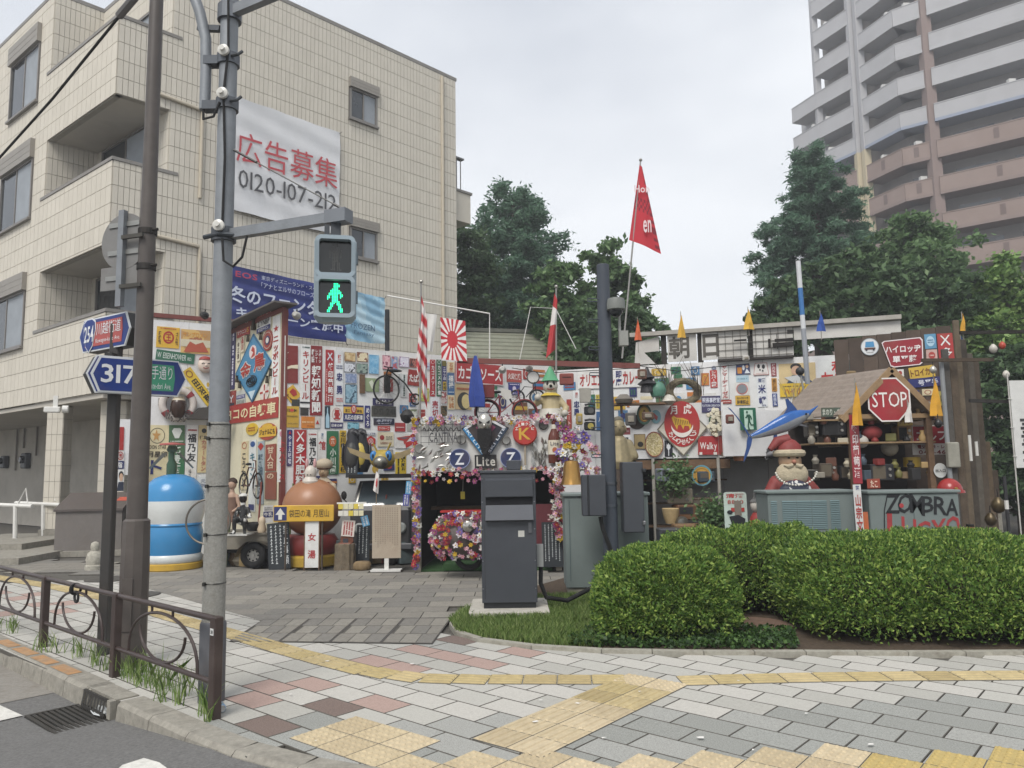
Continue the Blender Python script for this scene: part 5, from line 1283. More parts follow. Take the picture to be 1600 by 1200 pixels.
S(W1,(6,533,152,612,565),WHT,'white vertical sign with black brush characters beside green sign',V('福乃友',BLK,.12,.14,.9,.62),LN(RED,.1,.06,.9,.11,1),V('福乃友','#333333',.3,.74,.55,.97,False))
S(W1,(6,618,152,692,482),'#c9b98e','cream vertical sign with black flower crest by the steel pole',EL(BLK,.3,.07,.75,.17),T('住友',BLK,.12,.22,.85,.30),V('カラートタン','#a5645a',.28,.31,.80,.97))
S(W1,(6,614,508,690,722),'#c9ced0','pale strip sign with dark blue brush writing',V('元気ハツラツ','#3d466b',.25,.08,.75,.95,False))
S(W1,(6,660,200,692,420),'#3a3c36','narrow dark sign squeezed beside the cream one',V('酒泉','#b8a24a',.2,.1,.9,.8))
# W2
S(W2,(23,75,125,205,300),RED,'red sign with yellow tailed white katakana',T('マウニン',WHT,.06,.62,.78,.86),T('S',YEL,.80,.58,.96,.86),RG(WHT,.72,.18,.9,.36,.2))
S(W2,(23,285,72,422,250),WHT,'three band red white and navy sign near the wall top',RC(RED,0,0,1,.24),T('オロナイン',WHT,.12,.04,.9,.2),T('ZYNBP','#444444',.05,.33,.95,.65),RC(NAVY,0,.74,1,1),T('オロナイン',WHT,.12,.78,.9,.96))
def diamond():
 t = S(W2,(23,62,275,435,992),'#3f81a8','large blue diamond sign with two outlined red characters',shape='diamond',frame='#2a5a7c',th=.02)
 x0,y0,x1,y1 = zr((23,62,275,435,992)); u0,z0,u1,z1 = W2.rect(x0,y0,x1,y1); w_,h_ = u1-u0,z1-z0
 for ch,a,b_,d_,e_ in (('金',.16,.38,.46,.62),('鳥',.54,.32,.84,.57)):
  X = lambda q: (q-.5)*w_; Z = lambda q: (.5-q)*h_
  for dx in (-.02,.02):
   for dz in (-.02,.02): text_mesh(MB(),ch,X(a)+dx,Z(e_)+dz,X(d_)+dx,Z(b_)+dz,-.028).build('letter_outline',ink(WHT),t,smooth='keep')
  text_mesh(MB(),ch,X(a),Z(e_),X(d_),Z(b_),-.034).build('lettering',ink('#a3382f'),t,smooth='keep')
 MB().plate(ellipse(-.09*w_,.13*h_,.11*w_,.33*h_),-.028,-.026).build('oval',ink('#d9c9c6'),t)
 MB().plate([(-.04*w_,.15*h_),(.07*w_,.17*h_),(.06*w_,.27*h_),(.01*w_,.31*h_),(-.03*w_,.26*h_),(.03*w_,.22*h_)],-.033,-.029).build('emblem',ink('#a3382f'),t)
 MB().tube([(-.02*w_+.016*w_*k/4*math.cos(k*.5),-.034,-.19*h_+.008*h_*k/4*math.sin(k*.5)) for k in range(3,42)],.014,5).build('spiral',ink('#1e2a33'),t)
 MB().plate([(-.1*w_,-.33*h_),(.1*w_,-.33*h_),(0,-.46*h_)],-.028,-.026).build('tip',ink('#b9cdd8'),t)
diamond()
S(W2,(23,340,238,447,452),'#8c3530','round red ring sign with pale centre',RG('#c8b9a8',.1,.1,.9,.9,.03),EL('#343a5e',.28,.28,.72,.72),EL('#c9c5bd',.36,.36,.64,.64),shape='round')
S(W2,(23,438,92,515,945),WHT,'tall white sign with red star and red katakana at the wall corner',PG(RED,*[(.5+(.38 if i % 2 == 0 else .15)*math.sin(R(36*i)),.16-(.045 if i % 2 == 0 else .018)*math.cos(R(36*i))) for i in range(10)]),V('ニッポンビール',RED,.12,.23,.92,.96))
S(W2,(23,310,798,408,972),'#d6cdc6','small oval sign with red cross petals',PG(RED,(.45,.05),(.58,.05),(.56,.45),(.95,.44),(.95,.56),(.56,.55),(.58,.95),(.45,.95),(.47,.55),(.05,.56),(.05,.44),(.47,.45)),EL('#d6cdc6',.38,.4,.64,.6),shape='round')
S(W2,(23,8,195,52,855),'#2b2b5c','narrow navy vertical sign close to the steel pole',LN('#c9c9d6',.3,.05,.85,.96,1,True))
S(W2,(23,72,345,106,560),'#d4cfbd','little cream strip sign left of the blue diamond'.replace(' left of',' beside'),V('金江豊','#4a3a32',.2,.1,.8,.9))
S(W2,(23,113,302,149,466),'#cfc7b2','tiny cream strip sign with red writing',V('品川',RED,.2,.05,.85,.9))
S(W2,(23,65,868,162,1022),'#b9bdb8','grey sign with navy name band',RC('#31356f',.06,.3,.96,.55),T('WESTE','#cfcfdc',.12,.34,.9,.51),LN('#7b817b',.1,.64,.9,.9,3))
S(W2,(23,-50,878,58,1035),'#8f3330','red sign with dark corner and one white letter',T('Y','#cfd0d2',.4,.3,.85,.75),RC('#2d3340',.2,.8,.9,.95))
S(W2,(23,-60,985,500,1185),'#a33430','long red banner sign with cream characters',T('ヨコの自轉車','#dccfa6',.04,.2,.97,.82))
for k,(x,y,lb) in enumerate(((240,185,'dark hanging bell shaped ornament above the blue diamond'),(180,325,'small dark bell ornament beside the cream strip'),(312,305,'small dark ornament near the red ring sign'),(415,680,'small dark mask beside the diamond corner'),(65,750,'small brown mask at the diamond lower edge'),(96,810,'small brown mask above the grey sign'),(380,755,'small brown ornament above the oval sign'))):
 X,Y_ = ZM[23][0]+x/ZM[23][2],ZM[23][1]+y/ZM[23][2]; u,z = W2.uz(X,Y_,.05); s = .085 if k == 0 else .055
 t = thing('hanging_ornament',lb,'ornament',W2.P(u,z,.05),W2.a,'cast ornaments on the cream panel'); MB().lathe([(.02,1.4*s),(.06,1.5*s),(.4*s,1.2*s),(.55*s,.2*s),(.7*s,-1.2*s),(.6*s,-1.4*s)],12).build('body',mat('#4a443a',rough=.6,metal=.3,var=.3,scale=12),t,smooth=50)
# lower part of the cream panel and W3's near end
S(W2,(6,955,138,1036,222),'#cfae38','round yellow sign with faint orange writing',LN('#a5632c',.2,.3,.8,.7,2),shape='round')
S(W2,(6,1043,138,1168,256),'#a03a2c','shaped plaque with yellow centre and dark katakana',RC('#d0a63b',.02,.22,.98,.8),EL('#d0a63b',.2,.02,.8,.4),T('ジョナルにも','#3a2018',.08,.35,.93,.68),shape='round')
S(W2,(6,920,265,966,600),'#cdbf9a','cream strip sign with red ring at its head',RG('#a5452f',.15,.02,.85,.16,.1),V('こうわと',BLK,.15,.22,.85,.92))
S(W2,(6,976,255,1022,752),'#d3d6d4','white strip sign with teal katakana',EL('#2d4f86',.15,.02,.85,.1),V('キリン','#2f6c7c',.12,.17,.9,.58),RC(NAVY,.1,.9,.9,.98))
S(W2,(6,1034,265,1080,700),'#96a5ab','grey blue strip sign with red diamond head',PG(RED,(.5,.02),(.95,.08),(.5,.15),(.05,.08)),V('醤油はら','#37505f',.15,.2,.85,.9))
S(W2,(6,1090,285,1162,470),'#8c4436','brown red sign with pale brush writing',V('甘人召','#cbb79c',.2,.08,.85,.92))
S(W2,(6,1088,478,1164,668),'#8a4a38','faded brown red sign behind the old bicycle',T('の','#cbb79c',.2,.05,.8,.25))
S(W3,(7,50,665,116,785),WHT,'small white milk sign with navy band',RC(NAVY,0,.36,1,.68),T('牛乳',WHT,.06,.40,.94,.64),LN('#777777',.1,.08,.9,.3,2))
# W3 upper field
S(W3,(24,135,92,326,636),'#7a302d','large maroon panel with a cream wave across it',PG('#d8cdb4',(0,.6),(.45,.53),(1,.5),(1,.61),(.5,.6),(0,.66)),T('レ','#cfc5b6',.06,.13,.28,.25),T('マ','#cfc5b6',.06,.34,.22,.45))
S(W3,(24,150,690,335,890),YEL,'tilted yellow sign with red mitten picture',PG('#a3352f',(.42,.25),(.8,.2),(.9,.5),(.75,.75),(.45,.7)),V('護手','#57321f',.08,.3,.26,.9),tilt=R(-38))
S(W3,(24,236,868,355,962),'#3a3a38','dark metal plate under the yellow mitten sign')
S(W3,(24,360,82,502,985),WHT,'tall white sign with heavy red katakana',V('キリンビール',RED,.16,.09,.9,.88),LN('#2b4a46',.15,.02,.9,.06,1),RC(BLK,.0,.91,1,.935))
S(W3,(24,362,990,476,1100),'#33322f','dark metal plate under the tall white sign')
S(W3,(24,502,96,674,1100),'#7c2429','tall dark red newspaper sign with white characters',V('報知新聞',WHT,.10,.28,.90,.97),V('スポーツ',WHT,.68,.05,.92,.25),V('レジャー',WHT,.38,.05,.62,.25),V('報読',WHT,.08,.05,.32,.25))
S(W3,(24,722,155,840,952),'#9c2b30','narrow red wine sign with crossed emblem',V('蜂印葡萄酒',WHT,.3,.23,.95,.95),PG('#c9ccd4',(.2,.06),(.3,.05),(.85,.18),(.78,.2)),PG('#c9ccd4',(.8,.06),(.7,.05),(.15,.18),(.22,.2)),LN('#d9a8a4',.05,.35,.22,.95,1,True))
S(W3,(24,866,168,976,955),'#d4d7d9','white vertical sign with two navy brush characters',V('銘酒','#b5504c',.3,.07,.75,.23),LN('#39406f',.08,.26,.92,.34,2),V('忠',NAVY,.08,.40,.92,.56),V('勇',NAVY,.08,.63,.92,.8),LN('#b5504c',.08,.86,.92,.94,2))
P_ = lambda *a,**k: S(*a,name='poster',cat='poster',group='small picture posters on the white wall',**k)
pics = [((8,618,290,715,370),'beige picture poster at the top of the poster block',('#c9b68e','#b59a6e','#8a6a4a','#d8cbaa')),((8,728,290,825,372),'cream poster with row of small dark bottles',('#cdbf9d','#d4c8a8','#7a4f3c','#4f5a58')),
  ((8,614,385,713,466),'black and white patterned poster',('#2c2d33','#c9ccd2','#6b6d74','#d4d6da')),((8,725,390,824,476),'grey green poster with a small motorcycle',('#72877f','#8b9a90','#3f4e4c','#a3aca2')),
  ((8,838,312,923,480),'upright light blue poster with pale figure',('#5d97bd','#6fa5c6','#86b3cf','#5088ae')),((8,625,478,726,562),'poster with dark red heading over grey blue print',('#8d9bb4','#7483a3','#a6b0c3','#5b6786')),
  ((8,624,576,729,742),'blue poster of a motorcycle in a dark frame',('#7496a8','#8aa9b8','#3d5364','#5f8298')),((8,645,915,746,973),'small light blue picture with dark outline drawing',('#6ca2b4','#7fb0bf','#3f6f84','#86b8c6')),
  ((8,958,316,1026,440),'pink picture poster behind the handlebar',('#c58f98','#d3aab0','#8a4f62','#dcc4c6')),((8,1036,325,1091,442),'red and blue picture poster beside the pink one',('#a6545c','#7a93b3','#c9b9bb','#4f6d94')),
  ((8,1105,330,1192,420),'pale lilac poster with thin drawing',('#c9c6d3','#d4d1da','#8f6f92','#cfccd6')),((8,1200,345,1282,426),'dark food picture poster behind the striped flag',('#7a4740','#3b2f30','#a8685c','#54403e')),
  ((8,1276,608,1372,726),'yellow green landscape poster behind the flag pole',('#b0a451','#8e9a52','#c8bd70','#6d7a45')),((8,1482,640,1531,746),'small poster of red and grey figures',('#b3a6a2','#8d4a4a','#c9c3bf','#5c5658')),
  ((8,1480,765,1531,856),'small dark green and brown picture',('#3f3e2e','#6d5638','#2a2a22','#83744e')),((8,1195,797,1266,900),'white card with a green and brown drawing',('#cfcfc4','#c5c7bb','#7c8467','#d5d5cb'))]
for i,(r,lb,cs) in enumerate(pics): P_(W3,r,WHT,lb,pic=print_mat(i+1,cs,9.0),frame=cs[2])
S(W3,(8,752,487,796,656),'#4c4a44','dark weathered wooden name board',pic=M_wood,name='wooden_board',th=.04)
S(W3,(8,797,520,926,640),'#8b9a76','green sign with a white tilted letter card',PG('#cdd2c0',(.28,.3),(.5,.12),(.72,.62),(.5,.82)))
S(W3,(8,80,770,210,960),'#bf9a36','yellow square sign with red diamond at its head',T('日本','#4d4026',.08,.12,.9,.26),PG('#b7473a',(.5,.1),(.68,.19),(.5,.28),(.32,.19)),LN('#7d6a30',.1,.42,.9,.52,1),LN('#7d6a30',.1,.78,.9,.84,1))
S(W3,(8,232,862,352,966),'#c47a32','orange sign with faded pale writing',LN('#dcb889',.06,.35,.94,.62,1),LN('#8a4a22',.4,.75,.9,.86,1))
S(W3,(8,353,862,398,966),'#d3d3cd','white card with red triangle',PG(RED,(.5,.3),(.85,.65),(.15,.65)))
S(W3,(8,442,770,488,970),'#24313d','dark upright poster of a pale blue bottle',PG('#9dbccb',(.42,.06),(.58,.06),(.6,.3),(.85,.5),(.85,.97),(.15,.97),(.15,.5),(.4,.3)))
S(W3,(8,490,770,606,914),'#d6d4cf','white square sign with red ringed tatami character',RG(RED,.14,.1,.86,.9,.03),T('畳',RED,.28,.22,.74,.8))
S(W3,(8,495,916,602,966),NAVY,'small navy plate with white lettering',T('日本の地',WHT,.06,.25,.94,.78))
S(W3,(8,607,760,786,905),'#2b3068','bicycle shop sign yellow over navy with red oval',RC('#c39f42',0,.12,1,.52),T('直江','#5c4526',.08,.26,.32,.46),T('商会','#5c4526',.66,.26,.92,.46),EL('#a5403a',.36,-.02,.64,.52),EL('#d2b8b0',.42,.06,.58,.44),T('丸','#a5403a',.45,.12,.55,.38),T('丸石の自転車',WHT,.05,.60,.95,.92))
S(W3,(8,800,765,846,962),'#292d6b','short navy vertical sign with white kana',V('めぐろ',WHT,.15,.06,.88,.96))
S(W3,(8,870,700,1055,766),'#2a2f5c','navy enamel plate behind the large bicycle wheel',T('行村上',WHT,.12,.2,.9,.8))
S(W3,(8,860,770,1077,862),'#4a4944','dark embossed vehicle plate under the bicycle',T('DSI 241','#33322f',.08,.2,.94,.82),frame='#38372f')
S(W3,(8,878,878,1062,936),'#23283c','dark blue destination plate with white characters',T('水戸行','#b9bcc8',.12,.15,.88,.6),LN('#b9bcc8',.2,.72,.8,.88,1))
S(W3,(8,915,947,1023,988),'#b2443f','small red sign with outlined white katakana',T('ツバキーズ','#dcc9c5',.06,.2,.94,.8))
S(W3,(8,1068,918,1160,996),'#a8323a','small square red soft drink sign',LN('#dcc0c0',.12,.42,.88,.62,1))
S(W3,(8,1176,925,1230,992),'#a9a9a2','small grey picture beside the red drink sign')
S(W3,(8,1090,470,1117,640),'#cfd1d0','narrow white card with tiny black writing',LN('#444444',.25,.1,.75,.95,1,True))
S(W3,(8,1122,480,1172,690),'#cdd0ce','wider white card with green black writing',LN('#47564f',.3,.05,.8,.95,1,True))
S(W3,(8,1185,448,1316,588),'#8b2b2a','tilted dark red tobacco sign with white kana',T('たばこ',WHT,.08,.28,.92,.78),tilt=R(5))
S(W3,(8,1195,655,1252,734),'#a63c40','little red sign beside the small rear wheel',LN('#e0c6c6',.1,.3,.9,.7,2))
S(W3,(8,1200,736,1252,772),'#38639c','little blue plate under the little red sign',T('大成',WHT,.15,.2,.85,.8))
S(W3,(8,1280,800,1337,872),'#a53a38','small square red picture near the flowers',LN('#dcb5b0',.1,.25,.9,.5,1))
S(W3,(8,1335,380,1377,442),'#c3c8d6','pale blue card behind the striped flag',LN('#5a6a9c',.1,.45,.9,.7,1))
S(W3,(8,1382,355,1426,682),'#a32d34','red vertical sauce sign with white ring',RG('#e0b9b9',.15,.02,.85,.12,.12),V('カゴメソース',WHT,.16,.15,.88,.97))
S(W3,(8,1440,355,1482,682),'#2c6048','green vertical sauce sign with white ring',RG('#c9dcd0',.15,.02,.85,.12,.12),V('カゴメの佃煮',WHT,.16,.15,.88,.97))
S(W3,(8,1490,365,1527,632),'#2d3268','narrow navy and yellow vertical sign',RC('#6b6430',0,0,1,.18),RC('#c4a83e',.1,.7,.9,.98),V('ニサツ印','#d5d6dd',.15,.2,.85,.66),V('味噌','#4a3d1c',.18,.72,.82,.97))
S(W3,(8,1537,375,1600,468),'#d3c5a4','cream sign with orange characters above the blue one',V('石鹸','#b8733f',.25,.08,.75,.92))
S(W3,(8,1537,474,1597,668),'#326a9c','blue vertical sign with two white characters',V('福禄',WHT,.14,.1,.88,.72),LN('#c9d8e4',.1,.84,.9,.92,1))
S(W3,(8,1540,672,1600,800),'#d4c8a8','cream sign with orange characters below the blue one',V('味噌','#b8733f',.5,.08,.86,.92),V('醤油','#b8733f',.1,.08,.46,.92))
S(W3,(8,1385,690,1466,870),'#d2d5d8','white sold out sign with red brush characters',V('売切','#9c2b35',.16,.16,.84,.98))
S(W3,(11,635,785,1060,972),'#a33236','long red sauce sign with white katakana',T('カゴメソース','#e3dedb',.05,.18,.95,.82),frame='#d9d2cf',th=.03)
t = S(W3,(11,635,972,780,1200),'#c2ac84','beige tyre sign with a plain cream oval',EL('#40403c',.12,.32,.95,1.02),EL('#d3c189',.38,.40,.92,.96),LN('#9c5a3c',.08,.12,.9,.26,1))
S(W3,(11,1095,850,1226,955),'#a84842','faded red insurance sign with white characters',T('火災保険','#e0d5d0',.06,.26,.94,.78))
S(W3,(11,1110,963,1211,1066),'#37397c','violet blue sign with pale disc',EL('#c9c0d2',.34,.28,.66,.72),LN('#d5d0e0',.1,.06,.9,.2,1),T('ホルス','#d5d0e0',.3,.8,.9,.95))
# W3 lower row
S(W3,(7,148,138,209,502),WHT,'white vertical sauce sign with pink disc and red katakana',EL('#c98d9a',.2,.02,.85,.15),V('トキハソース','#a52c33',.16,.19,.9,.97))
S(W3,(7,215,140,249,392),'#2f2e66','narrow navy strip with white and red writing',V('やまえ味噌','#cfcfda',.2,.15,.85,.95),PG('#a52c33',(.5,.03),(.8,.12),(.2,.12)))
S(W3,(7,261,140,347,535),'#a22c30','tall red fertiliser sign with crossed tools emblem',PG(WHT,(.22,.04),(.28,.03),(.82,.19),(.76,.22)),PG(WHT,(.78,.04),(.72,.03),(.18,.19),(.24,.22)),V('多木肥料',WHT,.14,.24,.9,.98))
S(W3,(7,356,140,424,430),WHT,'white vertical sign with black brush characters above the rabbit',LN(RED,.1,.08,.9,.14,1),V('福乃友',BLK,.16,.18,.88,.86))
S(W3,(7,428,146,487,420),WHT,'white vertical sign with one red character',V('清酒','#6a7f96',.35,.06,.65,.22),V('館',RED,.08,.26,.92,.5))
S(W3,(7,489,148,572,450),'#35694a','green tea shop sign with orange jar emblem',EL('#b5653f',.2,.12,.8,.36),T('茶','#e0d5c5',.34,.17,.66,.31),V('小川園','#cfd8cc',.25,.4,.78,.98))
S(W3,(7,579,145,624,440),'#c4a334','yellow vertical sheet iron sign with black characters',V('北川鉄トタン板',BLK,.12,.02,.9,.98))
S(W3,(8,808,1036,895,1132),'#b0342f','red hexagonal sign with white inner mark',RG(WHT,.26,.24,.74,.76,.1),T('日',WHT,.42,.38,.58,.62),shape='hex')
S(W3,(8,820,1002,893,1030),'#d0d2d4','tiny white plate above the hexagon',T('しょうゆ','#39406f',.06,.2,.94,.8))
S(W3,(8,914,1002,1056,1130),'#d4cbb0','cream sign with ragged rusty edge and red dot',EL('#8f2d2d',.12,.2,.4,.55),LN('#8c5545',.15,.66,.9,.84,2),LN('#5a5a52',.5,.25,.9,.55,3))
S(W3,(8,1072,1012,1226,1146),'#d8d6d2','white sign with red wing swoosh',PG('#a5403a',(.06,.3),(.5,.2),(.95,.12),(.75,.4),(.5,.75),(.45,.5),(.15,.45)),PG('#b3312f',(.55,.62),(1,.45),(.95,.75),(.6,.98)),PG('#5d6672',(.2,.3),(.8,.25),(.5,.38)))
S(W3,(7,967,296,1041,466),'#c9ae31','yellow sign with black characters beside the booth',V('張飛',BLK,.5,.1,.95,.75),LN(BLK,.12,.2,.4,.85,1,True))
# ================================================================ BACK WALL TO THE RIGHT OF THE BOOTH
z5 = W5.uz(1100,566)[1]; z5h = W5.uz(1200,512)[1]
wallthing(W5,'white boarded back wall under the weathered shop board',z5,.92)
bb = thing('shop_board','long weathered white shop board with black brush characters','sign board',W5.P(0,0),W5.a)
uA,uB = W5.uz(992,545)[0],W5.uz(1420,530)[0]
z0b,z1b = z5+.03,z5h-.02
def upx(x,y): return W5.uz(ZM[15][0]+x/ZM[15][2],ZM[15][1]+y/ZM[15][2])
seg = [(175,400),(475,735),(780,920),(925,1190),(1240,1600)]
for k,(a_,c_) in enumerate(seg):
 ua,ub = upx(a_,380)[0],upx(c_,380)[0]
 b = MB()
 if k == 0: b.plate([(ua,z0b),(ub-.1,z0b),(ub-.35,z0b+.28),(ub,z0b+.30),(ub,z1b-.02),(ua+.05,z1b-.12)],.0,.02)
 else: b.box(ua,0,z0b+.02,ub,.02,z1b)
 b.build('panel',mat('#c4c2bd',rough=.8,var=.1,scale=2,dirt=.4,dirtcol='#8c8478'),bb)
ua,ub = W5.uz(1380,520)[0],W5.len
MB().box(upx(1600,380)[0]+.02,0,z1b-.30,W5.uz(1408,515)[0],.02,z1b-.02).build('panel',mat('#c4c2bd',rough=.8,var=.1,scale=2,dirt=.4,dirtcol='#8c8478'),bb)
for (ch,a_,c_) in (('朝',485,670),('日',790,935)):
 ua,ub = upx(a_,380)[0],upx(c_,380)[0]; text_mesh(MB(),ch,ua,z0b+.08,ub,z1b-.04,-.006).build('lettering',ink('#56524b'),bb,smooth='keep')
MB().box(uA-.1,-.1,z1b+.005,W5.uz(1408,505)[0],.12,z1b+.10).build('gutter',mat('#a29e96',rough=.7,dirt=.3),bb)
for x in (435,762,1215):
 ua = upx(x,380)[0]; MB().box(ua-.05,.03,z5-.1,ua+.07,.1,z1b).build('timber',mat('#33302c',rough=.9,var=.2),bb)
b = MB()
for k in range(10):
 ua = upx(925+k*68,380)[0]; b.box(ua-.005,-.02,z0b,ua+.005,-.01,z1b)
for k in range(4): b.box(upx(925,380)[0],-.022,z0b+.05+k*.16,upx(1590,380)[0],-.012,z0b+.06+k*.16)
b.build('wire_grid',mat('#57534d',rough=.7),bb)
b = MB()
for k,(x0,x1,y0,y1) in enumerate(((1410,1600,325,350),(1430,1600,290,305),(1370,1395,290,370),(1445,1460,250,380),(1070,1180,300,308),(1540,1600,215,245))):
 p0,p1 = upx(x0,y0),upx(x1,y1); MB().box(p0[0],-.08-.02*k,p1[1],p1[0],-.045-.02*k,p0[1]).build('char_timber',mat('#2b2826',rough=.9),bb)
ua,ub = upx(925,475)[0],upx(1600,475)[0]; MB().box(ua,-.15,z5-.02,ub,.15,z5+.03).build('ledge',mat('#3b3734',rough=.9,var=.3),bb)
# signs on the back wall
t = S(W5,(13,590,210,1168,378),WHT,'long white curry sign with red and navy lettering',T('オリエンタル',RED,.03,.2,.575,.88),T('即',NAVY,.59,.12,.68,.48),T('席',NAVY,.59,.52,.68,.9),T('カレー',RED,.70,.16,.97,.86),th=.025)
S(W5,(13,546,400,612,742),'#d3d6d6','white strip sign with navy brush characters by the clown',V('清酒','#b0605a',.3,.05,.7,.2),V('忠勇',NAVY,.08,.27,.92,.66),V('辛口','#b0605a',.3,.72,.7,.88))
S(W5,(13,490,480,532,742),'#9c3a34','red strip sign with pale katakana by the clown',V('ーピート','#dcc6bf',.15,.2,.85,.9))
S(W5,(13,750,438,783,562),'#b3a248','little yellow strip sign beside the dark pole',LN('#5a5126',.3,.1,.7,.9,1,True))
S(W5,(13,754,590,802,760),'#35689c','blue sign with white figure half hidden by the dark pole',T('人',WHT,.4,.3,.9,.55))
S(W5,(15,855,563,919,718),'#b03a37','red vertical knitting machine sign',V('シルバー編機',WHT,.15,.04,.88,.97))
S(W5,(15,866,524,910,562),'#8d94a6','small grey blue disc above the red knitting sign',RG('#5c6480',.15,.15,.85,.85,.12),shape='round')
S(W5,(15,950,510,1022,826),WHT,'tall white diesel engine sign with red katakana',V('ヤンマーディーゼル',RED,.14,.03,.86,.97),frame='#5a6468')
S(W5,(15,952,828,1046,860),'#a33a36','red sign fragment under the diesel sign',LN('#dcc8c4',.1,.3,.9,.7,1))
S(W5,(15,1083,508,1214,602),'#2f406c','blue beer picture sign with orange glass',PG('#bd813f',(.1,.3),(.42,.3),(.42,.9),(.12,.9)),EL('#cfd4d9',.45,.1,.62,.6),EL('#c7a58c',.68,.1,.88,.4),PG('#cfd4d9',(.6,.9),(.75,.45),(.98,.9)),shape=[(.05,0),(.95,0),(1,1),(0,1)])
S(W5,(15,1088,610,1200,668),'#a8c0cc','small pale blue faded plate',LN('#7d9cab',.1,.3,.9,.7,1))
S(W5,(15,1076,672,1204,788),'#d5d3cf','faded round no parking sign',RG('#b5615c',.1,.08,.9,.92,.07),EL('#7c8186',.17,.15,.83,.85))
S(W5,(15,1080,790,1212,872),'#c29c3c','yellow no parking plate with black characters',T('出入口につき','#4a3d22',.12,.12,.88,.38),T('駐車禁止',BLK,.12,.48,.9,.9))
S(W5,(15,1240,497,1378,606),'#d9d6d2','white trapezoid sign with black footprints',EL(BLK,.26,.1,.44,.45),EL(BLK,.56,.14,.76,.5),EL(BLK,.38,.5,.48,.66),EL(BLK,.56,.58,.66,.74),LN('#b56a62',.15,.82,.85,.88,1),shape=[(.12,0),(.9,0),(1,.95),(.95,1),(.05,1),(0,.95)],frame='#a5544e')
S(W5,(15,1276,618,1362,890),'#d5d8da','white sake sign with bold navy brush characters',T('清酒','#4a5578',.12,.06,.88,.2),T('米',NAVY,.1,.27,.9,.56),T('蝶',NAVY,.1,.66,.9,.97))
S(W5,(15,1399,500,1446,616),'#8c3a40','small maroon vertical plate',V('構内禁煙','#d9c5c3',.2,.05,.82,.95))
S(W5,(15,1404,634,1451,752),'#b3823c','small ochre vertical plate',V('志保印','#5a4020',.2,.05,.82,.95))
S(W5,(15,1411,770,1456,884),'#34447c','small blue vertical plate under the ochre one',V('松田弘','#cdd2df',.2,.05,.82,.95))
S(W5,(17,143,333,362,532),'#c9b488','yellow advertising sign with a man reading a newspaper',EL('#2d2926',.32,.0,.62,.22),EL('#c39f86',.34,.08,.6,.36),PG('#3d4a5e',(.2,.6),(.35,.36),(.62,.36),(.95,.6)),PG('#c3c5c4',(.14,.42),(.5,.36),(.72,.6),(.6,.72)),RC('#cfae38',.0,.6,1,1),LN('#6d5a2c',.1,.66,.6,.72,1),T('ハイリーズ','#a5542c',.12,.74,.9,.94))
S(W5,(17,380,305,552,492),'#d8dad8','white sign with bold red brush characters',T('和','#b23030',.45,.08,.95,.45),T('の','#b23030',.55,.42,.9,.62),T('友','#b23030',.05,.42,.5,.95),tilt=R(-2))
S(W5,(17,555,315,608,412),'#3c7f88','small teal sign with white square writing',V('呉服',WHT,.2,.1,.8,.9))
S(W5,(17,610,310,742,402),'#2a3148','dark sign with large yellow letters behind the gable',T('GO','#c49c35',.05,.4,.62,.95))
# brown board wall
M_bb = [mat(c,rough=.85,var=.2,scale=5,dirt=.2) for c in ('#51463e','#493f38','#574b42')]
z6 = W6.uz(1405,518)[1]
wallthing(W6,'brown boarded wall with red signs above the gable',lambda u: z6-.10+.16*u/W6.len,.28,mats=M_bb,pname='plank')
S(W6,(17,628,185,736,287),'#d3d5d6','round white bus stop sign',PG('#4a89b5',(.28,.2),(.72,.2),(.76,.52),(.24,.52)),RC('#5a3a32',.2,.56,.8,.66),EL('#33343a',.24,.62,.36,.74),EL('#33343a',.64,.62,.76,.74),LN('#555555',.28,.8,.72,.86,1),shape='round',frame='#9aa3a8')
S(W6,(17,750,185,1002,357),'#8d2430','dark red rounded sign with slanted white lettering',T('ハイロッヂ','#e0dad8',.1,.25,.94,.5),T('單平藤','#e0dad8',.26,.6,.84,.84),shape=[(.02,.12),(.08,.06),(.95,.0),(1,.1),(.98,.85),(.9,.95),(.28,1),(.2,.95)],frame='#d9cfcf')
S(W6,(17,1008,160,1077,247),'#5d92b3','light blue badge sign on brown boards',EL('#a8c6d6',.15,.15,.85,.85),LN('#35678c',.25,.35,.75,.65,2))
S(W6,(17,1018,252,1084,322),'#c4a49c','pale badge sign with red flower',EL('#a5403a',.2,.2,.8,.8),LN('#d3bcb4',.3,.4,.7,.6,1))
S(W6,(17,1095,155,1188,492),'#a92f33','tall red fertiliser sign on the brown wall',PG(WHT,(.2,.04),(.27,.03),(.82,.2),(.75,.22)),PG(WHT,(.8,.04),(.73,.03),(.18,.2),(.25,.22)),V('多木肥料',WHT,.14,.25,.9,.98))
S(W6,(17,916,352,1068,422),'#c5a544','yellow sign with brown katakana under the red rounded one',T('トロイカ','#6b3c22',.05,.2,.8,.8),tilt=R(-6))
S(W6,(17,912,420,1104,474),'#2c3268','navy sign with white characters under the yellow one',T('号平手','#cfd2de',.3,.2,.92,.85),tilt=R(-3))
S(W6,(17,1090,500,1140,585),'#a59a5a','small olive plate beside the yellow pennant',T('四','#4a4426',.25,.3,.75,.8))
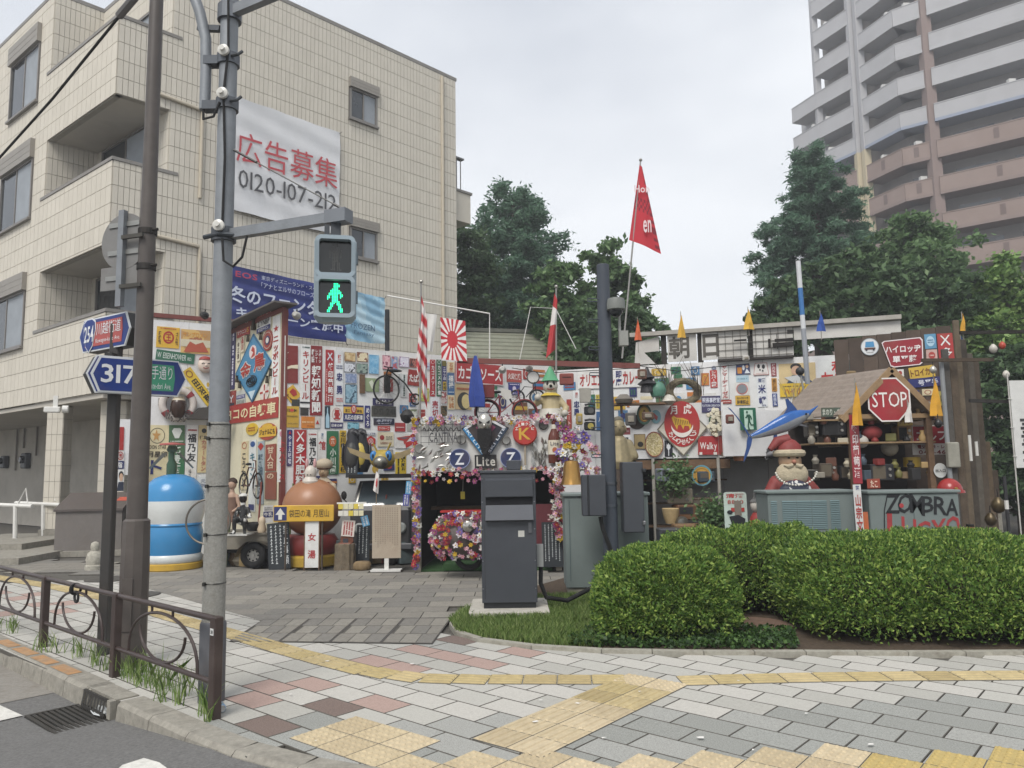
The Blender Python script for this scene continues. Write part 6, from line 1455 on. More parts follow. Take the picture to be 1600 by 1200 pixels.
# fascia of the open shed
z8t,z8b = W8.uz(1060,630)[1],W8.uz(1060,716)[1]
wallthing(W8,'white fascia over the open shed with the tiger sign',z8t,1.0,z0=z8b)
def tiger():
 r = (16,138,140,552,590)
 t = S(W8,r,'#c6c0b2','diamond sign with red disc and striped tiger',shape='diamond',frame='#6d665a',off=.03,th=.03)
 x0,y0,x1,y1 = zr(r); u0,z0,u1,z1 = W8.rect(x0,y0,x1,y1); w_,h_ = u1-u0,z1-z0; X = lambda q: (q-.5)*w_; Z = lambda q: (.5-q)*h_
 MB().plate(ellipse(X(.15),Z(.83),X(.85),Z(0.0)),-.04,-.036).build('disc',enamel('#a02b2b'),t)
 text_mesh(MB(),'月',X(.28),Z(.24),X(.42),Z(.08),-.045).build('lettering',ink('#d8cfc8'),t,smooth='keep'); text_mesh(MB(),'虎',X(.54),Z(.24),X(.70),Z(.06),-.045).build('lettering',ink('#d8cfc8'),t,smooth='keep')
 for k,ch in enumerate('さくりせんこう'):
  a = R(214+k*19); cx,cz = .5+.27*math.cos(a),.42-.32*math.sin(a); b = MB(); text_mesh(b,ch,X(cx-.045),Z(cz+.05),X(cx+.045),Z(cz-.05),-.045); b.build('lettering',ink('#d8cfc8'),t,smooth='keep')
 b = [(.30,.30),(.34,.26),(.40,.30),(.52,.31),(.62,.35),(.68,.45),(.66,.58),(.63,.46),(.55,.45),(.52,.52),(.48,.43),(.42,.44),(.40,.52),(.36,.44),(.33,.38)]
 MB().plate([(X(x),Z(y)) for x,y in b],-.045,-.041).build('tiger',ink('#c49a34'),t)
 for k in range(9): x = .36+k*.034; MB().plate([(X(x),Z(.31+k*.008)),(X(x+.012),Z(.31+k*.008)),(X(x+.02),Z(.43)),(X(x+.012),Z(.43))],-.05,-.046).build('stripe',ink('#2a211c'),t)
 cr = [(.5+.22*math.cos(R(a)),.42-.24*math.sin(R(a))) for a in range(195,346,10)]+[(.5+.22*math.cos(R(a)),.38-.20*math.sin(R(a))) for a in range(345,194,-10)]
 MB().plate([(X(x),Z(y)) for x,y in cr],-.055,-.051).build('crescent',ink('#d8cfc8'),t)
tiger()
S(W8,(15,778,792,949,940),'#2b2f5e','navy station office sign with white characters',T('駅長事務室','#c9ccd8',.04,.1,.96,.42),T('PLATFORM OPERATION','#c9ccd8',.04,.52,.96,.66),T('OFFICE','#c9ccd8',.3,.74,.72,.9))
S(W8,(16,472,425,638,577),'#9c2c2e','square red sign with white serif word',T('Walky','#dcd6d2',.1,.34,.92,.82),RC('#d0cac4',.06,.86,.2,1),RC('#d0cac4',.75,.86,.92,1),th=.05)
S(W8,(16,642,420,685,577),'#8f302f','red side board beside the red word sign',RC('#b8a89c',.8,0,1,1))
S(W8,(16,200,460,266,592),'#22222a','black panel with white tulip',PG('#d0d3d6',(.4,.3),(.5,.15),(.62,.3),(.7,.2),(.75,.45),(.55,.6),(.55,.95),(.45,.95),(.45,.6),(.25,.45),(.3,.2)))
S(W8,(16,40,388,192,596),'#b3a274','round dried flower plaque with red rim',RG('#7d3a30',0,0,1,1,.04),pic=print_mat(31,('#c0b284','#9c8c5e','#cfc3a0','#7f7148'),26),shape='round',name='plaque',cat='plaque',off=.06)
S(W8,(13,1115,520,1246,706),'#b89a42','round yellow and green figure plaque',RG('#38564a',0,0,1,1,.12),RG('#7d3a30',.14,.14,.86,.86,.04),PG('#6d4a2a',(.45,.3),(.58,.3),(.6,.75),(.42,.75)),shape='round',name='plaque',cat='plaque',off=.12)
S(W8,(13,1238,575,1330,696),'#7ea4ae','small round blue picture plaque',PG('#a5504a',(.3,.2),(.7,.5),(.6,.8),(.35,.6)),shape='round',name='plaque',cat='plaque')
S(W8,(13,1038,620,1192,746),'#3b3029','dark oval wooden board',shape='round',name='plaque',cat='plaque',pic=mat('#3b3029',rough=.5,var=.3,scale=9))
S(W8,(13,960,733,1056,796),'#8c4448','small dull red drink sign beside the bust',LN('#cfa8aa',.1,.35,.9,.65,1))
S(W8,(13,936,820,1040,866),'#2b2d33','black number plate beside the bust',T('100 橋','#c9cbd0',.12,.2,.9,.82))
S(W8,(13,1090,790,1192,925),'#a89468','framed old photograph with dark car',EL('#2d2a26',.3,.5,.8,.85),frame='#3b2c20',name='framed_picture',cat='picture')
S(W8,(16,420,660,588,830),'#b98f3c','large round yellow plaque with blue rim hanging in the shed opening',RG('#5b8c98',0,0,1,1,.08),RG('#8c6a2c',.15,.15,.85,.85,.03),PG('#3f5a34',(.47,.4),(.55,.4),(.58,.65),(.44,.65)),LN('#6d4a24',.25,.28,.75,.36,1),shape='round',name='plaque',cat='plaque',off=.25)
def coral():
 u,z = W8.uz(1119,660); t = thing('coral_wreath','white ruffled coral wreath beside the tiger sign','wreath',W8.P(u,z,.06),W8.a); rnd = random.Random(4)
 for k in range(46):
  a = rnd.uniform(0,6.28); q = rnd.uniform(.05,.19); x,zz = q*math.cos(a),q*1.45*math.sin(a)
  MB().lathe([(.012,0),(.03,.02),(.045,.02),(.035,.035)],8,(x,rnd.uniform(-.05,0),zz),axis='y').build('frill',mat('#cbc4ae',rough=.7),t,smooth=50)
coral()
# exit sign panel
z7t,z7b = W7.uz(1180,641)[1],W7.uz(1200,712)[1]
wallthing(W7,'white side panel carrying the green exit sign',lambda u: z7t,1.6,z0=z7b)
def exitsign():
 r = (28,560,775,795,1122); t = S(W7,r,'#24614a','green emergency exit sign with running figure',RC('#b5cfc0',.20,.10,.78,.97),th=.05,off=.08)
 x0,y0,x1,y1 = zr(r); u0,z0,u1,z1 = W7.rect(x0,y0,x1,y1); w_,h_ = u1-u0,z1-z0; X = lambda q: (q-.5)*w_; Z = lambda q: (.5-q)*h_
 m = ink('#24523f')
 MB().plate(ellipse(X(.33),Z(.26),X(.45),Z(.14),14),-.064,-.062).build('figure_head',m,t)
 for pts in ([(.36,.30),(.56,.30),(.66,.40),(.70,.52),(.64,.54),(.58,.42),(.56,.60),(.64,.74),(.82,.74),(.84,.79),(.60,.80),(.50,.66),(.46,.80),(.52,.98),(.44,.98),(.38,.82),(.44,.56),(.42,.40),(.34,.46),(.26,.46),(.25,.42),(.32,.40)],):
  MB().plate([(X(a),Z(b_)) for a,b_ in pts],-.064,-.062).build('figure',m,t)
exitsign()
# ================================================================ PROPS
def prop(name,label,cat,px,py,Y,rz=0.0,group=None,ground=False):
 p = at(px,py,Y); return thing(name,label,cat,(p.x,p.y,0 if ground else p.z),rz,group)
def pxm(n,Y): return n*Y/FPX
# ---- artificial flowers
FC = ['#a5527a','#bf8c9e','#d6cfd2','#c9a93a','#8a2f45','#7c6aa8','#d0a8b4','#a83a44','#d9d7d0','#a05a86']
def flower_me(c,r,k):
 b = MB(); n = 5+k % 2
 for ring,(rr,zz,off) in enumerate(((1,.0,0),(.66,.18,.5))):
  for i in range(n):
   a = 2*math.pi*(i+off)/n; d = 2*math.pi/n*.52
   b.add([(0,0,0.02*r),(rr*r*.6*math.cos(a-d),rr*r*.6*math.sin(a-d),r*(.18+zz)),(rr*r*math.cos(a),rr*r*math.sin(a),r*(.1+zz)),(rr*r*.6*math.cos(a+d),rr*r*.6*math.sin(a+d),r*(.18+zz))],[(0,1,2,3)])
 b.ball((0,0,r*.18),(r*.2,r*.2,r*.14),6,1)
 me = bpy.data.meshes.new('flower'); me.from_pydata(b.v,[],b.f); me.materials.append(mat(c,rough=.7,var=.15,scale=12)); me.materials.append(mat('#b8962f',rough=.8)); me.polygons.foreach_set('material_index',b.m); me.update(); return me
FM = [flower_me(c,1.0,i) for i,c in enumerate(FC)]
M_lf = mat('#3c5c33',rough=.7,var=.2)
def leafspray():
 b = MB()
 for i in range(6):
  a = i*1.05; b.add([(0,0,0),(.5*math.cos(a-.3),.5*math.sin(a-.3),.1),(1.1*math.cos(a),1.1*math.sin(a),.0),(.5*math.cos(a+.3),.5*math.sin(a+.3),.1)],[(0,1,2,3)])
 return shared(b,'leaf_spray',M_lf)
LSP = leafspray()
def flowers(t,pts,s,rnd,face=(R(90),0,0),leaf=.3,pal=None):
 for p in pts:
  r = s*rnd.uniform(.7,1.35); rot = (face[0]+rnd.uniform(-.6,.6),rnd.uniform(-.6,.6),rnd.uniform(-.7,.7))
  m = FM[rnd.choice(pal) if pal else rnd.randrange(len(FM))]
  o = link('flower',m,t,p,rot); o.scale = (r,r,r)
  if rnd.random() < leaf: o = link('leaf_spray',LSP,t,(p[0],p[1]+.02,p[2]),rot); o.scale = (r*1.2,)*3
# ---- flower booth
bu0,bz0,bu1,bz1 = W9.rect(*zr((12,105,152,1062,482)))
bo = thing('flower_booth','open booth with white fascia framed by artificial flowers','booth',W9.P(0,0),W9.a)
MB().box(bu0,0,bz0,bu1,.05,bz1).build('fascia',mat('#c9c8c4',rough=.6,var=.06,scale=2,dirt=.2),bo)
for u in (bu0+.02,bu1-.14): MB().bbox(u,.06,0,u+.11,.17,bz0+.02,.01).build('post',mat('#a9a294',rough=.7,dirt=.3),bo)
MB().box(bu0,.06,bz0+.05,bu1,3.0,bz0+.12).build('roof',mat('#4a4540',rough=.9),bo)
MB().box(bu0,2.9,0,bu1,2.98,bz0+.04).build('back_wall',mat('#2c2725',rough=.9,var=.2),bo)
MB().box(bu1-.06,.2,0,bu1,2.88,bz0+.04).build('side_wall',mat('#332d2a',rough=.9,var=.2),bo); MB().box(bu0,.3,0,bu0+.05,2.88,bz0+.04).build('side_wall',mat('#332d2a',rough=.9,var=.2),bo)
MB().box(bu0+.1,1.6,1.05,bu1-.1,1.9,1.12).build('shelf',M_wood,bo)
mt = thing('grass_mat','green artificial grass mat on the booth floor','mat',W9.P(0,0),W9.a); MB().box(bu0+.12,.1,.0,bu1-.2,2.8,.03).build('mat',mat('#34532e',rough=1,var=.3,scale=40,bump=.6,bscale=200),mt); MB().box(bu0+.55,.02,.03,bu0+1.6,.6,.14).build('step',mat('#34532e',rough=1,var=.3,scale=40,bump=.6,bscale=200),mt)
rnd = random.Random(11)
gl_ = thing('flower_garland','pink and white artificial flower garland along the booth top','garland',W9.P(0,0,.06),W9.a)
flowers(gl_,[(bu0+(bu1-bu0)*i/104+rnd.uniform(-.02,.02),-.02+rnd.uniform(-.06,.05),bz1+rnd.uniform(-.08,.07)) for i in range(105)],.058,rnd,pal=[0,1,2,2,6,6,8,8,1,4,5,3])
gl_ = thing('flower_garland','sparser flower garland along the lower edge of the booth fascia','garland',W9.P(0,0,.06),W9.a)
flowers(gl_,[(bu0+(bu1-bu0)*i/59+rnd.uniform(-.02,.02),-.02+rnd.uniform(-.06,.05),bz0+rnd.uniform(-.06,.06)) for i in range(60)],.05,rnd,pal=[0,1,6,3,7,8])
gl_ = thing('flower_garland','flower garland climbing the booth post beside the notice board','garland',W9.P(0,0,.06),W9.a)
flowers(gl_,[(bu0+.07+rnd.uniform(-.05,.05),rnd.uniform(-.03,.06),.1+(bz0-.1)*i/64) for i in range(65)],.06,rnd,pal=[0,1,3,5,7,8,6])
flowers(gl_,[(bu0+.03+rnd.uniform(-.03,.03),rnd.uniform(-.05,.0),bz0+(bz1-bz0)*i/14) for i in range(14)],.05,rnd)
gl_ = thing('flower_garland','thick flower garland hanging beside the bottle ornament','garland',W9.P(0,0,.06),W9.a)
flowers(gl_,[(bu1-.07+rnd.uniform(-.07,.07),rnd.uniform(-.1,.06),.6+(bz1-.6)*i/95) for i in range(96)],.06,rnd)
flowers(gl_,[(bu0+.12+(bu1-bu0-.24)*i/22,rnd.uniform(-.03,.06),bz0-.09-.18*abs(math.sin(i*.9))*.5) for i in range(23)],.05,rnd)
# fascia ornaments
t = S(W9,(12,505,375,646,462),'#1d1c1e','black beer sign with pale gothic lettering',T('Lite','#b9b6ae',.08,.12,.94,.84),name='neon_sign',off=.09,th=.03)
sk = S(W9,(12,418,118,728,385),'#27252d','shield shaped blue and black ski sign',PG('#2f7fb4',(.03,.34),(.10,.28),(.47,.90),(.43,.97)),PG('#2b3a4c',(.97,.34),(.9,.28),(.58,.86),(.62,.94)),PG('#c9c9cb',(.06,.31),(.47,.03),(.5,.09),(.12,.33)),PG('#c9c9cb',(.94,.31),(.53,.03),(.5,.09),(.88,.33)),PG('#7a3452',(.3,.3),(.5,.12),(.72,.3),(.6,.45),(.4,.45)),shape=[(0,.32),(.5,0),(1,.32),(.56,1),(.44,1)],off=.065,th=.02)
def slant(txt,c,x0,z0,x1,z1,h_,y,par):
 b = MB(); text_mesh(b,txt,0,0,1,1,y); d = Vector((x1-x0,z1-z0)); n = Vector((-d.y,d.x)).normalized()*h_
 b.v = [(x0+d.x*v[0]+n.x*v[2],v[1],z0+d.y*v[0]+n.y*v[2]) for v in b.v]; b.build('lettering',ink(c),par,smooth='keep')
u0,z0,u1,z1 = W9.rect(*zr((12,418,118,728,385))); w_,h_ = u1-u0,z1-z0
slant('SKI LITE','#cfe0ea',-.445*w_,.19*h_,-.07*w_,-.44*h_,.055*w_,-.045,sk); slant('SKI LITE','#c9ced6',.10*w_,-.42*h_,.42*w_,.17*h_,.055*w_,-.045,sk)
mk = prop('silver_mask','silver devil mask with long black beard on the shield sign','mask',757,668,14.2); mk.scale = (1.3,)*3
MB().ball((0,0,.06),(.11,.08,.15),18).build('face',metal('#b9b6ae',.25),mk,smooth=True); MB().plate([(-.10,-.02),(.10,-.02),(.10,-.18),(.03,-.38),(-.03,-.38),(-.10,-.18)],-.075,-.03).build('beard',mat('#1a191a',rough=.9,bump=.5),mk)
for x in (-1,1): MB().plate([(x*.02,.06),(x*.08,.10),(x*.075,.05)],-.085,-.07).build('eye',M_dark,mk); 
MB().ball((0,-.08,.02),(.022,.03,.04),10).build('nose',metal('#b9b6ae',.25),mk,smooth=True)
for i,(r,lb) in enumerate((((12,340,335,476,466),'blue bottle cap sign beside the black beer sign'),((12,670,330,806,462),'blue bottle cap sign half hidden by the cabinet top'))):
 t = S(W9,r,'#232f56',lb,RG('#8a93b5',0,0,1,1,.03),T('Z','#d0d2d6',.28,.22,.72,.8),shape='round',off=.07,th=.05,group='blue bottle cap signs')
kd = prop('lollipop_sign','round red hobby shop sign on a stick','sign',820,677,14.25); rr = pxm(19,14.25)
MB().lathe([(rr*.9,-.05),(rr,-.03),(rr,.03),(rr*.9,.05)],32,axis='y').build('disc',mat('#a5332c',rough=.35,var=.06,dirt=.12),kd,smooth=30)
text_mesh(MB(),'K',-.11,-.12,.11,.10,-.056).build('lettering',ink('#c49a3c'),kd,smooth='keep')
b = MB()
for k,ch in enumerate('エルークラビ'): a = R(150-24*k); text_mesh(b,ch,rr*.76*math.cos(a)-.028,rr*.76*math.sin(a)-.028,rr*.76*math.cos(a)+.028,rr*.76*math.sin(a)+.028,-.056)
b.build('lettering',ink('#dcd3cc'),kd,smooth='keep'); MB().cyl((0,0,-rr),(0,0,-rr-.36),.018,n=8).build('stick',mat('#9a8e7c'),kd)
bt = prop('bottle_ornament','large brown beer bottle ornament with white label','bottle',866,693,14.2)
MB().lathe([(.11,-.36),(.115,-.34),(.115,.08),(.10,.16),(.045,.27),(.04,.36),(.045,.37),(.045,.40),(.03,.41)],20).build('glass',mat('#5c2f24',rough=.2,var=.1),bt,smooth=40)
MB().lathe([(.118,-.2),(.118,.06)],20).build('label',mat('#cfc6b2',rough=.6),bt,smooth=30); text_mesh(MB(),'Lite',-.075,-.04,.075,.03,-.121).build('lettering',ink('#2a2c40'),bt,smooth='keep')
MB().plate(ellipse(-.045,-.17,.045,-.07,16),-.122,-.119).build('label_disc',ink('#a55a34'),bt); MB().lathe([(.047,.27),(.046,.35)],16).build('neck_label',mat('#c9c2b4'),bt)
for k,(x,y,r,lb) in enumerate(((721,687,.09,'round grey medallion beside the shield sign'),(791,688,.08,'round grey medallion beside the red disc'),(655,701,.09,'round grey medallion at the fascia end'),(849,664,.09,'dark round medallion above the silver leaves'))):
 t = prop('medallion',lb,'medallion',x,y,14.3); MB().lathe([(r,0),(r,.02),(r*.85,.035),(r*.4,.03)],22,axis='y').build('disc',metal('#8b8a86' if k < 3 else '#4c4a47',.45),t,smooth=30)
for (x,y,n,w0,lb) in ((682,712,26,.32,'spray of silver metal leaves on the booth fascia'),(842,706,26,.16,'upright spray of silver leaves beside the bottle')):
 t = prop('leaf_ornament',lb,'ornament',x,y,14.3)
 for k in range(n):
  a = rnd.uniform(-.6,.6)+(.9 if w0 > .2 else 0); cx,cz = rnd.uniform(-w0,w0),rnd.uniform(-.22,.24); l_ = .17
  MB().add([(cx-l_/2*math.sin(a),rnd.uniform(-.06,-.01),cz-l_/2*math.cos(a)),(cx+.03*math.cos(a),-.03,cz-.03*math.sin(a)),(cx+l_/2*math.sin(a),rnd.uniform(-.08,-.02),cz+l_/2*math.cos(a)),(cx-.03*math.cos(a),-.03,cz+.03*math.sin(a))],[(0,1,2,3)]).build('leaf',metal('#a9a8a3',.3),t,smooth='keep')
cg = prop('cantina_sign','black wire grid with pale cantina lettering','sign',688,678,14.25); b = MB()
for k in range(6): b.box(-.36+k*.145,-.01,-.2,-.352+k*.145,0,.2)
for k in range(4): b.box(-.37,-.012,-.16+k*.11,.40,-.002,-.152+k*.11)
b.build('wire_grid',mat('#2a2a2b',rough=.5),cg); text_mesh(MB(),'CANTINA',-.2,-.15,.32,.03,-.03).build('lettering',ink('#3f3f42'),cg,smooth='keep'); MB().tube([(-.32+.03*k,-.03,.08+.04*math.sin(k*1.9)) for k in range(24)],.012,5).build('script_tube',mat('#3a3836',rough=.4),cg,smooth=True)
# flower cart inside the booth
fc = thing('flower_cart','scooter smothered in pink and white flowers inside the booth','scooter',W9.P(bu0+1.05,.13,.75),W9.a)
MB().ball((0,0,.58),(.55,.38,.40),20).build('body',mat('#5c5450',rough=.6),fc,smooth=True); MB().torus((.05,0,.26),.22,.05,24,8).build('wheel',M_rubber,fc,smooth=True); MB().torus((.75,.1,.24),.2,.05,24,8).build('wheel',M_rubber,fc,smooth=True)
MB().torus((0,-.05,.55),.58,.02,28,6,axis='y',sz=.5).build('white_rail',mat('#c9c6c0'),fc,smooth=True)
hl = MB().lathe([(.02,.16),(.09,.13),(.12,.02),(.12,-.06),(.02,-.1)],18,(.08,-.35,.78),axis='y'); hl.build('headlight',metal('#b9b6b0',.15),fc,smooth=40)
MB().box(-.45,-.0,.99,.45,.3,1.02).build('red_table',mat('#a52f2c',rough=.4),fc)
pts = []
for k in range(230):
 a,q = rnd.uniform(0,6.28),rnd.uniform(-.8,1.2); cz = math.sin(q); cr = math.cos(q); pts.append((.62*cr*math.cos(a),-.42*cr*abs(math.sin(a))-.02,.56+.46*cz))
flowers(fc,pts,.05,rnd,leaf=.1)
flowers(fc,[(rnd.uniform(.1,.7),rnd.uniform(-.5,-.3),rnd.uniform(.35,1.0)) for k in range(40)],.055,rnd,leaf=.1,pal=[2,8,8,6,0])
tg = prop('hanging_tag','small yellow card hanging in the dark booth','card',723,774,14.8); MB().box(-.04,0,-.07,.04,.008,.07).build('card',mat('#b8a63a'),tg); MB().tube([(0,0,.07),(.01,.0,.3),(.05,.02,.5)],.006,5).build('cord',mat('#8d897f'),tg)
# beside the booth: red board, chalkboard, bell, blossoms
rb_ = prop('red_notice_board','red notice board with pale vertical writing beside the booth','board',858,838,14.55,ground=True); MB().box(-.24,0,.1,.26,.03,1.2).build('board',mat('#5f2a30',rough=.6),rb_);
b = MB(); [b.box(-.02+.09*(k % 2),-.006,.45+.045*k,.03+.09*(k % 2),-.003,.475+.045*k) for k in range(14)]; b.build('small_lettering',ink('#c9a8a8'),rb_)
def chalk(label,px,py0,py1,wpx,Y,lines,lean=0.0,rz=0.0,title=None):
 p = at(px,py1,Y); h_ = pxm(py1-py0,Y); w_ = pxm(wpx,Y); t = thing('black_notice_board',label,'board',(p.x,Y,max(p.z,.01)),rot=(R(-8),lean,rz),group='black handwritten boards')
 MB().box(-w_/2,0,0,w_/2,.025,h_).build('board',mat('#22272b',rough=.7,var=.12),t); b = MB(); rn = random.Random(int(px)); n = lines
 if title: text_mesh(MB(),title,w_*.22,h_*.08,w_*.44,h_*.94,-.004,vert=True,bold=False).build('lettering',ink('#d5d8d8'),t,smooth='keep')
 for i in range(n):
  x = -w_*.42+(w_*(.62 if title else .84))*(i+.5)/n; z = h_*.95; s = w_*.5/n*.7
  while z > h_*rn.uniform(.05,.3):
   dz = s*rn.uniform(.7,1.1); b.add([(x-s/2,-.004,z-dz),(x-s/2+s*rn.uniform(.3,1),-.004,z-dz),(x+s/2,-.004,z-dz*.7),(x-s/4,-.004,z-dz*.7)],[(0,1,2,3)]); b.add([(x-.12*s,-.004,z-dz),(x+.12*s,-.004,z-dz),(x+.12*s,-.004,z),(x-.12*s,-.004,z)],[(0,1,2,3)]); z -= s*1.25
 b.build('lettering',ink('#c9cdcd'),t,smooth='keep'); return t
chalk('black chalkboard with columns of white writing beside the grey-green cabinet',864,818,886,32,14.3,5)
chalk('black leaning board forbidding touching, beside the trailer wheel',437,822,893,34,15.1,3,lean=R(-6),title='禁止事項')
chalk('narrow black board with white writing beside the beige notice board',566,822,880,20,15.3,3)
chalk('small black board hanging under the dark bird statues',549,708,746,18,16.2,3)
chalk('dark board with white writing leaning inside the shed',1108,822,850,40,13.6,3,lean=R(20))
bl = prop('brass_bell','brass bell hanging among purple and yellow flowers','bell',893,738,13.9); MB().lathe([(.02,.22),(.12,.20),(.145,.1),(.16,-.08),(.20,-.2),(.205,-.22),(.17,-.22)],24).build('bell_body',metal('#a8834a',.3),bl,smooth=50); MB().torus((0,0,.25),.04,.012,14,6).build('hanger',metal('#6d5a3a'),bl)
bq = prop('flower_bouquet','yellow lily and purple flower bouquet above the brass bell','flowers',903,705,14.0)
flowers(bq,[(rnd.uniform(-.32,.10),rnd.uniform(-.12,.1),rnd.uniform(.02,.16)) for k in range(14)],.08,rnd,pal=[3,3,3,8])
flowers(bq,[(rnd.uniform(-.38,.1),rnd.uniform(-.1,.1),rnd.uniform(-.28,.0)) for k in range(22)],.075,rnd,pal=[4,4,5,0,8])
flowers(bq,[(rnd.uniform(.08,.38),rnd.uniform(-.1,.1),rnd.uniform(-.4,.15)) for k in range(30)],.06,rnd,pal=[6,6,1,8,2])
flowers(bq,[(rnd.uniform(-.3,.2),rnd.uniform(-.1,.1),rnd.uniform(.18,.42)) for k in range(12)],.10,rnd,pal=[5,9,2,5])
fl2 = prop('flower_bouquet','trailing white and dark red blossoms beside the chalkboard','flowers',868,770,14.15)
flowers(fl2,[(rnd.uniform(-.1,.12),rnd.uniform(-.08,.05),.45-.9*k/36) for k in range(37)],.062,rnd,pal=[2,8,6,4,3,1])
# ---- flags
def flag(name,label,px,ytop,ybot,Y,cloth,lean=0.0,polecol='#8b8a86',r=.022,group=None):
 p0,p1 = at(px+lean,ytop,Y),at(px,ybot,Y); t = thing(name,label,'flag',(p1.x,Y,p1.z),group=group)
 MB().cyl((0,0,0),(p0.x-p1.x,0,p0.z-p1.z),r,r*.8,8).build('pole',mat(polecol,rough=.5,metal=.3),t)
 if r > .015: MB().ball((p0.x-p1.x,0,p0.z-p1.z),r*1.8,10).build('finial',metal('#9c9a94'),t)
 for args in cloth: cloth_panel(t,p1,Y,*args)
 return t
def cloth_panel(t,o,Y,pts,cols,nm='cloth',amp=.05,n=10,waves=3):
 """pts: four corners in the photo (top-left, top-right, bottom-right, bottom-left); cols: colour or function(u,v)->index with palette"""
 q = [at(*p,Y)-Vector((o.x,Y,o.z)) for p in pts]; b = MB(); pal,fn = cols
 N_ = n*2
 for j in range(N_+1):
  for i in range(N_+1):
   u,v = i/N_,j/N_; p = q[0].lerp(q[1],u).lerp(q[3].lerp(q[2],u),v); b.v.append((p.x,-.03+amp*math.sin(u*waves*6.28+v*2)*(.3+.7*v),p.z))
 for j in range(N_):
  for i in range(N_): b.f.append((j*(N_+1)+i,j*(N_+1)+i+1,(j+1)*(N_+1)+i+1,(j+1)*(N_+1)+i)); b.m.append(fn((i+.5)/N_,(j+.5)/N_))
 return b.build(nm,[mat(c,rough=.85,var=.08,scale=4) for c in pal],t,smooth=60)
def rays(u,v):
 x,y = u-.46,v-.5; return 0 if x*x+y*y < .045 else int((math.atan2(y,x)/6.2832*32+32.25) % 2 < 1)*-1+1
sun_f = (['#b0323a','#d6d2cf'],rays)
flag('sun_flag','red and white rayed flag drooping from a tall pole',656,440,655,15.6,[([(659,462),(668,500),(667,640),(650,570)],(['#b23a3f','#d2cdca'],lambda u,v: int((u*2+v*9) % 2)),'cloth',.07,12,2)],lean=2)
fl = thing('sun_flag','square red and white rayed flag hung flat above the wall','flag',at(709,500,17.4)); b_ = at(709,500,17.4)
cloth_panel(fl,b_,17.4,[(688,496),(727,502),(730,565),(690,562)],sun_f,'cloth',.02,48,1)
wf = thing('white_cloth','plain white cloth hanging beside the rayed flag','cloth',at(674,490,17.2)); cloth_panel(wf,at(674,490,17.2),17.2,[(666,490),(683,492),(676,550),(668,548)],(['#c8c6c2'],lambda u,v: 0),'cloth',.04,8,1)
flag('striped_flag','red white red flag drooping on a steel pole above the clown',869,448,660,15.8,[([(866,458),(871,470),(868,545),(853,560)],(['#a8383a','#cfcac6'],lambda u,v: 1 if .2 < v < .5 else 0),'cloth',.05,10,1)])
rf_ = flag('racing_flag','large red racing pennant on a leaning pole',972,250,560,17.0,[([(999,258),(1003,262),(1033,397),(983,375)],(['#b2323c','#7a2a34'],lambda u,v: 1 if (.42 < v < .6 and int(u*10+v*24) % 2 == 0) or (u > .85 and int(v*22) % 2 == 0) else 0),'cloth',.03,12,1)],lean=29)
o = at(972,560,17.0)
for tx,x0,y0,x1,y1 in (('Hon',990,292,1013,304),('en',1004,346,1016,366)):
 a_,c_ = at(x0,y1,17.0)-o,at(x1,y0,17.0)-o; text_mesh(MB(),tx,a_.x,a_.z,c_.x,c_.z,-.12).build('lettering',ink('#d6c3c4'),rf_,smooth='keep')
def pennant(label,px,ytop,ybot,wpx,Y,c,skew=0,pole=0,side=1):
 p = at(px,ybot,Y); t = thing('pennant',label,'pennant',(p.x,Y,p.z),group='small coloured pennants'); h_ = pxm(ybot-ytop,Y); w_ = pxm(wpx,Y)
 MB().cyl((0,0,-pxm(pole,Y)),(0,0,h_*1.12),.008,n=6).build('stick',mat('#8d897f'),t); b = MB(); n = 8
 for i in range(n+1):
  f = i/n; b.v += [(-w_/2*(1-f)+pxm(skew,Y)*f*0,-.02+.03*math.sin(f*5),h_*f),(w_/2*(1-f)+.001,-.02+.03*math.sin(f*5+1.4),h_*f+.02*math.sin(f*9)),(-.1*w_*(1-f),-.06*(1-f)-.02,h_*f)]
 for i in range(n): b.f += [(i*3,i*3+2,i*3+5,i*3+3),(i*3+2,i*3+1,i*3+4,i*3+5)]; b.m += [0,0]
 b.build('cloth',mat(c,rough=.8,var=.12,scale=8),t,smooth=60)
pennant('orange pennant at the end of the weathered shop board',997,498,532,12,17.3,'#c4603c',pole=20); pennant('yellow pennant above the brush character board',1065,490,528,14,17.2,'#c99e3e',pole=10)
pennant('yellow pennant over the grid end of the shop board',1170,482,515,18,16.9,'#c9a03c',pole=10); pennant('blue pennant on the charred timber above the newspaper sign',1283,488,518,16,16.3,'#2f4f98',pole=14)
pennant('yellow pennant hanging at the gable corner',1340,598,665,18,11.8,'#c9952f'); pennant('large yellow pennant at the outer gable corner',1463,590,650,22,13.6,'#c9952f')
pennant('blue pennant on the weathered timber wall',1503,525,558,12,14.0,'#2f4f98',pole=30); pennant('yellow pennant at the top of the timber wall',1505,490,522,10,14.1,'#c99838',pole=20)
pennant('small white pennant beside the octagonal stop sign',1420,628,660,14,13.6,'#d0cdc8')
ub = prop('blue_parasol','folded blue parasol standing on the booth roof','parasol',747,636,14.8); MB().cyl((0,0,-.1),(0,0,1.05),.015,n=6).build('pole',mat('#8c8a86'),ub)
b = MB(); n = 10
for k,(r,z) in enumerate(((.02,1.0),(.06,.8),(.10,.5),(.13,.2),(.12,.0))):
 for i in range(n): a = 6.283*i/n; q = r*(1+.35*(i % 2)); b.v.append((q*math.cos(a)-.04*z,q*math.sin(a),z))
for k in range(4):
 for i in range(n): b.f.append((k*n+i,k*n+(i+1) % n,k*n+n+(i+1) % n,k*n+n+i)); b.m.append(0)
b.build('cloth',mat('#2b4189',rough=.7,var=.15),ub)
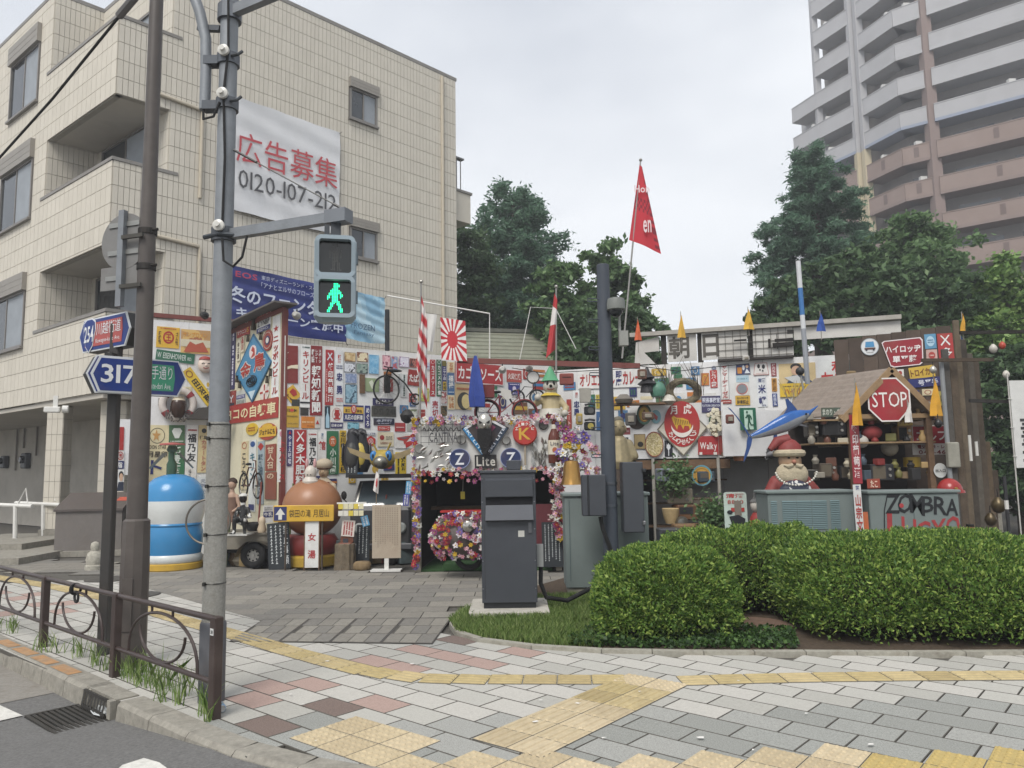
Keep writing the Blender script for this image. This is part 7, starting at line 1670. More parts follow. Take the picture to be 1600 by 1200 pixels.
# ---- bicycles
def bike(t,col,w1,w2,wb,r=.014):
 for x,q in ((0,w1),(wb,w2)):
  wh = MB().torus((x,0,q),q,.02,32,8); o = wh.build('wheel',M_rubber,t,smooth=True)
  MB().torus((x,0,q),q*.94,.008,28,6).build('rim',metal('#7d7a76'),o)
  b = MB()
  for i in range(14): a = 6.283*i/14; b.cyl((x,0,q),(x+q*.94*math.cos(a),0,q+q*.94*math.sin(a)),.0028,n=4)
  b.build('spokes',metal('#8c8a86'),o,kind='stuff'); MB().cyl((x,-.05,q),(x,.05,q),.02,n=8).build('hub',metal('#666666'),o)
 return t
bk = prop('red_bicycle','red roadster bicycle standing on the booth roof','bicycle',762,662,15.0,R(10)); bk.scale = (.74,)*3; m = mat('#7a2a2c',rough=.4,var=.1)
bike(bk,m,.30,.30,1.0)
MB().tube([(0,0,.30),(.36,0,.30),(.30,0,.78)],.016,8).build('frame',m,bk); MB().tube([(0,0,.30),(.30,0,.72),(.86,0,.70),(.36,0,.30)],.016,8).build('frame_tube',m,bk); MB().tube([(1.0,0,.3),(.86,0,.68),(.82,0,.9)],.016,8).build('fork',m,bk)
MB().tube([(.82,-.22,.92),(.84,0,.9),(.82,.22,.92)],.013,8).build('handlebar',metal('#8c8a86'),bk); MB().ball((.27,0,.84),(.13,.08,.04),12).build('saddle',M_rubber,bk,smooth=True)
MB().box(-.22,-.2,.68,.16,.2,1.02).build('carrier_box',mat('#6a2c2c',rough=.7,var=.15),bk); MB().torus((0,0,.3),.34,.02,24,6).build('mudguard',m,bk,smooth=True); MB().torus((1.0,0,.3),.34,.02,24,6).build('mudguard',m,bk,smooth=True)
MB().add([(.35,-.05,.95),(.62,-.05,.88),(.66,-.05,.68),(.5,-.05,.62),(.36,-.05,.75)],[(0,1,2,3,4)]).build('white_cape',mat('#b9b7b1',rough=.8),bk,smooth='keep')
u,z = W3.uz(604,630,.15); pf = thing('penny_farthing','black penny farthing bicycle mounted on the white wall','bicycle',W3.P(u,z,.14),W3.a); rb1 = pxm(18,17.5)*1.2
bike(pf,None,rb1,rb1*.38,rb1*2.35)
MB().tube([(0,0,rb1),(.0,0,rb1*2.15),(.05,0,rb1*2.55)],.02,8).build('fork',M_rubber,pf); MB().tube([(.05,0,rb1*2.4),(.5*rb1,0,rb1*2.25),(1.5*rb1,0,rb1*1.5),(2.3*rb1,0,rb1*.45)],.018,8).build('backbone',M_rubber,pf,smooth=True)
MB().tube([(-.12,-.15,rb1*2.6),(.05,0,rb1*2.62),(.2,.12,rb1*2.68)],.014,8).build('handlebar',M_rubber,pf); MB().ball((.6*rb1,-.02,rb1*2.4),(.2,.07,.035),12).build('saddle',M_rubber,pf,smooth=True); MB().box(-.05,-.06,rb1*.75,.07,.03,rb1*1.9).build('toolboard',M_dark,pf)
u,z = W2.uz(384,770,.3); ob = thing('rusty_bicycle','rusty old bicycle frame hanging on the cream panel','bicycle',W2.P(u,z-.1,.35),W2.a); mr_ = mat('#5c4238',rough=.8,var=.3)
bike(ob,None,.26,.26,.85); MB().tube([(0,0,.26),(.3,0,.65),(.72,0,.62),(.33,0,.25),(0,0,.26)],.016,8).build('frame',mr_,ob); MB().tube([(.85,0,.26),(.72,0,.62),(.7,0,.78)],.015,8).build('fork',mr_,ob); MB().tube([(.55,0,.8),(.72,0,.78)],.012,6).build('handlebar',mr_,ob); MB().ball((.28,0,.72),(.11,.06,.03),10).build('saddle',M_rubber,ob,smooth=True)
mb_ = prop('model_bicycle','small black model bicycle beside the wall scale','bicycle',808,632,17.2); bike(mb_,None,.16,.16,.45); MB().tube([(0,0,.16),(.17,0,.4),(.4,0,.38),(.2,0,.16)],.012,6).build('frame',M_rubber,mb_); MB().tube([(.45,0,.16),(.4,0,.5)],.012,6).build('fork',M_rubber,mb_)
ws = prop('spring_scale','round white dial scale hanging near the wall top','scale',833,590,17.6); MB().lathe([(.15,0),(.15,.06),(.13,.07)],24,axis='y').build('case',mat('#5a5854',rough=.5),ws); MB().lathe([(.125,.071),(.12,.075)],24,axis='y').build('dial',mat('#c9c8c3'),ws); MB().tube([(0,-.03,-.15),(0,-.03,-.35),(.06,-.03,-.42)],.012,6).build('hook',metal('#555555'),ws)
# ---- left cluster: drum, trailer, figures
def stack(t,parts):
 for nm,prof,c,n in parts: MB().lathe(prof,n).build(nm,c,t,smooth=40)
dr = prop('water_drum','large rounded blue drum with white bands on a yellow base','drum',268,880,15.6,ground=True); gb = mat('#3a7fb0',rough=.22,var=.05,scale=2,dirt=.08)
gw = mat('#c9ccca',rough=.3,var=.06,dirt=.15); k_ = 1.85/1.87
stack(dr,[('base',[(.56,0),(.58,.02),(.58,.12),(.55,.14)],mat('#b8953a',rough=.5,dirt=.35),32),('lower_band',[(.54,.14),(.57,.18),(.57,.26),(.54,.30)],gw,32),('lower_body',[(.54,.30),(.575,.5),(.575,.72),(.54,.84)],gb,32),('rim_band',[(.545,.84),(.56,.87),(.545,.90)],gb,32),('middle_band',[(.54,.90),(.58,1.05),(.60,1.2),(.59,1.34)],gw,32),('dome',[(.59,1.34),(.57,1.5),(.50,1.66),(.38,1.78),(.2,1.85),(.03,1.87)],gb,32)])
wg = prop('bottle_whirligig','green bottle whirligig with pink disc on the drum','ornament',268,742,15.6); MB().lathe([(.1,-.02),(.1,.22),(.05,.32),(.05,.46)],14).build('bottle',mat('#2c4a36',rough=.2),wg,smooth=40); MB().lathe([(.24,.60),(.24,.63),(.05,.65)],18).build('disc',mat('#b0605c',rough=.6),wg); MB().lathe([(.08,.46),(.11,.5),(.08,.58)],12).build('cup',mat('#4a5a48',rough=.5),wg)
for s in (-1,1): MB().add([(s*.08,0,.45),(s*.18,-.03,.44),(s*.46,-.03,.14),(s*.42,0,.12)],[(0,1,2,3)]).build('vane',metal('#8a8880',.5),wg,smooth='keep')
hp_ = prop('wheel_hoop','bare metal wheel hoop leaning behind the steel pole','wheel',325,815,14.9); MB().torus((0,0,0),.42,.02,36,8).build('hoop',metal('#77726a',.5),hp_,smooth=True)
tr = prop('cargo_trailer','small grey cargo trailer with chrome fender','trailer',380,888,15.55,ground=True); mt_ = mat('#7c776c',rough=.6,var=.12,dirt=.35)
MB().box(-.6,0,.36,.55,1.1,.66).build('bed',mt_,tr); MB().box(-.65,-.03,.64,.6,1.12,.68).build('bed_rim',mt_,tr); MB().box(-.6,.1,.28,.5,.16,.36).build('chassis',M_dark,tr)
wh = MB().torus((.24,-.12,.25),.185,.075,32,12).build('wheel',M_rubber,tr,smooth=True)
MB().lathe([(.17,0),(.17,.08),(.12,.085),(.10,.05),(.03,.05),(.03,.10)],24,(.24,-.07,.25),axis='y').build('rim',mat('#a9a7a1',rough=.4,metal=.4),wh,smooth=40)
for i in range(8): a = R(45*i); MB().lathe([(.02,0),(.018,.004)],10,(.24+.10*math.cos(a),-.145,.25+.10*math.sin(a)),axis='y').build('rim_hole',M_dark,wh)
b = MB(); prof = [(-.34,.22),(-.26,.40),(-.12,.52),(.14,.52),(.30,.44),(.36,.40)]
for k in range(len(prof)): b.v += [(.24+prof[k][0],-.24,prof[k][1]),(.24+prof[k][0],.0,prof[k][1])]
for k in range(len(prof)-1): b.f.append((2*k,2*k+1,2*k+3,2*k+2)); b.m.append(0)
b.build('fender',metal('#8f8a7e',.35),tr,smooth=60)
def remesh_body(name,balls,m,parent,vox=.02):
 b = MB()
 for p,q,r0,r1 in balls: b.tube([p,Vector(p).lerp(Vector(q),.5),q],r0,12,rs=[r0,(r0+r1)/2,r1]); b.ball(p,r0,12); b.ball(q,r1,12)
 o = b.build(name,m,parent,smooth=True); md = o.modifiers.new('remesh','REMESH'); md.mode = 'VOXEL'; md.voxel_size = vox; md.use_smooth_shade = True; return o
sf = prop('seated_figurine','black and white cow patterned figurine sitting on the trailer','figurine',379,835,15.35); mw_ = mat('#b9b9b4',rough=.4,var=.1)
mcow = print_mat(41,('#20201f','#20201f','#c9c9c4','#20201f'),6)
remesh_body('body',[((0,0,.25),(0,.02,.52),.085,.07),((0,.0,.52),(0,0,.62),.05,.05),((-.09,.0,.5),(-.16,-.04,.34),.04,.03),((.09,0,.5),(.16,-.04,.34),.04,.03),((-.16,-.04,.34),(-.04,-.16,.33),.03,.025),((.16,-.04,.34),(.04,-.16,.33),.03,.025),((-.05,0,.24),(-.09,-.2,.3),.055,.045),((.05,0,.24),(.09,-.2,.3),.055,.045),((-.09,-.2,.3),(-.1,-.18,.06),.045,.03),((.09,-.2,.3),(.1,-.18,.06),.045,.03),((-.1,-.18,.05),(-.14,-.28,.03),.03,.025),((.1,-.18,.05),(.14,-.28,.03),.03,.025)],mcow,sf,.014)
MB().ball((0,-.01,.70),(.075,.08,.095),16).build('head',mat('#26221f',rough=.5),sf,smooth=True); MB().ball((0,0,.745),(.088,.09,.06),16,z0=0).build('cap',mw_,sf,smooth=True); MB().box(-.05,-.15,.745,.05,-.06,.755).build('cap_peak',mw_,sf); MB().box(-.2,-.34,0,.2,.1,.03).build('plinth',mw_,sf)
wm = prop('shop_mannequin','child mannequin in brown dress behind the trailer','mannequin',362,800,15.9)
remesh_body('body',[((0,0,0),(0,0,.32),.10,.09),((0,0,.36),(0,0,.46),.05,.045),((-.1,0,.32),(-.16,-.06,.1),.04,.032),((-.16,-.06,.1),(-.05,-.16,.0),.032,.028),((.1,0,.32),(.17,-.05,.1),.04,.03),((.17,-.05,.1),(.08,-.15,.02),.03,.027),((-.05,0,-.02),(-.06,-.02,-.35),.05,.035),((.05,0,-.02),(.06,-.02,-.35),.05,.035)],mat('#a78b78',rough=.6),wm,.016)
MB().ball((0,0,.56),(.085,.09,.11),16).build('head',mat('#a78b78',rough=.6),wm,smooth=True); MB().ball((0,.02,.59),(.098,.1,.11),16,z0=-.1).build('hair',mat('#3a2c24',rough=.9),wm,smooth=True); MB().lathe([(.10,.3),(.12,.05),(.2,-.2)],16).build('dress',mat('#6d5548',rough=.8),wm,smooth=50)
for k,(x,y,Y,lb) in enumerate(((409,832,15.3,'small cream cat ornament on the trailer edge'),(395,830,15.5,'dark round pot on the trailer'))):
 t = prop('ornament',lb,'ornament',x,y,Y); MB().lathe([(.07,0),(.09,.06),(.06,.16),(.07,.2),(.06,.28),(.02,.31)] if k == 0 else [(.08,0),(.15,.08),(.15,.14),(.1,.18)],14).build('body',mat('#b5a48c' if k == 0 else '#2d2c2b',rough=.5),t,smooth=50)
# big tan ball on red drum
tb = prop('tan_ball','big plain tan ball resting on a red and yellow drum','ball',487,885,15.75,ground=True)
stack(tb,[('drum_base',[(.5,0),(.54,.03),(.54,.2),(.48,.24)],mat('#b5953a',rough=.5,dirt=.3),28),('drum',[(.48,.24),(.52,.3),(.52,.5),(.44,.62)],mat('#7c2f2b',rough=.35,dirt=.15),28)])
MB().ball((0,0,1.15),(.60,.56,.58),32).build('ball',mat('#94684a',rough=.35,var=.1,scale=3,dirt=.12),tb,smooth=True)
ra = prop('rabbit_ornament','white rabbit head ornament with pink ears','ornament',485,752,15.6); MB().ball((0,0,.16),(.12,.12,.16),16).build('head',mat('#bdb5aa',rough=.4),ra,smooth=True); MB().lathe([(.15,-.05),(.16,0),(.10,.1)],16).build('neck',mat('#bdb5aa',rough=.4),ra,smooth=40)
for s in (-1,1): MB().ball((s*.08,.02,.36),(.035,.03,.10),12).build('ear',mat('#b58d8c',rough=.5),ra,smooth=True); MB().ball((s*.03,-.115,.13),.012,8).build('nostril',M_dark,ra)
ch_ = prop('plaster_bust','cream plaster bust of a smiling man in a puffed turban','statue',506,768,15.95); mc_ = mat('#b3a58e',rough=.5,var=.15,dirt=.2)
remesh_body('torso',[((0,0,-.2),(0,0,.1),.2,.19),((0,0,.2),(0,-.01,.3),.07,.07),((-.18,0,.1),(-.24,-.04,-.2),.08,.07),((.18,0,.1),(.26,-.04,-.2),.08,.07)],mc_,ch_,.02)
MB().ball((0,-.02,.40),(.105,.11,.13),18).build('head',mat('#a58f72',rough=.5),ch_,smooth=True); MB().ball((0,0,.55),(.18,.17,.13),18).build('turban',mat('#a59883',rough=.6),ch_,smooth=True); MB().torus((0,0,.48),.12,.03,24,8,axis='z').build('headband',mat('#5a4436',rough=.6),ch_,smooth=True)
MB().torus((0,-.03,.17),.12,.035,24,8,axis='z').build('scarf',mat('#7c3b33',rough=.7),ch_,smooth=True); MB().ball((0,-.135,.39),(.02,.025,.035),8).build('nose',mat('#a58f72',rough=.5),ch_,smooth=True)
for s in (-1,1): MB().ball((s*.04,-.115,.42),(.014,.01,.008),8).build('eye',M_dark,ch_)
MB().tube([(-.045,-.115,.345),(0,-.125,.33),(.045,-.115,.345)],.007,5).build('mouth',mat('#5a3a2c'),ch_)
gy = prop('arrow_sign','yellow direction sign with blue arrow and black characters','sign',475,802,14.95); ws_,hs_ = pxm(93,14.95),pxm(25,14.95)
MB().bbox(-ws_/2,-.03,-hs_/2,ws_/2,0,hs_/2,.01).build('board',enamel('#c79f36'),gy); MB().box(-ws_*.49,-.034,-hs_*.42,-ws_*.28,-.031,hs_*.42).build('blue_panel',ink('#2a3260'),gy)
MB().plate([(-ws_*.465,-.02),(-ws_*.385,hs_*.34),(-ws_*.305,-.02),(-ws_*.355,-.02),(-ws_*.355,-hs_*.36),(-ws_*.415,-hs_*.36),(-ws_*.415,-.02)],-.039,-.035).build('arrow',ink('#c9c8c2'),gy)
text_mesh(MB(),'袋田の滝 月居山',-ws_*.24,-hs_*.24,ws_*.42,hs_*.24,-.035,bold=False).build('lettering',ink('#2b2722'),gy,smooth='keep')
for x in (-.35,.35): MB().cyl((x,.02,-hs_/2-.95),(x,.02,hs_/2-.03),.02,n=8).build('leg',mat('#4a4038',rough=.7),gy)
ny = prop('bath_sign','white upright bath house sign with two red characters','sign',487,888,14.98,ground=True); MB().box(-.13,-.02,.05,.13,.02,.93).build('board',enamel('#d3d3d0'),ny); MB().box(-.15,-.025,.0,-.131,.025,.96).box(.131,-.025,0,.15,.025,.96).build('frame',M_wood,ny)
text_mesh(MB(),'女',-.075,.55,.075,.70,-.024).build('lettering',ink('#a33a3c'),ny,smooth='keep'); text_mesh(MB(),'湯',-.075,.22,.075,.38,-.024).build('lettering',ink('#a33a3c'),ny,smooth='keep')
yl = prop('paper_strips','yellow and white paper slips hung in two rows','papers',548,797,15.0); 
for r in range(2):
 for k in range(5): MB().box(-.24+k*.1,-.005*k,.02-r*.13,-.15+k*.1,-.002-.005*k,.12-r*.13).build('slip',mat(random.choice(['#c9b54a','#cfc9a8','#d0ceC4'])),yl)
MB().box(-.27,.005,.12,.30,.025,.15).build('rail',M_white,yl)
sp_ = prop('tree_stump','upright sawn tree stump carrying a tiny chair','stump',539,893,15.05,ground=True); b = MB(); n = 26
b.lathe([(.205,0),(.19,.1),(.185,.47),(.18,.485)],n); b.v = [(x*(1+.05*math.sin(i*2.4)),y*(1+.05*math.sin(i*2.4)),z) for i,(x,y,z) in enumerate(b.v)]; b.build('trunk',mat('#6d6252',rough=.95,var=.35,scale=14,bump=.6,bscale=40),sp_)
tch = prop('toy_chair','tiny brown wooden chair on the tree stump','chair',540,860,15.05); mch = mat('#6d4230',rough=.6,var=.2)
MB().bbox(-.13,-.1,.10,.13,.1,.15,.03).build('seat',mch,tch); MB().plate([(-.12,.15),(.13,.15),(.12,.36),(.02,.40),(-.10,.37)],.07,.1).build('backrest',mch,tch)
for x in (-.1,.1):
 for y in (-.08,.08): MB().cyl((x,y,0),(x,y,.1),.02,n=8).build('leg',mch,tch)
cd = prop('small_card','small dark photo card on the tiny chair','card',540,848,14.98); MB().box(-.05,0,-.03,.05,.01,.08).build('card',mat('#3a3a40',rough=.4),cd)
for k,(x0,y0,x1,y1,c,lb) in enumerate(((534,813,554,838,'#cfc6bd','white paper notice with red writing above the tiny chair'),(565,806,576,822,'#5b9cc4','tilted light blue paper slip'),(634,752,643,772,'#5b9cc4','blue paper card on the dark posts'),(630,772,639,790,'#4a4a9c','violet paper card below the blue one'))):
 A_,B_ = at(x0,y0,15.1),at(x1,y1,15.1); c_ = (A_+B_)/2; t = thing('paper_notice',lb,'notice',c_,rot=(0,R(-15 if k == 1 else 5),0)); w_,h_ = B_.x-A_.x,A_.z-B_.z; MB().box(-w_/2,0,-h_/2,w_/2,.006,h_/2).build('paper',mat(c),t); decorate(t,w_,h_,[LN('#a33a3c' if k == 0 else '#d5d8da',.1,.1,.9,.9,4 if k == 0 else 2,True)],y=-.002)
nb = prop('notice_board','tall beige notice board on a white stand','board',604,893,14.7,ground=True); wn,z0n,z1n = pxm(44,14.7),at(604,872,14.7).z,at(604,789,14.7).z
MB().box(-wn/2,-.02,z0n,wn/2,.02,z1n).build('board',mat('#a89c8b',rough=.8,var=.1,scale=5,dirt=.3,dirtcol='#8c7060'),nb); b = MB(); rn = random.Random(9)
for i in range(10):
 x = -wn*.42+wn*.84*(i+.5)/10; z = z1n-.05
 while z > z0n+.08+rn.uniform(0,.3): b.add([(x-.012,-.023,z-.018),(x+.012,-.023,z-.018),(x+.012,-.023,z),(x-.012,-.023,z)],[(0,1,2,3)]); z -= .034
b.build('small_lettering',ink('#8c7f70'),nb,smooth='keep'); MB().box(-.04,-.015,0,.04,.015,z0n-.001).build('stand_post',M_white,nb); MB().box(-.28,-.14,0,.28,.14,.03).build('stand_foot',M_white,nb)
lg = prop('log_seat','short round log lying by the notice board','log',566,889,14.9,ground=True); MB().lathe([(.14,0),(.17,.03),(.17,.12),(.13,.16)],18).build('log',mat('#7d6a4e',rough=.9,var=.3),lg,smooth=50)
# parked dark truck cab with insect sculpture, penguins, little flag
vc = prop('parked_truck','dark kei truck cab parked under the insect sculpture','truck',594,885,15.75,ground=True); mv = mat('#3a3b3e',rough=.35,var=.1,dirt=.2)
MB().bbox(-.62,0,.25,.62,1.4,1.12,.05).build('body',mv,vc,smooth=30); MB().add([(-.6,.05,1.12),(.6,.05,1.12),(.5,.42,1.66),(-.5,.42,1.66),(-.6,1.38,1.12),(.6,1.38,1.12),(.5,1.38,1.66),(-.5,1.38,1.66)],[(0,1,2,3),(1,5,6,2),(5,4,7,6),(4,0,3,7),(3,2,6,7)]).build('cab',mv,vc)
MB().add([(-.52,.072,1.16),(.52,.072,1.16),(.45,.385,1.62),(-.45,.385,1.62)],[(0,1,2,3)]).build('windscreen',glass_mat('#4a5358'),vc,smooth='keep'); MB().add([(-.53,.062,1.15),(-.50,.062,1.15),(-.43,.38,1.63),(-.46,.38,1.63)],[(0,1,2,3)]).build('trim',metal('#a5a39c'),vc,smooth='keep')
MB().bbox(-.66,-.06,.28,.66,.0,.42,.03).build('bumper',mat('#55565a',rough=.5),vc)
for s in (-1,1): MB().lathe([(.11,0),(.11,.03),(.08,.06)],18,(s*.42,-.01,.72),axis='y').build('headlight',mat('#8d918f',rough=.2),vc,smooth=30); MB().torus((s*.5,.35,.26),.19,.08,24,8,axis='x').build('wheel',M_rubber,vc,smooth=True); MB().tube([(s*.62,.1,1.15),(s*.74,.02,1.3)],.012,6).build('mirror_arm',M_dark,vc); MB().ball((s*.74,.0,1.38),(.06,.03,.09),10).build('mirror',M_dark,vc,smooth=True)
MB().box(-.62,-.12,1.72,.66,1.2,1.80).build('roof_tray',M_dark,vc)
ins = prop('insect_sculpture','yellow insect sculpture with big blue eyes and spread wings','sculpture',597,733,15.7); my = mat('#a08a3a',rough=.4,var=.3,scale=8)
MB().ball((0,.05,.2),(.26,.3,.2),20).build('body',my,ins,smooth=True); MB().ball((0,-.18,.14),(.15,.16,.13),16).build('snout',metal('#8c8a80',.3),ins,smooth=True)
for s in (-1,1):
 MB().ball((s*.15,-.14,.26),(.075,.07,.11),16).build('eye',mat('#2f6fa8',rough=.15),ins,smooth=True); MB().ball((s*.15,-.205,.26),(.02,.012,.045),8).build('pupil',M_dark,ins)
 MB().plate([(s*.18,.28),(s*.35,.33),(s*.72,.46),(s*.66,.34),(s*.40,.22),(s*.2,.18)],.02,.05).build('wing',mat('#8d7d5c',rough=.5,var=.3),ins); MB().cyl((s*.1,0,.36),(s*.18,-.05,.52),.02,n=8).build('antenna',my,ins)
for k,(x,lb) in enumerate(((551,'dark bird statue turned to the wall'),(564,'dark bird statue with yellow breast'))):
 t = prop('bird_statue',lb,'statue',x,738,16.4+.1*k); mk_ = mat('#26262a',rough=.4,var=.2); MB().lathe([(.14,0),(.2,.15),(.2,.5),(.12,.7),(.13,.8),(.1,.9),(.02,.94)],18).build('body',mk_,t,smooth=50); MB().tube([(0,-.08,.84),(.1,-.16,.84),(.17,-.18,.78)],.03,8,rs=[.04,.03,.008]).build('beak',mk_,t,smooth=True)
 MB().ball((0,-.14,.35),(.13,.09,.28),14).build('breast',mat('#b8a34a' if k else '#3a3a38',rough=.5),t,smooth=True)
 for s in (-1,1): MB().ball((s*.2,-.02,.38),(.03,.1,.25),10).build('wing',mk_,t,smooth=True)
jf = prop('table_flag','small white flag with red disc on the truck roof','flag',588,772,15.2); MB().cyl((0,0,-.2),(0,0,.52),.007,n=6).build('stick',M_wood2,jf); cloth_panel(jf,at(588,772,15.2),15.2,[(588,736),(593,742),(591,772),(583,766)],(['#cfcac5','#a8383a'],lambda u,v: 1 if (u-.55)**2+(v-.5)**2 < .05 else 0),'cloth',.02,8,1)
ln2 = prop('iron_lantern','black iron lantern on the white wall','lantern',636,651,17.2); MB().lathe([(.05,-.15),(.13,-.08),(.16,.03),(.1,.12),(.05,.16)],12).build('body',mat('#252423',rough=.6),ln2,smooth=40)
# steel pergola beams above the booth
for (x0,y0,x1,y1,Y0,Y1,lb) in ((715,563,1000,572,17.5,17.2,'long dark red beam above the clown figure'),):
 t = thing('roof_beam',lb,'beam'); obar(MB(),at(x0,y0,Y0),at(x1,y1,Y1),.08,.12).build('beam',M_post,t)
for k,(pts,r,lb) in enumerate((([(605,462),(765,490),(765,570)],.018,'white pipe frame carrying the flags'),([(605,484),(605,548)],.055,'thick black post by the pale blue banner'),([(812,562),(829,480),(868,482),(900,545)],.009,'thin white rope hung over the beam'))):
 t = thing(('pipe_frame','black_post','slack_rope')[k],lb,('frame','post','rope')[k]); MB().tube([at(*p,17.8) for p in pts],r,8).build(('pipe','shaft','rope')[k],(M_white,M_black,M_white)[k],t,smooth=30)
for k,(x,y,Y,lb) in enumerate(((318,492,17.4,'black floodlight on the beam beside the steel pole'),(462,492,16.2,'white spotlight at the corner post top'),(785,577,17.2,'white spotlight above the insurance sign'),(827,575,17.6,'white camera lamp near the dial scale'))):
 t = prop('spotlight',lb,'spotlight',x,y,Y,group='spotlights on the walls'); MB().lathe([(.04,.1),(.07,.05),(.09,-.1),(.08,-.1)],14,axis='y').build('head',mat('#2a2a2a' if k == 0 else '#b5b3ad',rough=.5),t,smooth=30); MB().cyl((0,.05,0),(0,.1,.14),.015,n=6).build('bracket',M_dark,t)
# clown figure
cw = prop('clown_figure','old painted clown figure with green pointed hat on the booth roof','statue',861,655,15.3); mwt = mat('#b5b1a6',rough=.5,var=.15,dirt=.25)
remesh_body('body',[((0,0,.15),(0,0,.45),.2,.15),((-.15,0,.42),(-.30,-.08,.3),.07,.06),((-.30,-.08,.3),(-.24,-.18,.42),.06,.05),((.15,0,.42),(.30,-.06,.22),.07,.06),((.30,-.06,.22),(.26,-.14,.1),.06,.06),((0,0,.45),(0,0,.55),.07,.07)],mat('#a89a78',rough=.6,var=.2),cw,.02)
MB().ball((0,-.02,.66),(.15,.14,.15),18).build('head',mwt,cw,smooth=True); MB().lathe([(.19,.76),(.16,.79),(.09,.92),(.02,1.06)],18).build('hat',mat('#4f8f68',rough=.6,var=.1),cw,smooth=40); MB().lathe([(.22,.46),(.10,.54)],9).build('collar',mat('#b8a03a',rough=.6),cw)
MB().lathe([(.3,-.05),(.28,.0),(.22,.2)],18).build('spotted_base',print_mat(44,('#b5b1a6','#b5b1a6','#5a4a4a'),9),cw,smooth=40)
for s in (-1,1): MB().ball((s*.06,-.135,.70),(.028,.015,.045),10).build('eye',M_dark,cw); MB().ball((s*.26,-.2,.42 if s < 0 else .1),.07,12).build('hand',mwt,cw,smooth=True)
MB().ball((0,-.17,.65),.03,10).build('nose',M_dark,cw); MB().tube([(-.07,-.13,.6),(0,-.15,.575),(.07,-.13,.6)],.01,5).build('mouth',mat('#7c2f2b'),cw)
# wall phones, box, bust, shelf goods beside the dark pole
for k,(x,y,lb) in enumerate(((921,642,'black dial telephone mounted on the back wall'),(921,666,'black box with yellow dial below the telephone'))):
 t = prop('wall_telephone',lb,'telephone',x,y,17.9); MB().bbox(-.13,-.1,-.1,.13,.0,.1,.03).build('case',M_black,t); MB().lathe([(.07,0),(.07,.02)],18,(.02,-.1,0),axis='y').build('dial',mat('#5a5a58' if k == 0 else '#a89a4a',rough=.4),t); MB().tube([(-.12,-.11,.13),(0,-.12,.15),(.12,-.11,.13)],.025,8).build('handset',M_black,t,smooth=True)
t = prop('fuse_box','cream metal fuse box above the telephone','box',914,618,17.9); MB().bbox(-.13,-.12,-.17,.13,0,.17,.01).build('case',mat('#b8b4a9',rough=.6,dirt=.2),t)
t = prop('letter_box','dull red letter box beside the clown','letter box',885,593,17.4); MB().bbox(-.16,-.12,-.13,.16,0,.13,.02).build('case',mat('#7d4038',rough=.6,var=.15),t); MB().box(-.1,-.124,.03,.1,-.121,.05).build('slot',M_dark,t)
bu_ = prop('gilded_bust','weathered gilded bust half hidden behind the dark pole','statue',968,722,14.6); MB().box(-.3,-.2,-bu_.location.z,.3,.2,.0).build('pedestal',mat('#4a4038',rough=.8,var=.2),bu_); mg = mat('#8a7f62',rough=.5,metal=.3,var=.25,scale=8,dirt=.3)
remesh_body('body',[((0,0,0),(0,0,.35),.26,.17),((-.18,0,.34),(-.26,-.05,.1),.09,.08),((.18,0,.34),(.28,-.05,.1),.09,.08),((0,0,.38),(0,0,.5),.08,.07)],mg,bu_,.022)
MB().ball((0,-.01,.64),(.13,.14,.18),18).build('head',mg,bu_,smooth=True); MB().ball((0,.02,.78),(.11,.11,.09),14).build('hair_knot',mat('#5d584a',rough=.7),bu_,smooth=True); MB().ball((0,-.15,.63),(.02,.03,.04),8).build('nose',mg,bu_,smooth=True)
for s in (-1,1): MB().ball((s*.135,0,.62),(.02,.03,.07),10).build('ear',mg,bu_,smooth=True); MB().tube([(s*.03,-.135,.67),(s*.06,-.13,.66),(s*.085,-.115,.67)],.006,5).build('eye',M_dark,bu_)
sf_ = prop('wall_shelf','dark plank shelf between the dark pole and the tiger sign','shelf',1000,630,15.9,R(-4)); MB().box(-.55,-.15,-.04,.55,.15,.0).build('plank',M_wood,sf_); MB().box(-.4,.0,-.2,-.36,.15,-.04).build('bracket',M_wood,sf_)
for k,(x,y,c,lb,pr) in enumerate(((1012,605,'#2b2a2c','dark pagoda shaped ornament on the plank shelf',[(.12,0),(.1,.1),(.16,.13),(.08,.2),(.12,.23),(.05,.32),(.02,.4)]),(1028,612,'#4f7a68','green glass fishing float ornament',[(.1,0),(.14,.1),(.1,.2),(.04,.24)]),(975,622,'#6b655c','grey driftwood lump on the plank shelf',[(.12,0),(.15,.06),(.06,.14)]),(1045,625,'#b9b5aa','white shell on the plank shelf',[(.05,0),(.12,.06),(.08,.14),(.02,.17)]),(1155,712,'#8a5a3a','brown jar under the white side panel',[(.08,0),(.1,.1),(.05,.18)]))):
 t = prop('shelf_ornament',lb,'ornament',x,y+8,15.8); MB().lathe([(r*1.3,z*1.3) for r,z in pr],14).build('body',mat(c,rough=.5,var=.25,scale=10),t,smooth=45)
dw = prop('straw_wreath','shaggy straw wreath above the tiger sign','wreath',1068,612,16.1); rn = random.Random(8)
MB().torus((0,0,0),.30,.09,30,8,sz=.75).build('core',mat('#6d6552',rough=1,var=.4,scale=14),dw,smooth=True); b = MB()
for k in range(420):
 a = rn.uniform(0,6.28); c_ = Vector((.30*math.cos(a),rn.uniform(-.1,.06),.24*math.sin(a))); d_ = Vector((rn.uniform(-1,1),rn.uniform(-.6,.2),rn.uniform(-1,1))).normalized()*.13; s_ = d_.orthogonal().normalized()*.005; b.add([tuple(c_-s_),tuple(c_+s_),tuple(c_+d_)],[(0,1,2)])
b.build('straw',mat('#7d745c',rough=1,var=.3),dw,kind='stuff',smooth='keep')
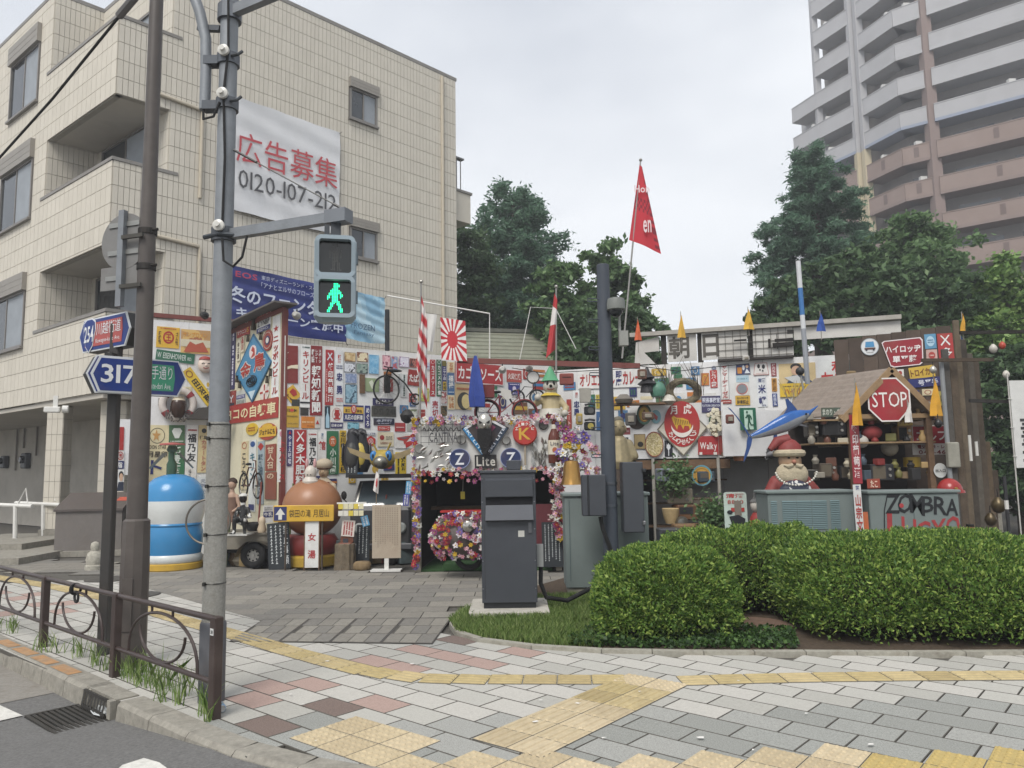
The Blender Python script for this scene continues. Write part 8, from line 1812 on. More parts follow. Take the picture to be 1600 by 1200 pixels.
# ================================================================ OPEN SHED AND RIGHT CORNER
sh = thing('open_shed','dark open shed full of old goods under the tiger sign','shed',W8.P(0,0),W8.a); zz8 = W8.uz(1060,716)[1]
for px in (1022,1124): u = W8.uz(px,770)[0]; MB().cyl((u,-.05,0),(u,-.05,zz8),.035,n=10).build('pipe_post',mat('#9a978f',rough=.5),sh)
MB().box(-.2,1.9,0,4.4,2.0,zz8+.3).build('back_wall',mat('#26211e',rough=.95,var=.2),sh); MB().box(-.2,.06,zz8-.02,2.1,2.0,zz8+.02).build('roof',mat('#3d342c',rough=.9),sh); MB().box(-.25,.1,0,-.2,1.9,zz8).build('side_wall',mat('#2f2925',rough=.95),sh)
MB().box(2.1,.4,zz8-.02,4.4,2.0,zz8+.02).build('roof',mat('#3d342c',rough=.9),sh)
for z in (.55,1.05,1.55): MB().box(.1,.9,z,2.0,1.4,z+.03).build('shelf',M_wood,sh)
MB().box(.1,.0,zz8-.22,2.0,.04,zz8-.03).build('lintel',M_wood,sh)
rn = random.Random(21)
items = [(1062,775,13.9+1.8,.5,.3,'#8b8272','beige cash register on the shed shelf'),(1075,800,15.6,.55,.3,'#6a4c34','brown wooden crate in the shed'),(1048,806,15.3,.3,.28,'#b09a72','pale basket hanging low in the shed'),(1066,818,15.2,.26,.26,'#8d8c86','grey hubcap leaning in the shed'),(1090,790,15.7,.6,.32,'#4a3a2c','dark wooden chest in the shed'),(1040,742,15.5,.3,.26,'#7d8490','silver toy box at the shed top'),(1100,745,15.8,.35,.22,'#3a4650','dark blue radio under the shed roof'),(1045,838,14.6,.4,.3,'#3b4048','dark plastic bin on the shed floor'),(1085,835,15.0,.8,.4,'#7d6244','upturned plywood sheet on the shed floor')]
for k,(x,y,Y,w_,h_,c,lb) in enumerate(items):
 t = prop('stored_goods',lb,'goods',x,y,Y,R(rn.uniform(-15,15)))
 if k == 3: MB().lathe([(.02,.06),(.1,.05),(.13,.0),(.14,-.02)],20,axis='y').build('disc',metal(c,.3),t,smooth=40); continue
 if k == 2: MB().lathe([(.1,-.15),(.15,0),(.17,.14),(.15,.15)],16).build('basket',mat(c,rough=.9,bump=.5),t,smooth=40); continue
 MB().bbox(-w_/2,-.15,-h_/2,w_/2,.2,h_/2,.02).build('case',mat(c,rough=.6,var=.2,scale=6,dirt=.2),t)
 MB().box(-w_*.4,-.156,-h_*.1,w_*.1,-.151,h_*.35).build('front_panel',mat('#2c2d30' if k % 2 else '#5a5348',rough=.5),t)
 for q in range(2): MB().lathe([(.03,0),(.025,.02)],12,(w_*.28,-.15,-h_*.2+q*h_*.4),axis='y').build('knob',metal('#8c8980'),t)
def potplant(label,px,py,Y,r,n,seed):
 t = prop('leafy_plant',label,'plant',px,py,Y); rng = np.random.default_rng(seed); cen = rng.normal(size=(n,3))*r*np.array([.8,.5,.8]); v,f = leaves(rng,cen,.09,.55); np_mesh('foliage',v,f,LF_mid,t)
 b = MB()
 for k in range(7): e = Vector((rng.normal()*r*.6,rng.normal()*r*.3,rng.normal()*r*.5)); MB().tube([(0,0,-r*1.4),e*.5+Vector((0,0,-r*.4)),e],.008,5).build('stem',mat('#4a4632'),t)
potplant('bright trailing plant hanging inside the shed',1055,745,15.4,.2,900,4); potplant('dark potted shrub beside the shed post',1116,805,14.6,.2,900,5)
sk_ = S(W8,(16,685,880,872,1200),'#b9c9c0','pale green sake sign with red characters and black brush picture',T('清酒','#a5403c',.1,.04,.88,.15),T('8860','#a55a52',.16,.2,.85,.3),RC('#a83a34',.3,.40,.88,.5),RC('#7a7268',.45,.22,.75,.6),PG('#22252a',(.2,.62),(.6,.58),(.9,.68),(.85,.85),(.95,.98),(.1,.98),(.3,.8)),EL('#22252a',.12,.46,.36,.56),shape='soft',off=1.6,th=.05)
tx = prop('white_jar_figure','small white and red standing figurine beside the vented cabinet','figurine',1186,835,13.0); MB().lathe([(.13,0),(.15,.1),(.13,.28),(.08,.36)],16).build('dress',mat('#8c302c',rough=.5),tx,smooth=50); MB().ball((0,0,.48),(.12,.12,.13),16).build('head',mat('#c2bcb2',rough=.35),tx,smooth=True); MB().lathe([(.13,.54),(.07,.6),(.06,.7),(.03,.72)],14).build('cap',mat('#5c5c5a',rough=.6),tx,smooth=40); MB().ball((0,-.1,.2),(.06,.05,.05),10).build('hands',mat('#c2bcb2',rough=.35),tx,smooth=True)
# ---- marlin
MY = 13.4; ml = prop('marlin_model','blue and silver marlin model hanging with raised bill','model fish',1185,676,MY)
def mpt(x,y): p = at(1000+x/ZM[16][2],600+y/ZM[16][2],MY)-at(1185,676,MY); return Vector((p.x,0,p.z))
axis = [(905,430,.028),(960,412,.05),(1030,385,.075),(1100,355,.10),(1180,320,.118),(1260,282,.112),(1320,258,.085),(1370,238,.045),(1395,222,.022),(1450,178,.006)]
b = MB(); n = 18; P3 = [mpt(x,y) for x,y,r in axis]
for i,p in enumerate(P3):
 d = (P3[min(i+1,len(P3)-1)]-P3[max(i-1,0)]).normalized(); up = Vector((-d.z,0,d.x)); r = axis[i][2]*1.12
 for j in range(n): a = 6.283*j/n; b.v.append(tuple(p+up*r*1.15*math.sin(a)+Vector((0,1,0))*r*.62*math.cos(a)))
for i in range(len(P3)-1):
 for j in range(n): b.f.append((i*n+j,i*n+(j+1) % n,i*n+n+(j+1) % n,i*n+n+j)); b.m.append(0 if math.sin(6.283*(j+.5)/n) > .0 or i > 6 else 1)
b.build('body',[mat('#2a5a9c',rough=.15,var=.15,scale=6),mat('#8d9095',rough=.2,metal=.3,var=.12,scale=8)],ml,smooth=80)
mf = mat('#27457c',rough=.35,var=.2,scale=8)
def fin(pts,nm='fin',m=mf,y=.01): MB().plate([(mpt(*p).x,mpt(*p).z) for p in pts],-y,y).build(nm,m,ml)
fin([(1050,355),(1110,310),(1165,255),(1200,200),(1185,125),(1200,118),(1240,160),(1295,228),(1260,262),(1180,300),(1100,335)],'dorsal_fin'); fin([(915,420),(880,420),(840,345),(775,255),(715,190),(735,200),(800,275),(870,375),(885,405)],'tail_fin'); fin([(885,420),(915,445),(905,500),(880,570),(845,640),(850,590),(868,520),(872,460)],'tail_fin')
fin([(1090,400),(1115,395),(1120,470),(1105,550),(1085,520)],'pelvic_fin'); fin([(1250,330),(1310,325),(1370,350),(1330,345)],'pectoral_fin',mat('#5c5e63',rough=.4),.03)
MB().ball(mpt(1345,246)+Vector((0,-.06,0)),.018,10).build('eye',M_dark,ml)
# grey tarpaulin sack behind the fish
tp = prop('grey_tarpaulin','grey tarpaulin bundle behind the marlin','tarpaulin',1255,690,15.6); b = MB(); n = 14
for j in range(n+1):
 for i in range(n+1):
  u,v = i/n,j/n; b.v.append(((u-.5)*1.5,.05*math.sin(u*17+v*6)+.05*math.sin(v*11)+.25*(u-.5)**2,-.35+(.2+.75*u)*v+.03*math.sin(u*9+v*13)))
for j in range(n):
 for i in range(n): b.f.append((j*(n+1)+i,j*(n+1)+i+1,(j+1)*(n+1)+i+1,(j+1)*(n+1)+i)); b.m.append(0)
b.build('sheet',mat('#77777a',rough=.6,var=.15,scale=5),tp,smooth=60)
# ---- santa
sa = prop('santa_statue','faded santa statue with pearl strings behind the vented cabinet','statue',1236,772,13.3); sa.scale = (1.12,)*3; mr = mat('#7a2f2c',rough=.6,var=.2,dirt=.2); sx = 1.35
remesh_body('body',[((0,0,-.35),(0,0,.15),.27,.24),((-.22,0,.18),(-.40,-.06,-.1),.11,.10),((.22,0,.18),(.42,-.06,-.08),.11,.10),((.42,-.06,-.08),(.34,-.24,-.12),.10,.08),((-.40,-.06,-.1),(-.3,-.24,-.12),.10,.08),((0,0,.25),(0,0,.38),.12,.11)],mr,sa,.025)
MB().ball((0,-.03,.50),(.17,.16,.18),18).build('head',mat('#a5876c',rough=.5),sa,smooth=True); msn = mat('#b0a48c',rough=.9,var=.25,scale=14,bump=.6)
MB().ball((0,-.08,.30),(.25,.15,.2),18).build('beard',msn,sa,smooth=True); MB().torus((0,-.01,.62),.19,.055,28,8,axis='z').build('hat_trim',msn,sa,smooth=True); MB().lathe([(.19,.63),(.18,.74),(.10,.82),(.03,.85)],18).build('hat',mr,sa,smooth=50); MB().tube([(0,0,.82),(-.18,-.02,.80),(-.30,-.03,.68)],.08,10,rs=[.1,.08,.04]).build('hat_tail',mr,sa,smooth=True)
MB().ball((0,-.20,.49),(.035,.04,.035),10).build('nose',mat('#a5705c',rough=.5),sa,smooth=True)
for s in (-1,1): MB().ball((s*.065,-.175,.55),(.022,.012,.014),8).build('eye',M_dark,sa); MB().tube([(s*.02,-.2,.44),(s*.09,-.2,.42),(s*.15,-.17,.44)],.03,8,rs=[.03,.035,.008]).build('moustache',msn,sa,smooth=True)
MB().ball((0,-.2,.04),(.25,.08,.18),16).build('bib',print_mat(52,('#23283c','#23283c','#c4c4c0','#23283c'),7),sa,smooth=True)
for k in range(20): a = R(190+8.5*k); MB().ball((.31*math.cos(a),-.27,.36+.22*math.sin(a)),.017,8).build('pearl',mat('#c9c5bb',rough=.2),sa,smooth=True)
# ---- gable with stop sign
M_rf = mat('#82776d',rough=.75,var=.2,scale=10,dirt=.2); M_tan = mat('#8f7657',rough=.7,var=.2,scale=8,dirt=.2)
GO = at(1387,640,13.95); gb_ = thing('gable_kiosk','wooden gabled kiosk roof over crowded shelves','kiosk',(GO.x,13.95,0)); ap = at(1387,576,13.95); e0 = at(1318,648,13.95); e1 = at(1466,648,13.8)
bd = Vector((-.62,1.2,0)); A_ = ap-Vector((GO.x,13.95,0)); E0 = e0-Vector((GO.x,13.95,0)); E1 = e1-Vector((GO.x,13.95,0)); A_.y = E0.y = E1.y = -.1
for (p,q,nm) in ((A_,E0,'roof_slope'),(A_,E1,'roof_slope')):
 n = 16; b = MB()
 for k in range(n+1):
  f = k/n; c_ = p.lerp(q,f)+Vector((0,0,.012*(k % 2))); c2 = c_+bd*1.25; b.v += [tuple(c_),tuple(c2),tuple(c_-Vector((0,0,.03))),tuple(c2-Vector((0,0,.03)))]
 for k in range(n): i = k*4; b.f += [(i,i+1,i+5,i+4),(i+2,i+6,i+7,i+3),(i,i+4,i+6,i+2)]; b.m += [0,0,0]
 b.build(nm,M_rf,gb_); dd = (q-p).normalized(); obar(MB(),p+Vector((0,-.03,-.03)),q+dd*.12+Vector((0,-.03,-.03)),.05,.11).build('barge_board',M_tan,gb_)
zfl = [at(1385,y,13.95).z for y in (690,742,764)]
for x in (E0.x+.12,E1.x-.12): MB().box(x-.05,-.05,0,x+.05,.05,E0.z+.05).build('post',M_wood,gb_)
for k,z in enumerate((.75,1.32,zfl[0]-.0,zfl[0]+.42)): MB().box(E0.x-.55,.0,z-.03,E1.x,1.1,z).build('shelf',M_wood2,gb_)
MB().box(E0.x-.6,1.12,0,E1.x,1.18,E0.z).build('back_board',mat('#2b2420',rough=.95,var=.2),gb_); MB().box(E0.x-.1,-.06,E0.z-.08,E1.x+.1,.0,E0.z+.0).build('tie_beam',M_tan,gb_)
st_ = S(W10,(17,668,420,922,682),'#96262e','red octagonal stop sign on the gable',T('STOP','#dcd8d3',.1,.33,.92,.67,False),shape='oct',frame='#d4cfca',off=.27,th=.015,name='stop_sign')
S(W10,(17,392,598,548,652),'#3d4f44','dark green plank sign with pale kana under the roof slope',T('まのり・まのり','#b9bdb2',.04,.15,.96,.85),off=.05,th=.03)
W11 = Wall(wx(1322,11.95),wx(1360,11.95))
S(W11,(17,570,640,624,1050),'#93303a','narrow red wine sign on the standing post',V('蜂印葡萄酒','#d9cccb',.15,.12,.85,.92),off=.0)
S(W11,(18,590,522,636,810),'#cfcfcd','narrow white sign with red characters below the red wine sign',V('特選','#5a5f8c',.3,.02,.8,.12),V('山宗文','#a5403c',.1,.2,.9,.98),off=.0)
t = thing('sign_post','square timber post between the grey-green cabinets','post',W11.P(W11.uz(1341,760)[0],0,-.06)); MB().box(-.04,-.03,0,.04,.03,at(1338,645,12).z).build('post',M_wood,t)
S(W11,(18,640,685,672,800),'#b5603a','small orange strip sign beside the white one',off=-.02)
S(W10,(18,932,168,1212,345),'#cfcbc6','red and white rental shop sign with slanted letters',RC('#93262f',.03,.04,1,.62),T('ゴルフラ','#d9d4d0',.1,.16,.96,.52),T('電気金融・レンタル','#7c3a3c',.1,.66,.98,.8),T('046-46-44','#7c3a3c',.12,.84,.98,.98),off=-.28,name='shop_sign')
S(W10,(18,1062,395,1140,482),'#c3c5c3','round pale entrance sign with black characters',T('出入口','#2a2a2c',.12,.4,.88,.62),shape='round',off=.1)
S(W10,(18,1142,402,1186,480),'#b9a8a6','small white and red plate beside the round entrance sign',LN('#93303a',.1,.1,.9,.5,2),LN('#3a447c',.1,.6,.9,.9,1),off=.08)
S(W10,(17,846,665,935,705),'#b89a3a','yellow plank sign tucked under the stop sign',T('アトジ','#6b3c22',.1,.2,.9,.8),off=-.1)
S(W10,(17,1110,630,1178,690),'#35594f','green swirled plate beside the black microphone',RG('#6fa093',.1,.1,.9,.9,.06),RG('#6fa093',.3,.3,.7,.7,.1),off=.02)
S(W10,(18,665,488,742,545),'#93402e','red lantern card with pale kana on the cabinet top',T('たこ','#d9c9b5',.25,.15,.8,.9),off=.3)
shelf_items = [(1300,668,.42,.30,'#2c2a2a','black wooden speaker box on the upper shelf'),(1268,672,.2,.26,'#3a332c','dark narrow radio at the shelf end'),(1297,690,.34,.2,'#6d604e','beige tape deck on the middle shelf'),(1290,735,.32,.26,'#4a4036','brown television set on the lower shelf'),(1268,742,.22,.2,'#5c5a55','grey metal box on the lower shelf'),(1318,738,.26,.24,'#2d2c2e','black tuner beside the red post sign'),(1362,676,.36,.26,'#8a3a3a','red cushion seated under the stop sign'),(1390,700,.3,.3,'#8c8474','pale folded blanket below the stop sign'),(1410,678,.26,.3,'#9c7a52','orange wooden drawer behind the gable post'),(1372,738,.46,.3,'#26272a','black amplifier with chrome edge on the lower shelf'),(1412,742,.4,.12,'#7d6a50','round wooden tray on the lower shelf'),(1425,722,.3,.18,'#a58a34','yellow tin on the lower shelf'),(1345,690,.26,.24,'#b5b0a8','white padded glove cushion on the shelf')]
for k,(x,y,w_,h_,c,lb) in enumerate(shelf_items):
 t = prop('shelf_goods',lb,'goods',x,y,14.15+.12*(k % 3),R(rn.uniform(-8,8)))
 if k in (6,7,12): MB().ball((0,0,0),(w_/2,.16,h_/2),16).build('cushion',mat(c,rough=.9,var=.2),t,smooth=True); continue
 if k in (10,11): MB().lathe([(w_/2,-h_/2),(w_/2,h_/2),(w_/2*.9,h_/2)],20).build('drum',mat(c,rough=.6),t); continue
 MB().bbox(-w_/2,-.14,-h_/2,w_/2,.2,h_/2,.015).build('case',mat(c,rough=.5,var=.2,scale=6),t); MB().box(-w_*.42,-.146,-h_*.38,w_*.12,-.141,h_*.38).build('grille',mat('#1c1b1b' if k % 2 == 0 else '#5c5446',rough=.7),t)
 for q in range(2): MB().lathe([(.03,0),(.025,.02)],12,(w_*.3,-.14,-h_*.2+q*h_*.38),axis='y').build('knob',metal('#a5a29a'),t)
for k in range(32):
 x = 1262+k*6.2; y = (660,690,728,748)[k % 4]+rn.uniform(-4,4); c = (k//4) % 8; t = prop('curio','small '+('grey','brown','cream','slate blue','dark red','olive','black','ochre')[c]+(' vase' if k % 3 else ' box')+' on the '+('top','second','third','lowest')[k % 4]+' kiosk shelf','curio',x,y,14.0+.1*rn.random(),R(rn.uniform(-30,30)),'small curios on the kiosk shelves'); c = ['#8a8478','#5c3a2c','#b0a894','#3f4a54','#7d2f2c','#6d6a3c','#2b2a2a','#a58a5c'][c]; h_ = rn.uniform(.1,.22)
 if k % 3: MB().lathe([(.05,0),(.07,h_*.4),(.03,h_*.75),(.045,h_)],12).build('vessel',mat(c,rough=.4,var=.2),t,smooth=45)
 else: MB().bbox(-.09,-.06,0,.09,.06,h_,.01).build('box',mat(c,rough=.6,var=.2),t)
rd = prop('red_helmet','red dome shaped helmet on the graffiti cabinet','helmet',1484,768,12.9); MB().ball((0,0,0),(.20,.19,.22),20,z0=0).build('dome',mat('#8f2a28',rough=.25,var=.1),rd,smooth=True); MB().lathe([(.23,-.02),(.22,.02),(.19,.03)],20).build('brim',mat('#8f2a28',rough=.3),rd,smooth=40); MB().lathe([(.03,0),(.02,.03)],12,(0,-.19,.05),axis='y').build('badge',metal('#b5904a'),rd)
# ---- weathered timber wall, posts, lamps
tm = prop('timber_wall','weathered timber posts and planks at the lot corner','timber wall',1512,860,13.9,ground=True)
for k,(px,wpx,y0,c) in enumerate(((1489,10,545,'#4c4a47'),(1500,12,560,'#54493d'),(1510,9,500,'#655a4b'),(1518,11,530,'#464039'),(1527,10,552,'#5a554d'),(1536,10,560,'#4f463c'),(1544,8,690,'#5d5040'),(1552,9,735,'#4a4036'),(1505,9,640,'#77807f'))):
 Y = 13.7+.07*k; p = at(px,700,Y); top = at(px,y0,Y).z; o = tm.location; w_ = pxm(wpx,Y); MB().bbox(p.x-o.x-w_/2,Y-o.y,0,p.x-o.x+w_/2,Y-o.y+.06,top,.008).build('plank',mat(c,rough=.9,var=.3,scale=7,bump=.35,dirt=.3),tm)
for (x0,y0,x1,y1,nm,c) in ((1440,563,1552,562,'cross_bar','#4a3f34'),(1500,520,1620,518,'cross_bar','#26241f'),(1515,626,1600,628,'cross_bar','#2b2926')):
 a_,c_ = at(x0,y0,13.6)-tm.location,at(x1,y1,13.6)-tm.location; obar(MB(),a_,c_,.05,.06).build(nm,mat(c,rough=.9),tm)
for k,(x,y0,y1,lb) in enumerate(((1516,680,720,'white fluorescent tube on the timber wall'),(1526,690,712,'short white tube beside the longer one'))):
 t = prop('fluorescent_tube',lb,'lamp',x,(y0+y1)/2,13.55); h_ = pxm(y1-y0,13.55); MB().cyl((0,0,-h_/2),(0,0,h_/2),.025,n=10).build('tube',mat('#c4c3bd',rough=.3),t)
for k,(x,y,r,c,lb) in enumerate(((1458,578,.06,'#b3b0a8','chrome globe lamp above the navy sign'),(1466,662,.07,'#1c1b1b','black foam microphone on the gable corner'),(1566,540,.06,'#a84432','small red bird ornament hanging from the bar'),(1552,545,.07,'#b8b4aa','white bird ornament hanging from the bar'),(1572,585,.06,'#c0bcb2','round white bulb under the bar'),(1560,790,.12,'#5a4e36','brass instrument hung at the lot corner'),(1548,812,.10,'#4f4430','second dull brass instrument near the plank ends'))):
 t = prop('hanging_object',lb,'ornament',x,y,13.5); MB().lathe([(r*.3,r*1.2),(r*.8,r*.6),(r,0),(r*.7,-r*.8),(r*.2,-r*1.1)],14).build('body',mat(c,rough=.35,metal=.5 if k > 4 or k == 0 else 0,var=.2),t,smooth=50); MB().cyl((0,0,r),(0,0,r*2.4),.008,n=5).build('cord',M_dark,t)
for k,(x,y,lb) in enumerate(((1517,838,'red lantern at the foot of the timber wall'),(1500,850,'second red lantern behind the graffiti cabinet'))):
 t = prop('red_lantern',lb,'lantern',x,y,13.2); MB().lathe([(.05,-.16),(.1,-.12),(.13,0),(.1,.12),(.05,.16)],14).build('body',mat('#8c2c2a',rough=.4),t,smooth=50); MB().lathe([(.06,.16),(.06,.2)],12).build('cap',M_dark,t)
rp = prop('rain_pipe','grey pipe with lamp fittings beside the rental sign','pipe',1481,700,13.7); z0_ = at(1481,860,13.7).z-rp.location.z; MB().tube([(0,0,z0_),(0,0,at(1481,560,13.7).z-rp.location.z)],.04,10).build('pipe',mat('#85888a',rough=.5),rp); MB().bbox(-.05,-.1,-.35,.16,.02,.1,.02).build('meter',mat('#8d8b80',rough=.6,var=.2),rp)
nb_ = prop('banner_flag','tall white banner with black characters on a thin pole','banner',1598,740,13.4); MB().cyl((-.12,0,-1.7),(-.12,0,1.75),.012,n=6).build('pole',mat('#b5b3ad'),nb_); MB().box(-.10,-.005,.1,.28,.0,1.62).build('cloth',mat('#c9c9c6',rough=.8),nb_); b = MB(); [b.box(.03+.03*(k % 2),-.008,.2+k*.07,.17-.02*(k % 3),-.006,.25+k*.07) for k in range(11)]; b.build('small_lettering',ink('#3a3a3c'),nb_)
for z in (.3,.8,1.3): MB().torus((-.11,0,z),.03,.006,12,5,axis='z').build('loop',M_white,nb_)
fn = prop('stone_fence','low grey stone fence leading away beside the lot','fence',1560,850,14.2,R(72),ground=True)
for k in range(7): MB().bbox(.0+k*.75,-.1,0,.2+k*.75,.1,1.15,.02).build('post',M_conc,fn)
for z in (.45,.9): MB().box(.1,-.06,z,5.2,.06,z+.15).build('rail',M_conc,fn)
for k in range(26): MB().box(.22+k*.19,-.04,.1,.32+k*.19,.04,.9).build('baluster',M_conc,fn) if k % 4 else None
bp_ = prop('barrier_pole','striped black and white pole beside the stone fence','pole',1578,850,13.3,ground=True); MB().cyl((0,0,0),(0,0,1.6),.03,n=8).build('shaft',mat('#2c2c2e',rough=.5),bp_); MB().cyl((0,0,1.05),(0,0,1.2),.033,n=8).build('white_band',M_white,bp_)
sl_ = prop('striped_pole','blue and white banded pole leaning above the shop board','pole',1262,600,15.9); top_ = at(1247,408,15.9)-sl_.location
for k in range(9): f0,f1 = k/9,(k+1)/9; MB().cyl(top_*f0,top_*f1,.05,n=10).build('band',mat('#c4c6c8' if k > 6 or k == 4 else ('#3a6ea5' if k in (5,6) else '#8c9096'),rough=.5),sl_)
gf = prop('newspaper_clamp','dark clamp lamp holding a crumpled newspaper','lamp',1250,580,15.7); MB().ball((0,0,0),.09,12).build('head',M_black,gf,smooth=True); MB().tube([(0,0,0),(.05,0,-.4),(.04,.0,-.9)],.02,8).build('stem',mat('#8b8a86'),gf)
# dark backdrop planks between walls and booths
sd_ = thing('side_fence','dark plank fence filling the gap behind the telephone wall','fence',W5.P(-1.3,0),W5.a)
for k in range(8): MB().box(k*.32,.5,0,k*.32+.31,.55,3.1).build('plank',mat('#4a443c',rough=.9,var=.3),sd_)
# ---- banners on the corner building
def banner(label,x0,y0,x1,y1,c,elems,name='banner',wl=WR,off=.12,pic=None,sag=True):
 u0,z0,u1,z1 = wl.rect(x0,y0,x1,y1,off); w_,h_ = u1-u0,z1-z0; t = thing(name,label,'banner',wl.P((u0+u1)/2,(z0+z1)/2,off),wl.a); b = MB(); n = 24
 for j in range(n+1):
  for i in range(n+1): u,v = i/n-.5,j/n-.5; b.v.append((u*w_,-.018*math.sin(u*23+v*9)*(.5+abs(v))-.015*math.sin(v*31+u*7),v*h_-.05*(1-4*u*u)*(1 if v < -.45 else 0)))
 for j in range(n):
  for i in range(n): b.f.append((j*(n+1)+i,j*(n+1)+i+1,(j+1)*(n+1)+i+1,(j+1)*(n+1)+i)); b.m.append(0)
 b.build('sheet',pic or mat(c,rough=.6,var=.05,scale=1.2,dirt=.12,dirtcol='#a5a39c'),t,smooth=60); decorate(t,w_,h_,elems,y=-.045)
 for sx in (-1,1):
  for sz in (-1,1): MB().tube([(sx*w_*.49,-.02,sz*h_*.485),(sx*(w_*.5+.1),.05,sz*(h_*.5+.08))],.008,5).build('lashing',M_dark,t)
 return t
banner('large white advertising banner with red characters and a phone number',352,176,531,345,'#cfd0d2',[T('広告募集','#b2464c',.08,.30,.97,.58,False),T('0120-107-212','#4a4a4d',.10,.64,.96,.80,False)])
bz = Wall(wx(352,18.6,480),wx(630,23.2,480))
banner('dark blue advertising banner with big white katakana',345,432,541,520,'#2b3678',[T('EOS','#b8445a',.09,.08,.25,.18),T('東京ディズニーランド・スペシャルイベント','#c9cedd',.28,.07,.96,.15,False),T('「アナとエルサのフローズンファンタジー」','#c9cedd',.28,.19,.98,.29,False),T('冬のファンタジー','#cdd3e2',.05,.34,.98,.62),T('キャンペーン実施中','#cdd3e2',.10,.68,.96,.86)],wl=bz,off=.0)
banner('pale blue film banner with dark lettering',539,459,601,532,'#8fb3c9',[T('FROZEN','#4a6a88',.12,.66,.72,.78,False),T('Fantasy','#4a6a88',.2,.82,.7,.92,False)],wl=bz,off=.0,pic=print_mat(61,('#86b0c9','#9fc2d4','#b5d0dc','#93b8cd'),1.2))
# ---- clutter on the pale back wall, cabinet fittings
for k,(x,y,n,lb) in enumerate(((1027,605,16,'bare twigs standing above the green float'),(1092,600,18,'tall dry twigs beside the straw wreath'),(1045,590,16,'thin dry stalks over the plank shelf'),(1240,625,26,'pale dried grass tuft beside the newspaper sign'))):
 t = prop('dry_twigs',lb,'twigs',x,y+18,16.0)
 for i in range(n): a = rn.uniform(-.35,.35); l_ = rn.uniform(.3,.75); MB().tube([(a*.3,0,0),(a*.8*l_,rn.uniform(-.08,.08),l_*.6),(a*1.6*l_,rn.uniform(-.1,.1),l_)],.0045,4).build('twig',mat('#4a4238' if k < 3 else '#9c8f74',rough=.9),t)
for k,(x,y,w_,h_,c,lb) in enumerate(((1003,585,14,16,'#6a4a3a','small brown plaque under the beam end'),(1012,650,18,12,'#5a4636','wooden name plate beside the round yellow plaque'),(905,655,10,18,'#a58f4a','old brass thermometer beside the telephones'),(985,655,16,20,'#4c4a48','dark grille box behind the shelf'),(880,665,14,20,'#7a5a44','wicker basket near the red strip sign'),(955,600,0,0,'',''),(1140,655,12,14,'#6d3f38','rusty tap handle on the white side panel'),(1215,700,10,12,'#2b2b2c','small black speaker under the marlin'),(1165,560,10,8,'#b5b3ad','white lamp head over the beer picture sign'),(1330,590,14,20,'#7d6a4a','yellowed paper card beside the gable roof'))):
 if not w_: continue
 t = prop('wall_curio',lb,'ornament',x,y,15.7 if x < 1100 else 15.3); a_,c_ = pxm(w_,15.7)/2,pxm(h_,15.7)/2; MB().bbox(-a_,-.06,-c_,a_,.03,c_,.02).build('body',mat(c,rough=.6,var=.25,scale=9,dirt=.3),t); MB().bbox(-a_*.6,-.085,-c_*.5,a_*.6,-.061,c_*.5,.01).build('face',mat('#8c8578',rough=.5,var=.3),t)
for k,(pts,lb) in enumerate(((((1000,572),(1060,580),(1110,574),(1170,568)),'black wire sagging along the back wall top'),(((800,575),(850,583),(905,580),(1000,575)),'tangled grey wire under the red beam'),(((1425,560),(1500,530),(1560,512),(1640,480)),'thin overhead line above the timber wall'))):
 t = thing('wire',lb,'wire'); MB().tube([at(*p,15.6) for p in pts],.008,5).build('strand',M_dark,t,smooth=True)
st2 = MB().box(.12,-D_-.004,.9,.2,-D_-.001,.98); st2.build('sticker',mat('#b9b8b2'),kc); MB().box(W_-.1,-D_-.018,.95,W_-.06,-D_-.001,1.08).build('lock',metal('#6c6e72'),kc); MB().box(-W_+.04,-D_-.003,.12,-W_+.045,-D_-.0005,H_-.7).build('door_seam',M_black,kc)
for tt in (t2,): MB().box(-.02,-.004,.15,-.012,-.001,1.3).build('door_seam',mat('#4d5d5e'),tt); MB().box(.03,-.02,.62,.06,-.001,.74).build('lock',metal('#55585a'),tt)
# ---- small plates filling the gaps between the larger signs
PC = {'red': '#9c3431','navy': '#2c3263','cream': '#cdc3a2','yellow': '#c2a03c','green': '#386a4c','white': '#d3d3cf','blue': '#4479a3','brown': '#6a4a38','orange': '#b5713a','grey': '#8d8d88'}
used = set(); rq = random.Random(31)
def fill(wl,x0,y0,x1,y1,n,where,smin=9,smax=24):
 k = 0
 for _ in range(n*40):
  if k >= n: break
  a,b_ = rq.uniform(smin,smax),rq.uniform(smin,smax); x,y = rq.uniform(x0,x1-a),rq.uniform(y0,y1-b_); r = wl.rect(x,y,x+a,y+b_); m_ = .015
  if any(o[0] is wl and r[0] < o[3]+m_ and r[2] > o[1]-m_ and r[1] < o[4]+m_ and r[3] > o[2]-m_ for o in OCC): continue
  c1,c2 = rq.sample(sorted(PC),2); mo = rq.choice(['writing','band','disc','ring']); key = (c1,c2,mo,where)
  if key in used: continue
  used.add(key); k += 1; cc = PC[c2]
  el = {'writing': LN(cc,.12,.2,.88,.8,2,b_ > a),'band': RC(cc,0,.35,1,.65),'disc': EL(cc,.25,.2,.75,.8),'ring': RG(cc,.2,.15,.8,.85,.1)}[mo]
  S(wl,(0,x,y,x+a,y+b_),PC[c1],'small %s plate with %s %s %s' % (c1,c2,mo,where),el,name='small_plate',group='small plates between the signs')
fill(W3,446,548,640,660,22,'on the white wall before the flag pole'); fill(W3,640,575,858,650,20,'on the white wall above the booth'); fill(W3,446,662,645,760,10,'in the lower sign row')
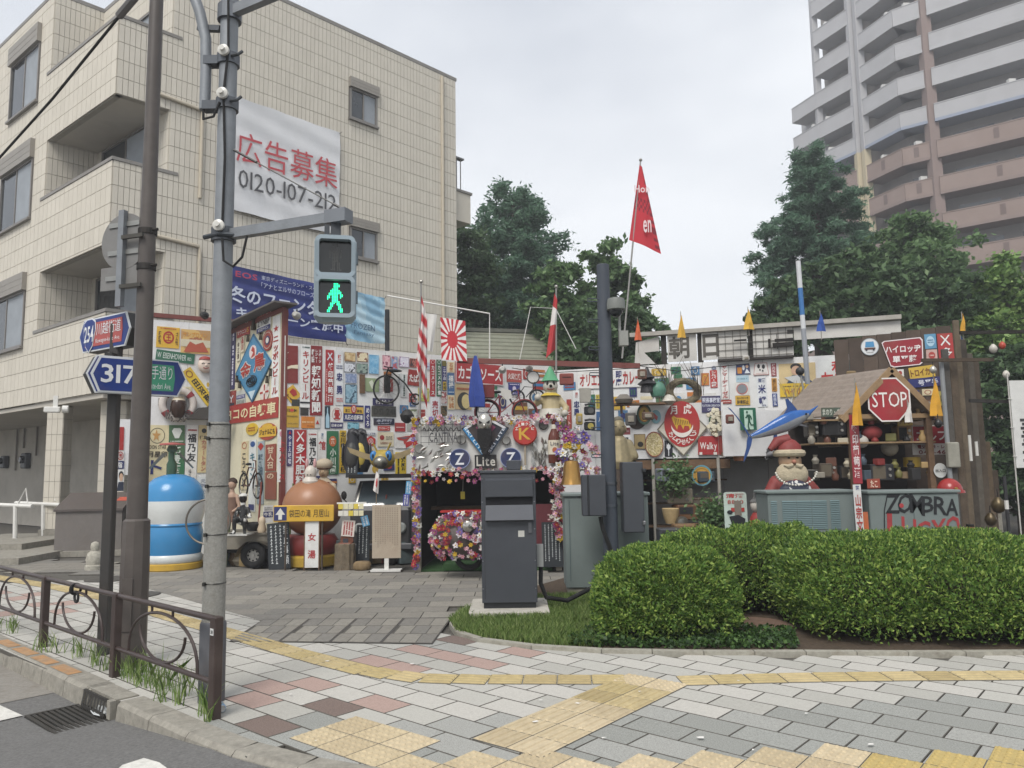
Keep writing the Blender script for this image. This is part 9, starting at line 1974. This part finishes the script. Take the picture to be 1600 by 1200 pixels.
fill(W5,875,580,1000,660,16,'on the wall behind the dark pole'); fill(W5,1000,572,1130,640,14,'around the straw wreath'); fill(W8,990,640,1128,712,8,'beside the tiger sign',7,15)
fill(W6,1395,535,1490,660,12,'on the brown boards',9,20); fill(W2,362,500,436,640,8,'on the cream panel',6,14); fill(W1,236,520,335,655,8,'near the life ring',8,18)
# ---- clutter along the wall foot
cl_c = ['#3b3632','#6d5a44','#7a3a32','#4d5a5c','#8c8474','#2e2d2c','#5c6a3c','#94805a']; cn_ = ['black brown','tan','brick red','slate','pale grey','sooty','moss green','straw']
for k in range(26):
 x = 330+k*12.2+rq.uniform(-3,3); ty = ('pot','crate','stick','jar')[k % 4]; t = prop('yard_'+ty,'%s %s standing %s at the wall foot' % (cn_[(k*3) % 8],ty,('behind the trailer','beside the black board','behind the tan ball','near the tree stump','behind the notice board','next to the truck','beside the booth post')[k//4]),ty,x,885,16.0-.1*(k % 3),R(rq.uniform(0,60)),'odds and ends at the wall foot',True); m = mat(cl_c[(k*3) % 8],rough=.7,var=.25,scale=8,dirt=.3); h_ = rq.uniform(.25,.6)
 if ty == 'crate': MB().bbox(-.18,-.14,0,.18,.14,h_,.015).build('body',m,t)
 elif ty == 'stick': MB().tube([(0,0,0),(.03,0,h_*1.5),(.08,0,h_*3)],.018,6).build('shaft',m,t)
 else: MB().lathe([(.1,0),(.17,h_*.4),(.12,h_*.8),(.14,h_)],14).build('body',m,t,smooth=45)
# ---- thin haze volume, added mainly to stand in for lens veil
hz = MB().box(-170,-80,-1.4,210,220,60).build('haze',[]); hz['kind'] = 'stuff'; hz['label'] = 'thin pale haze volume added in place of lens veil'
hm = bpy.data.materials.new('veil_haze'); hm.use_nodes = True; hn = hm.node_tree.nodes; hn.clear(); ho = hn.new('ShaderNodeOutputMaterial'); hv = hn.new('ShaderNodeVolumePrincipled')
hv.inputs['Color'].default_value = (.93,.95,1,1); hv.inputs['Density'].default_value = .0024; hv.inputs['Anisotropy'].default_value = .2
hm.node_tree.links.new(hv.outputs[0],ho.inputs['Volume']); hz.data.materials.append(hm)
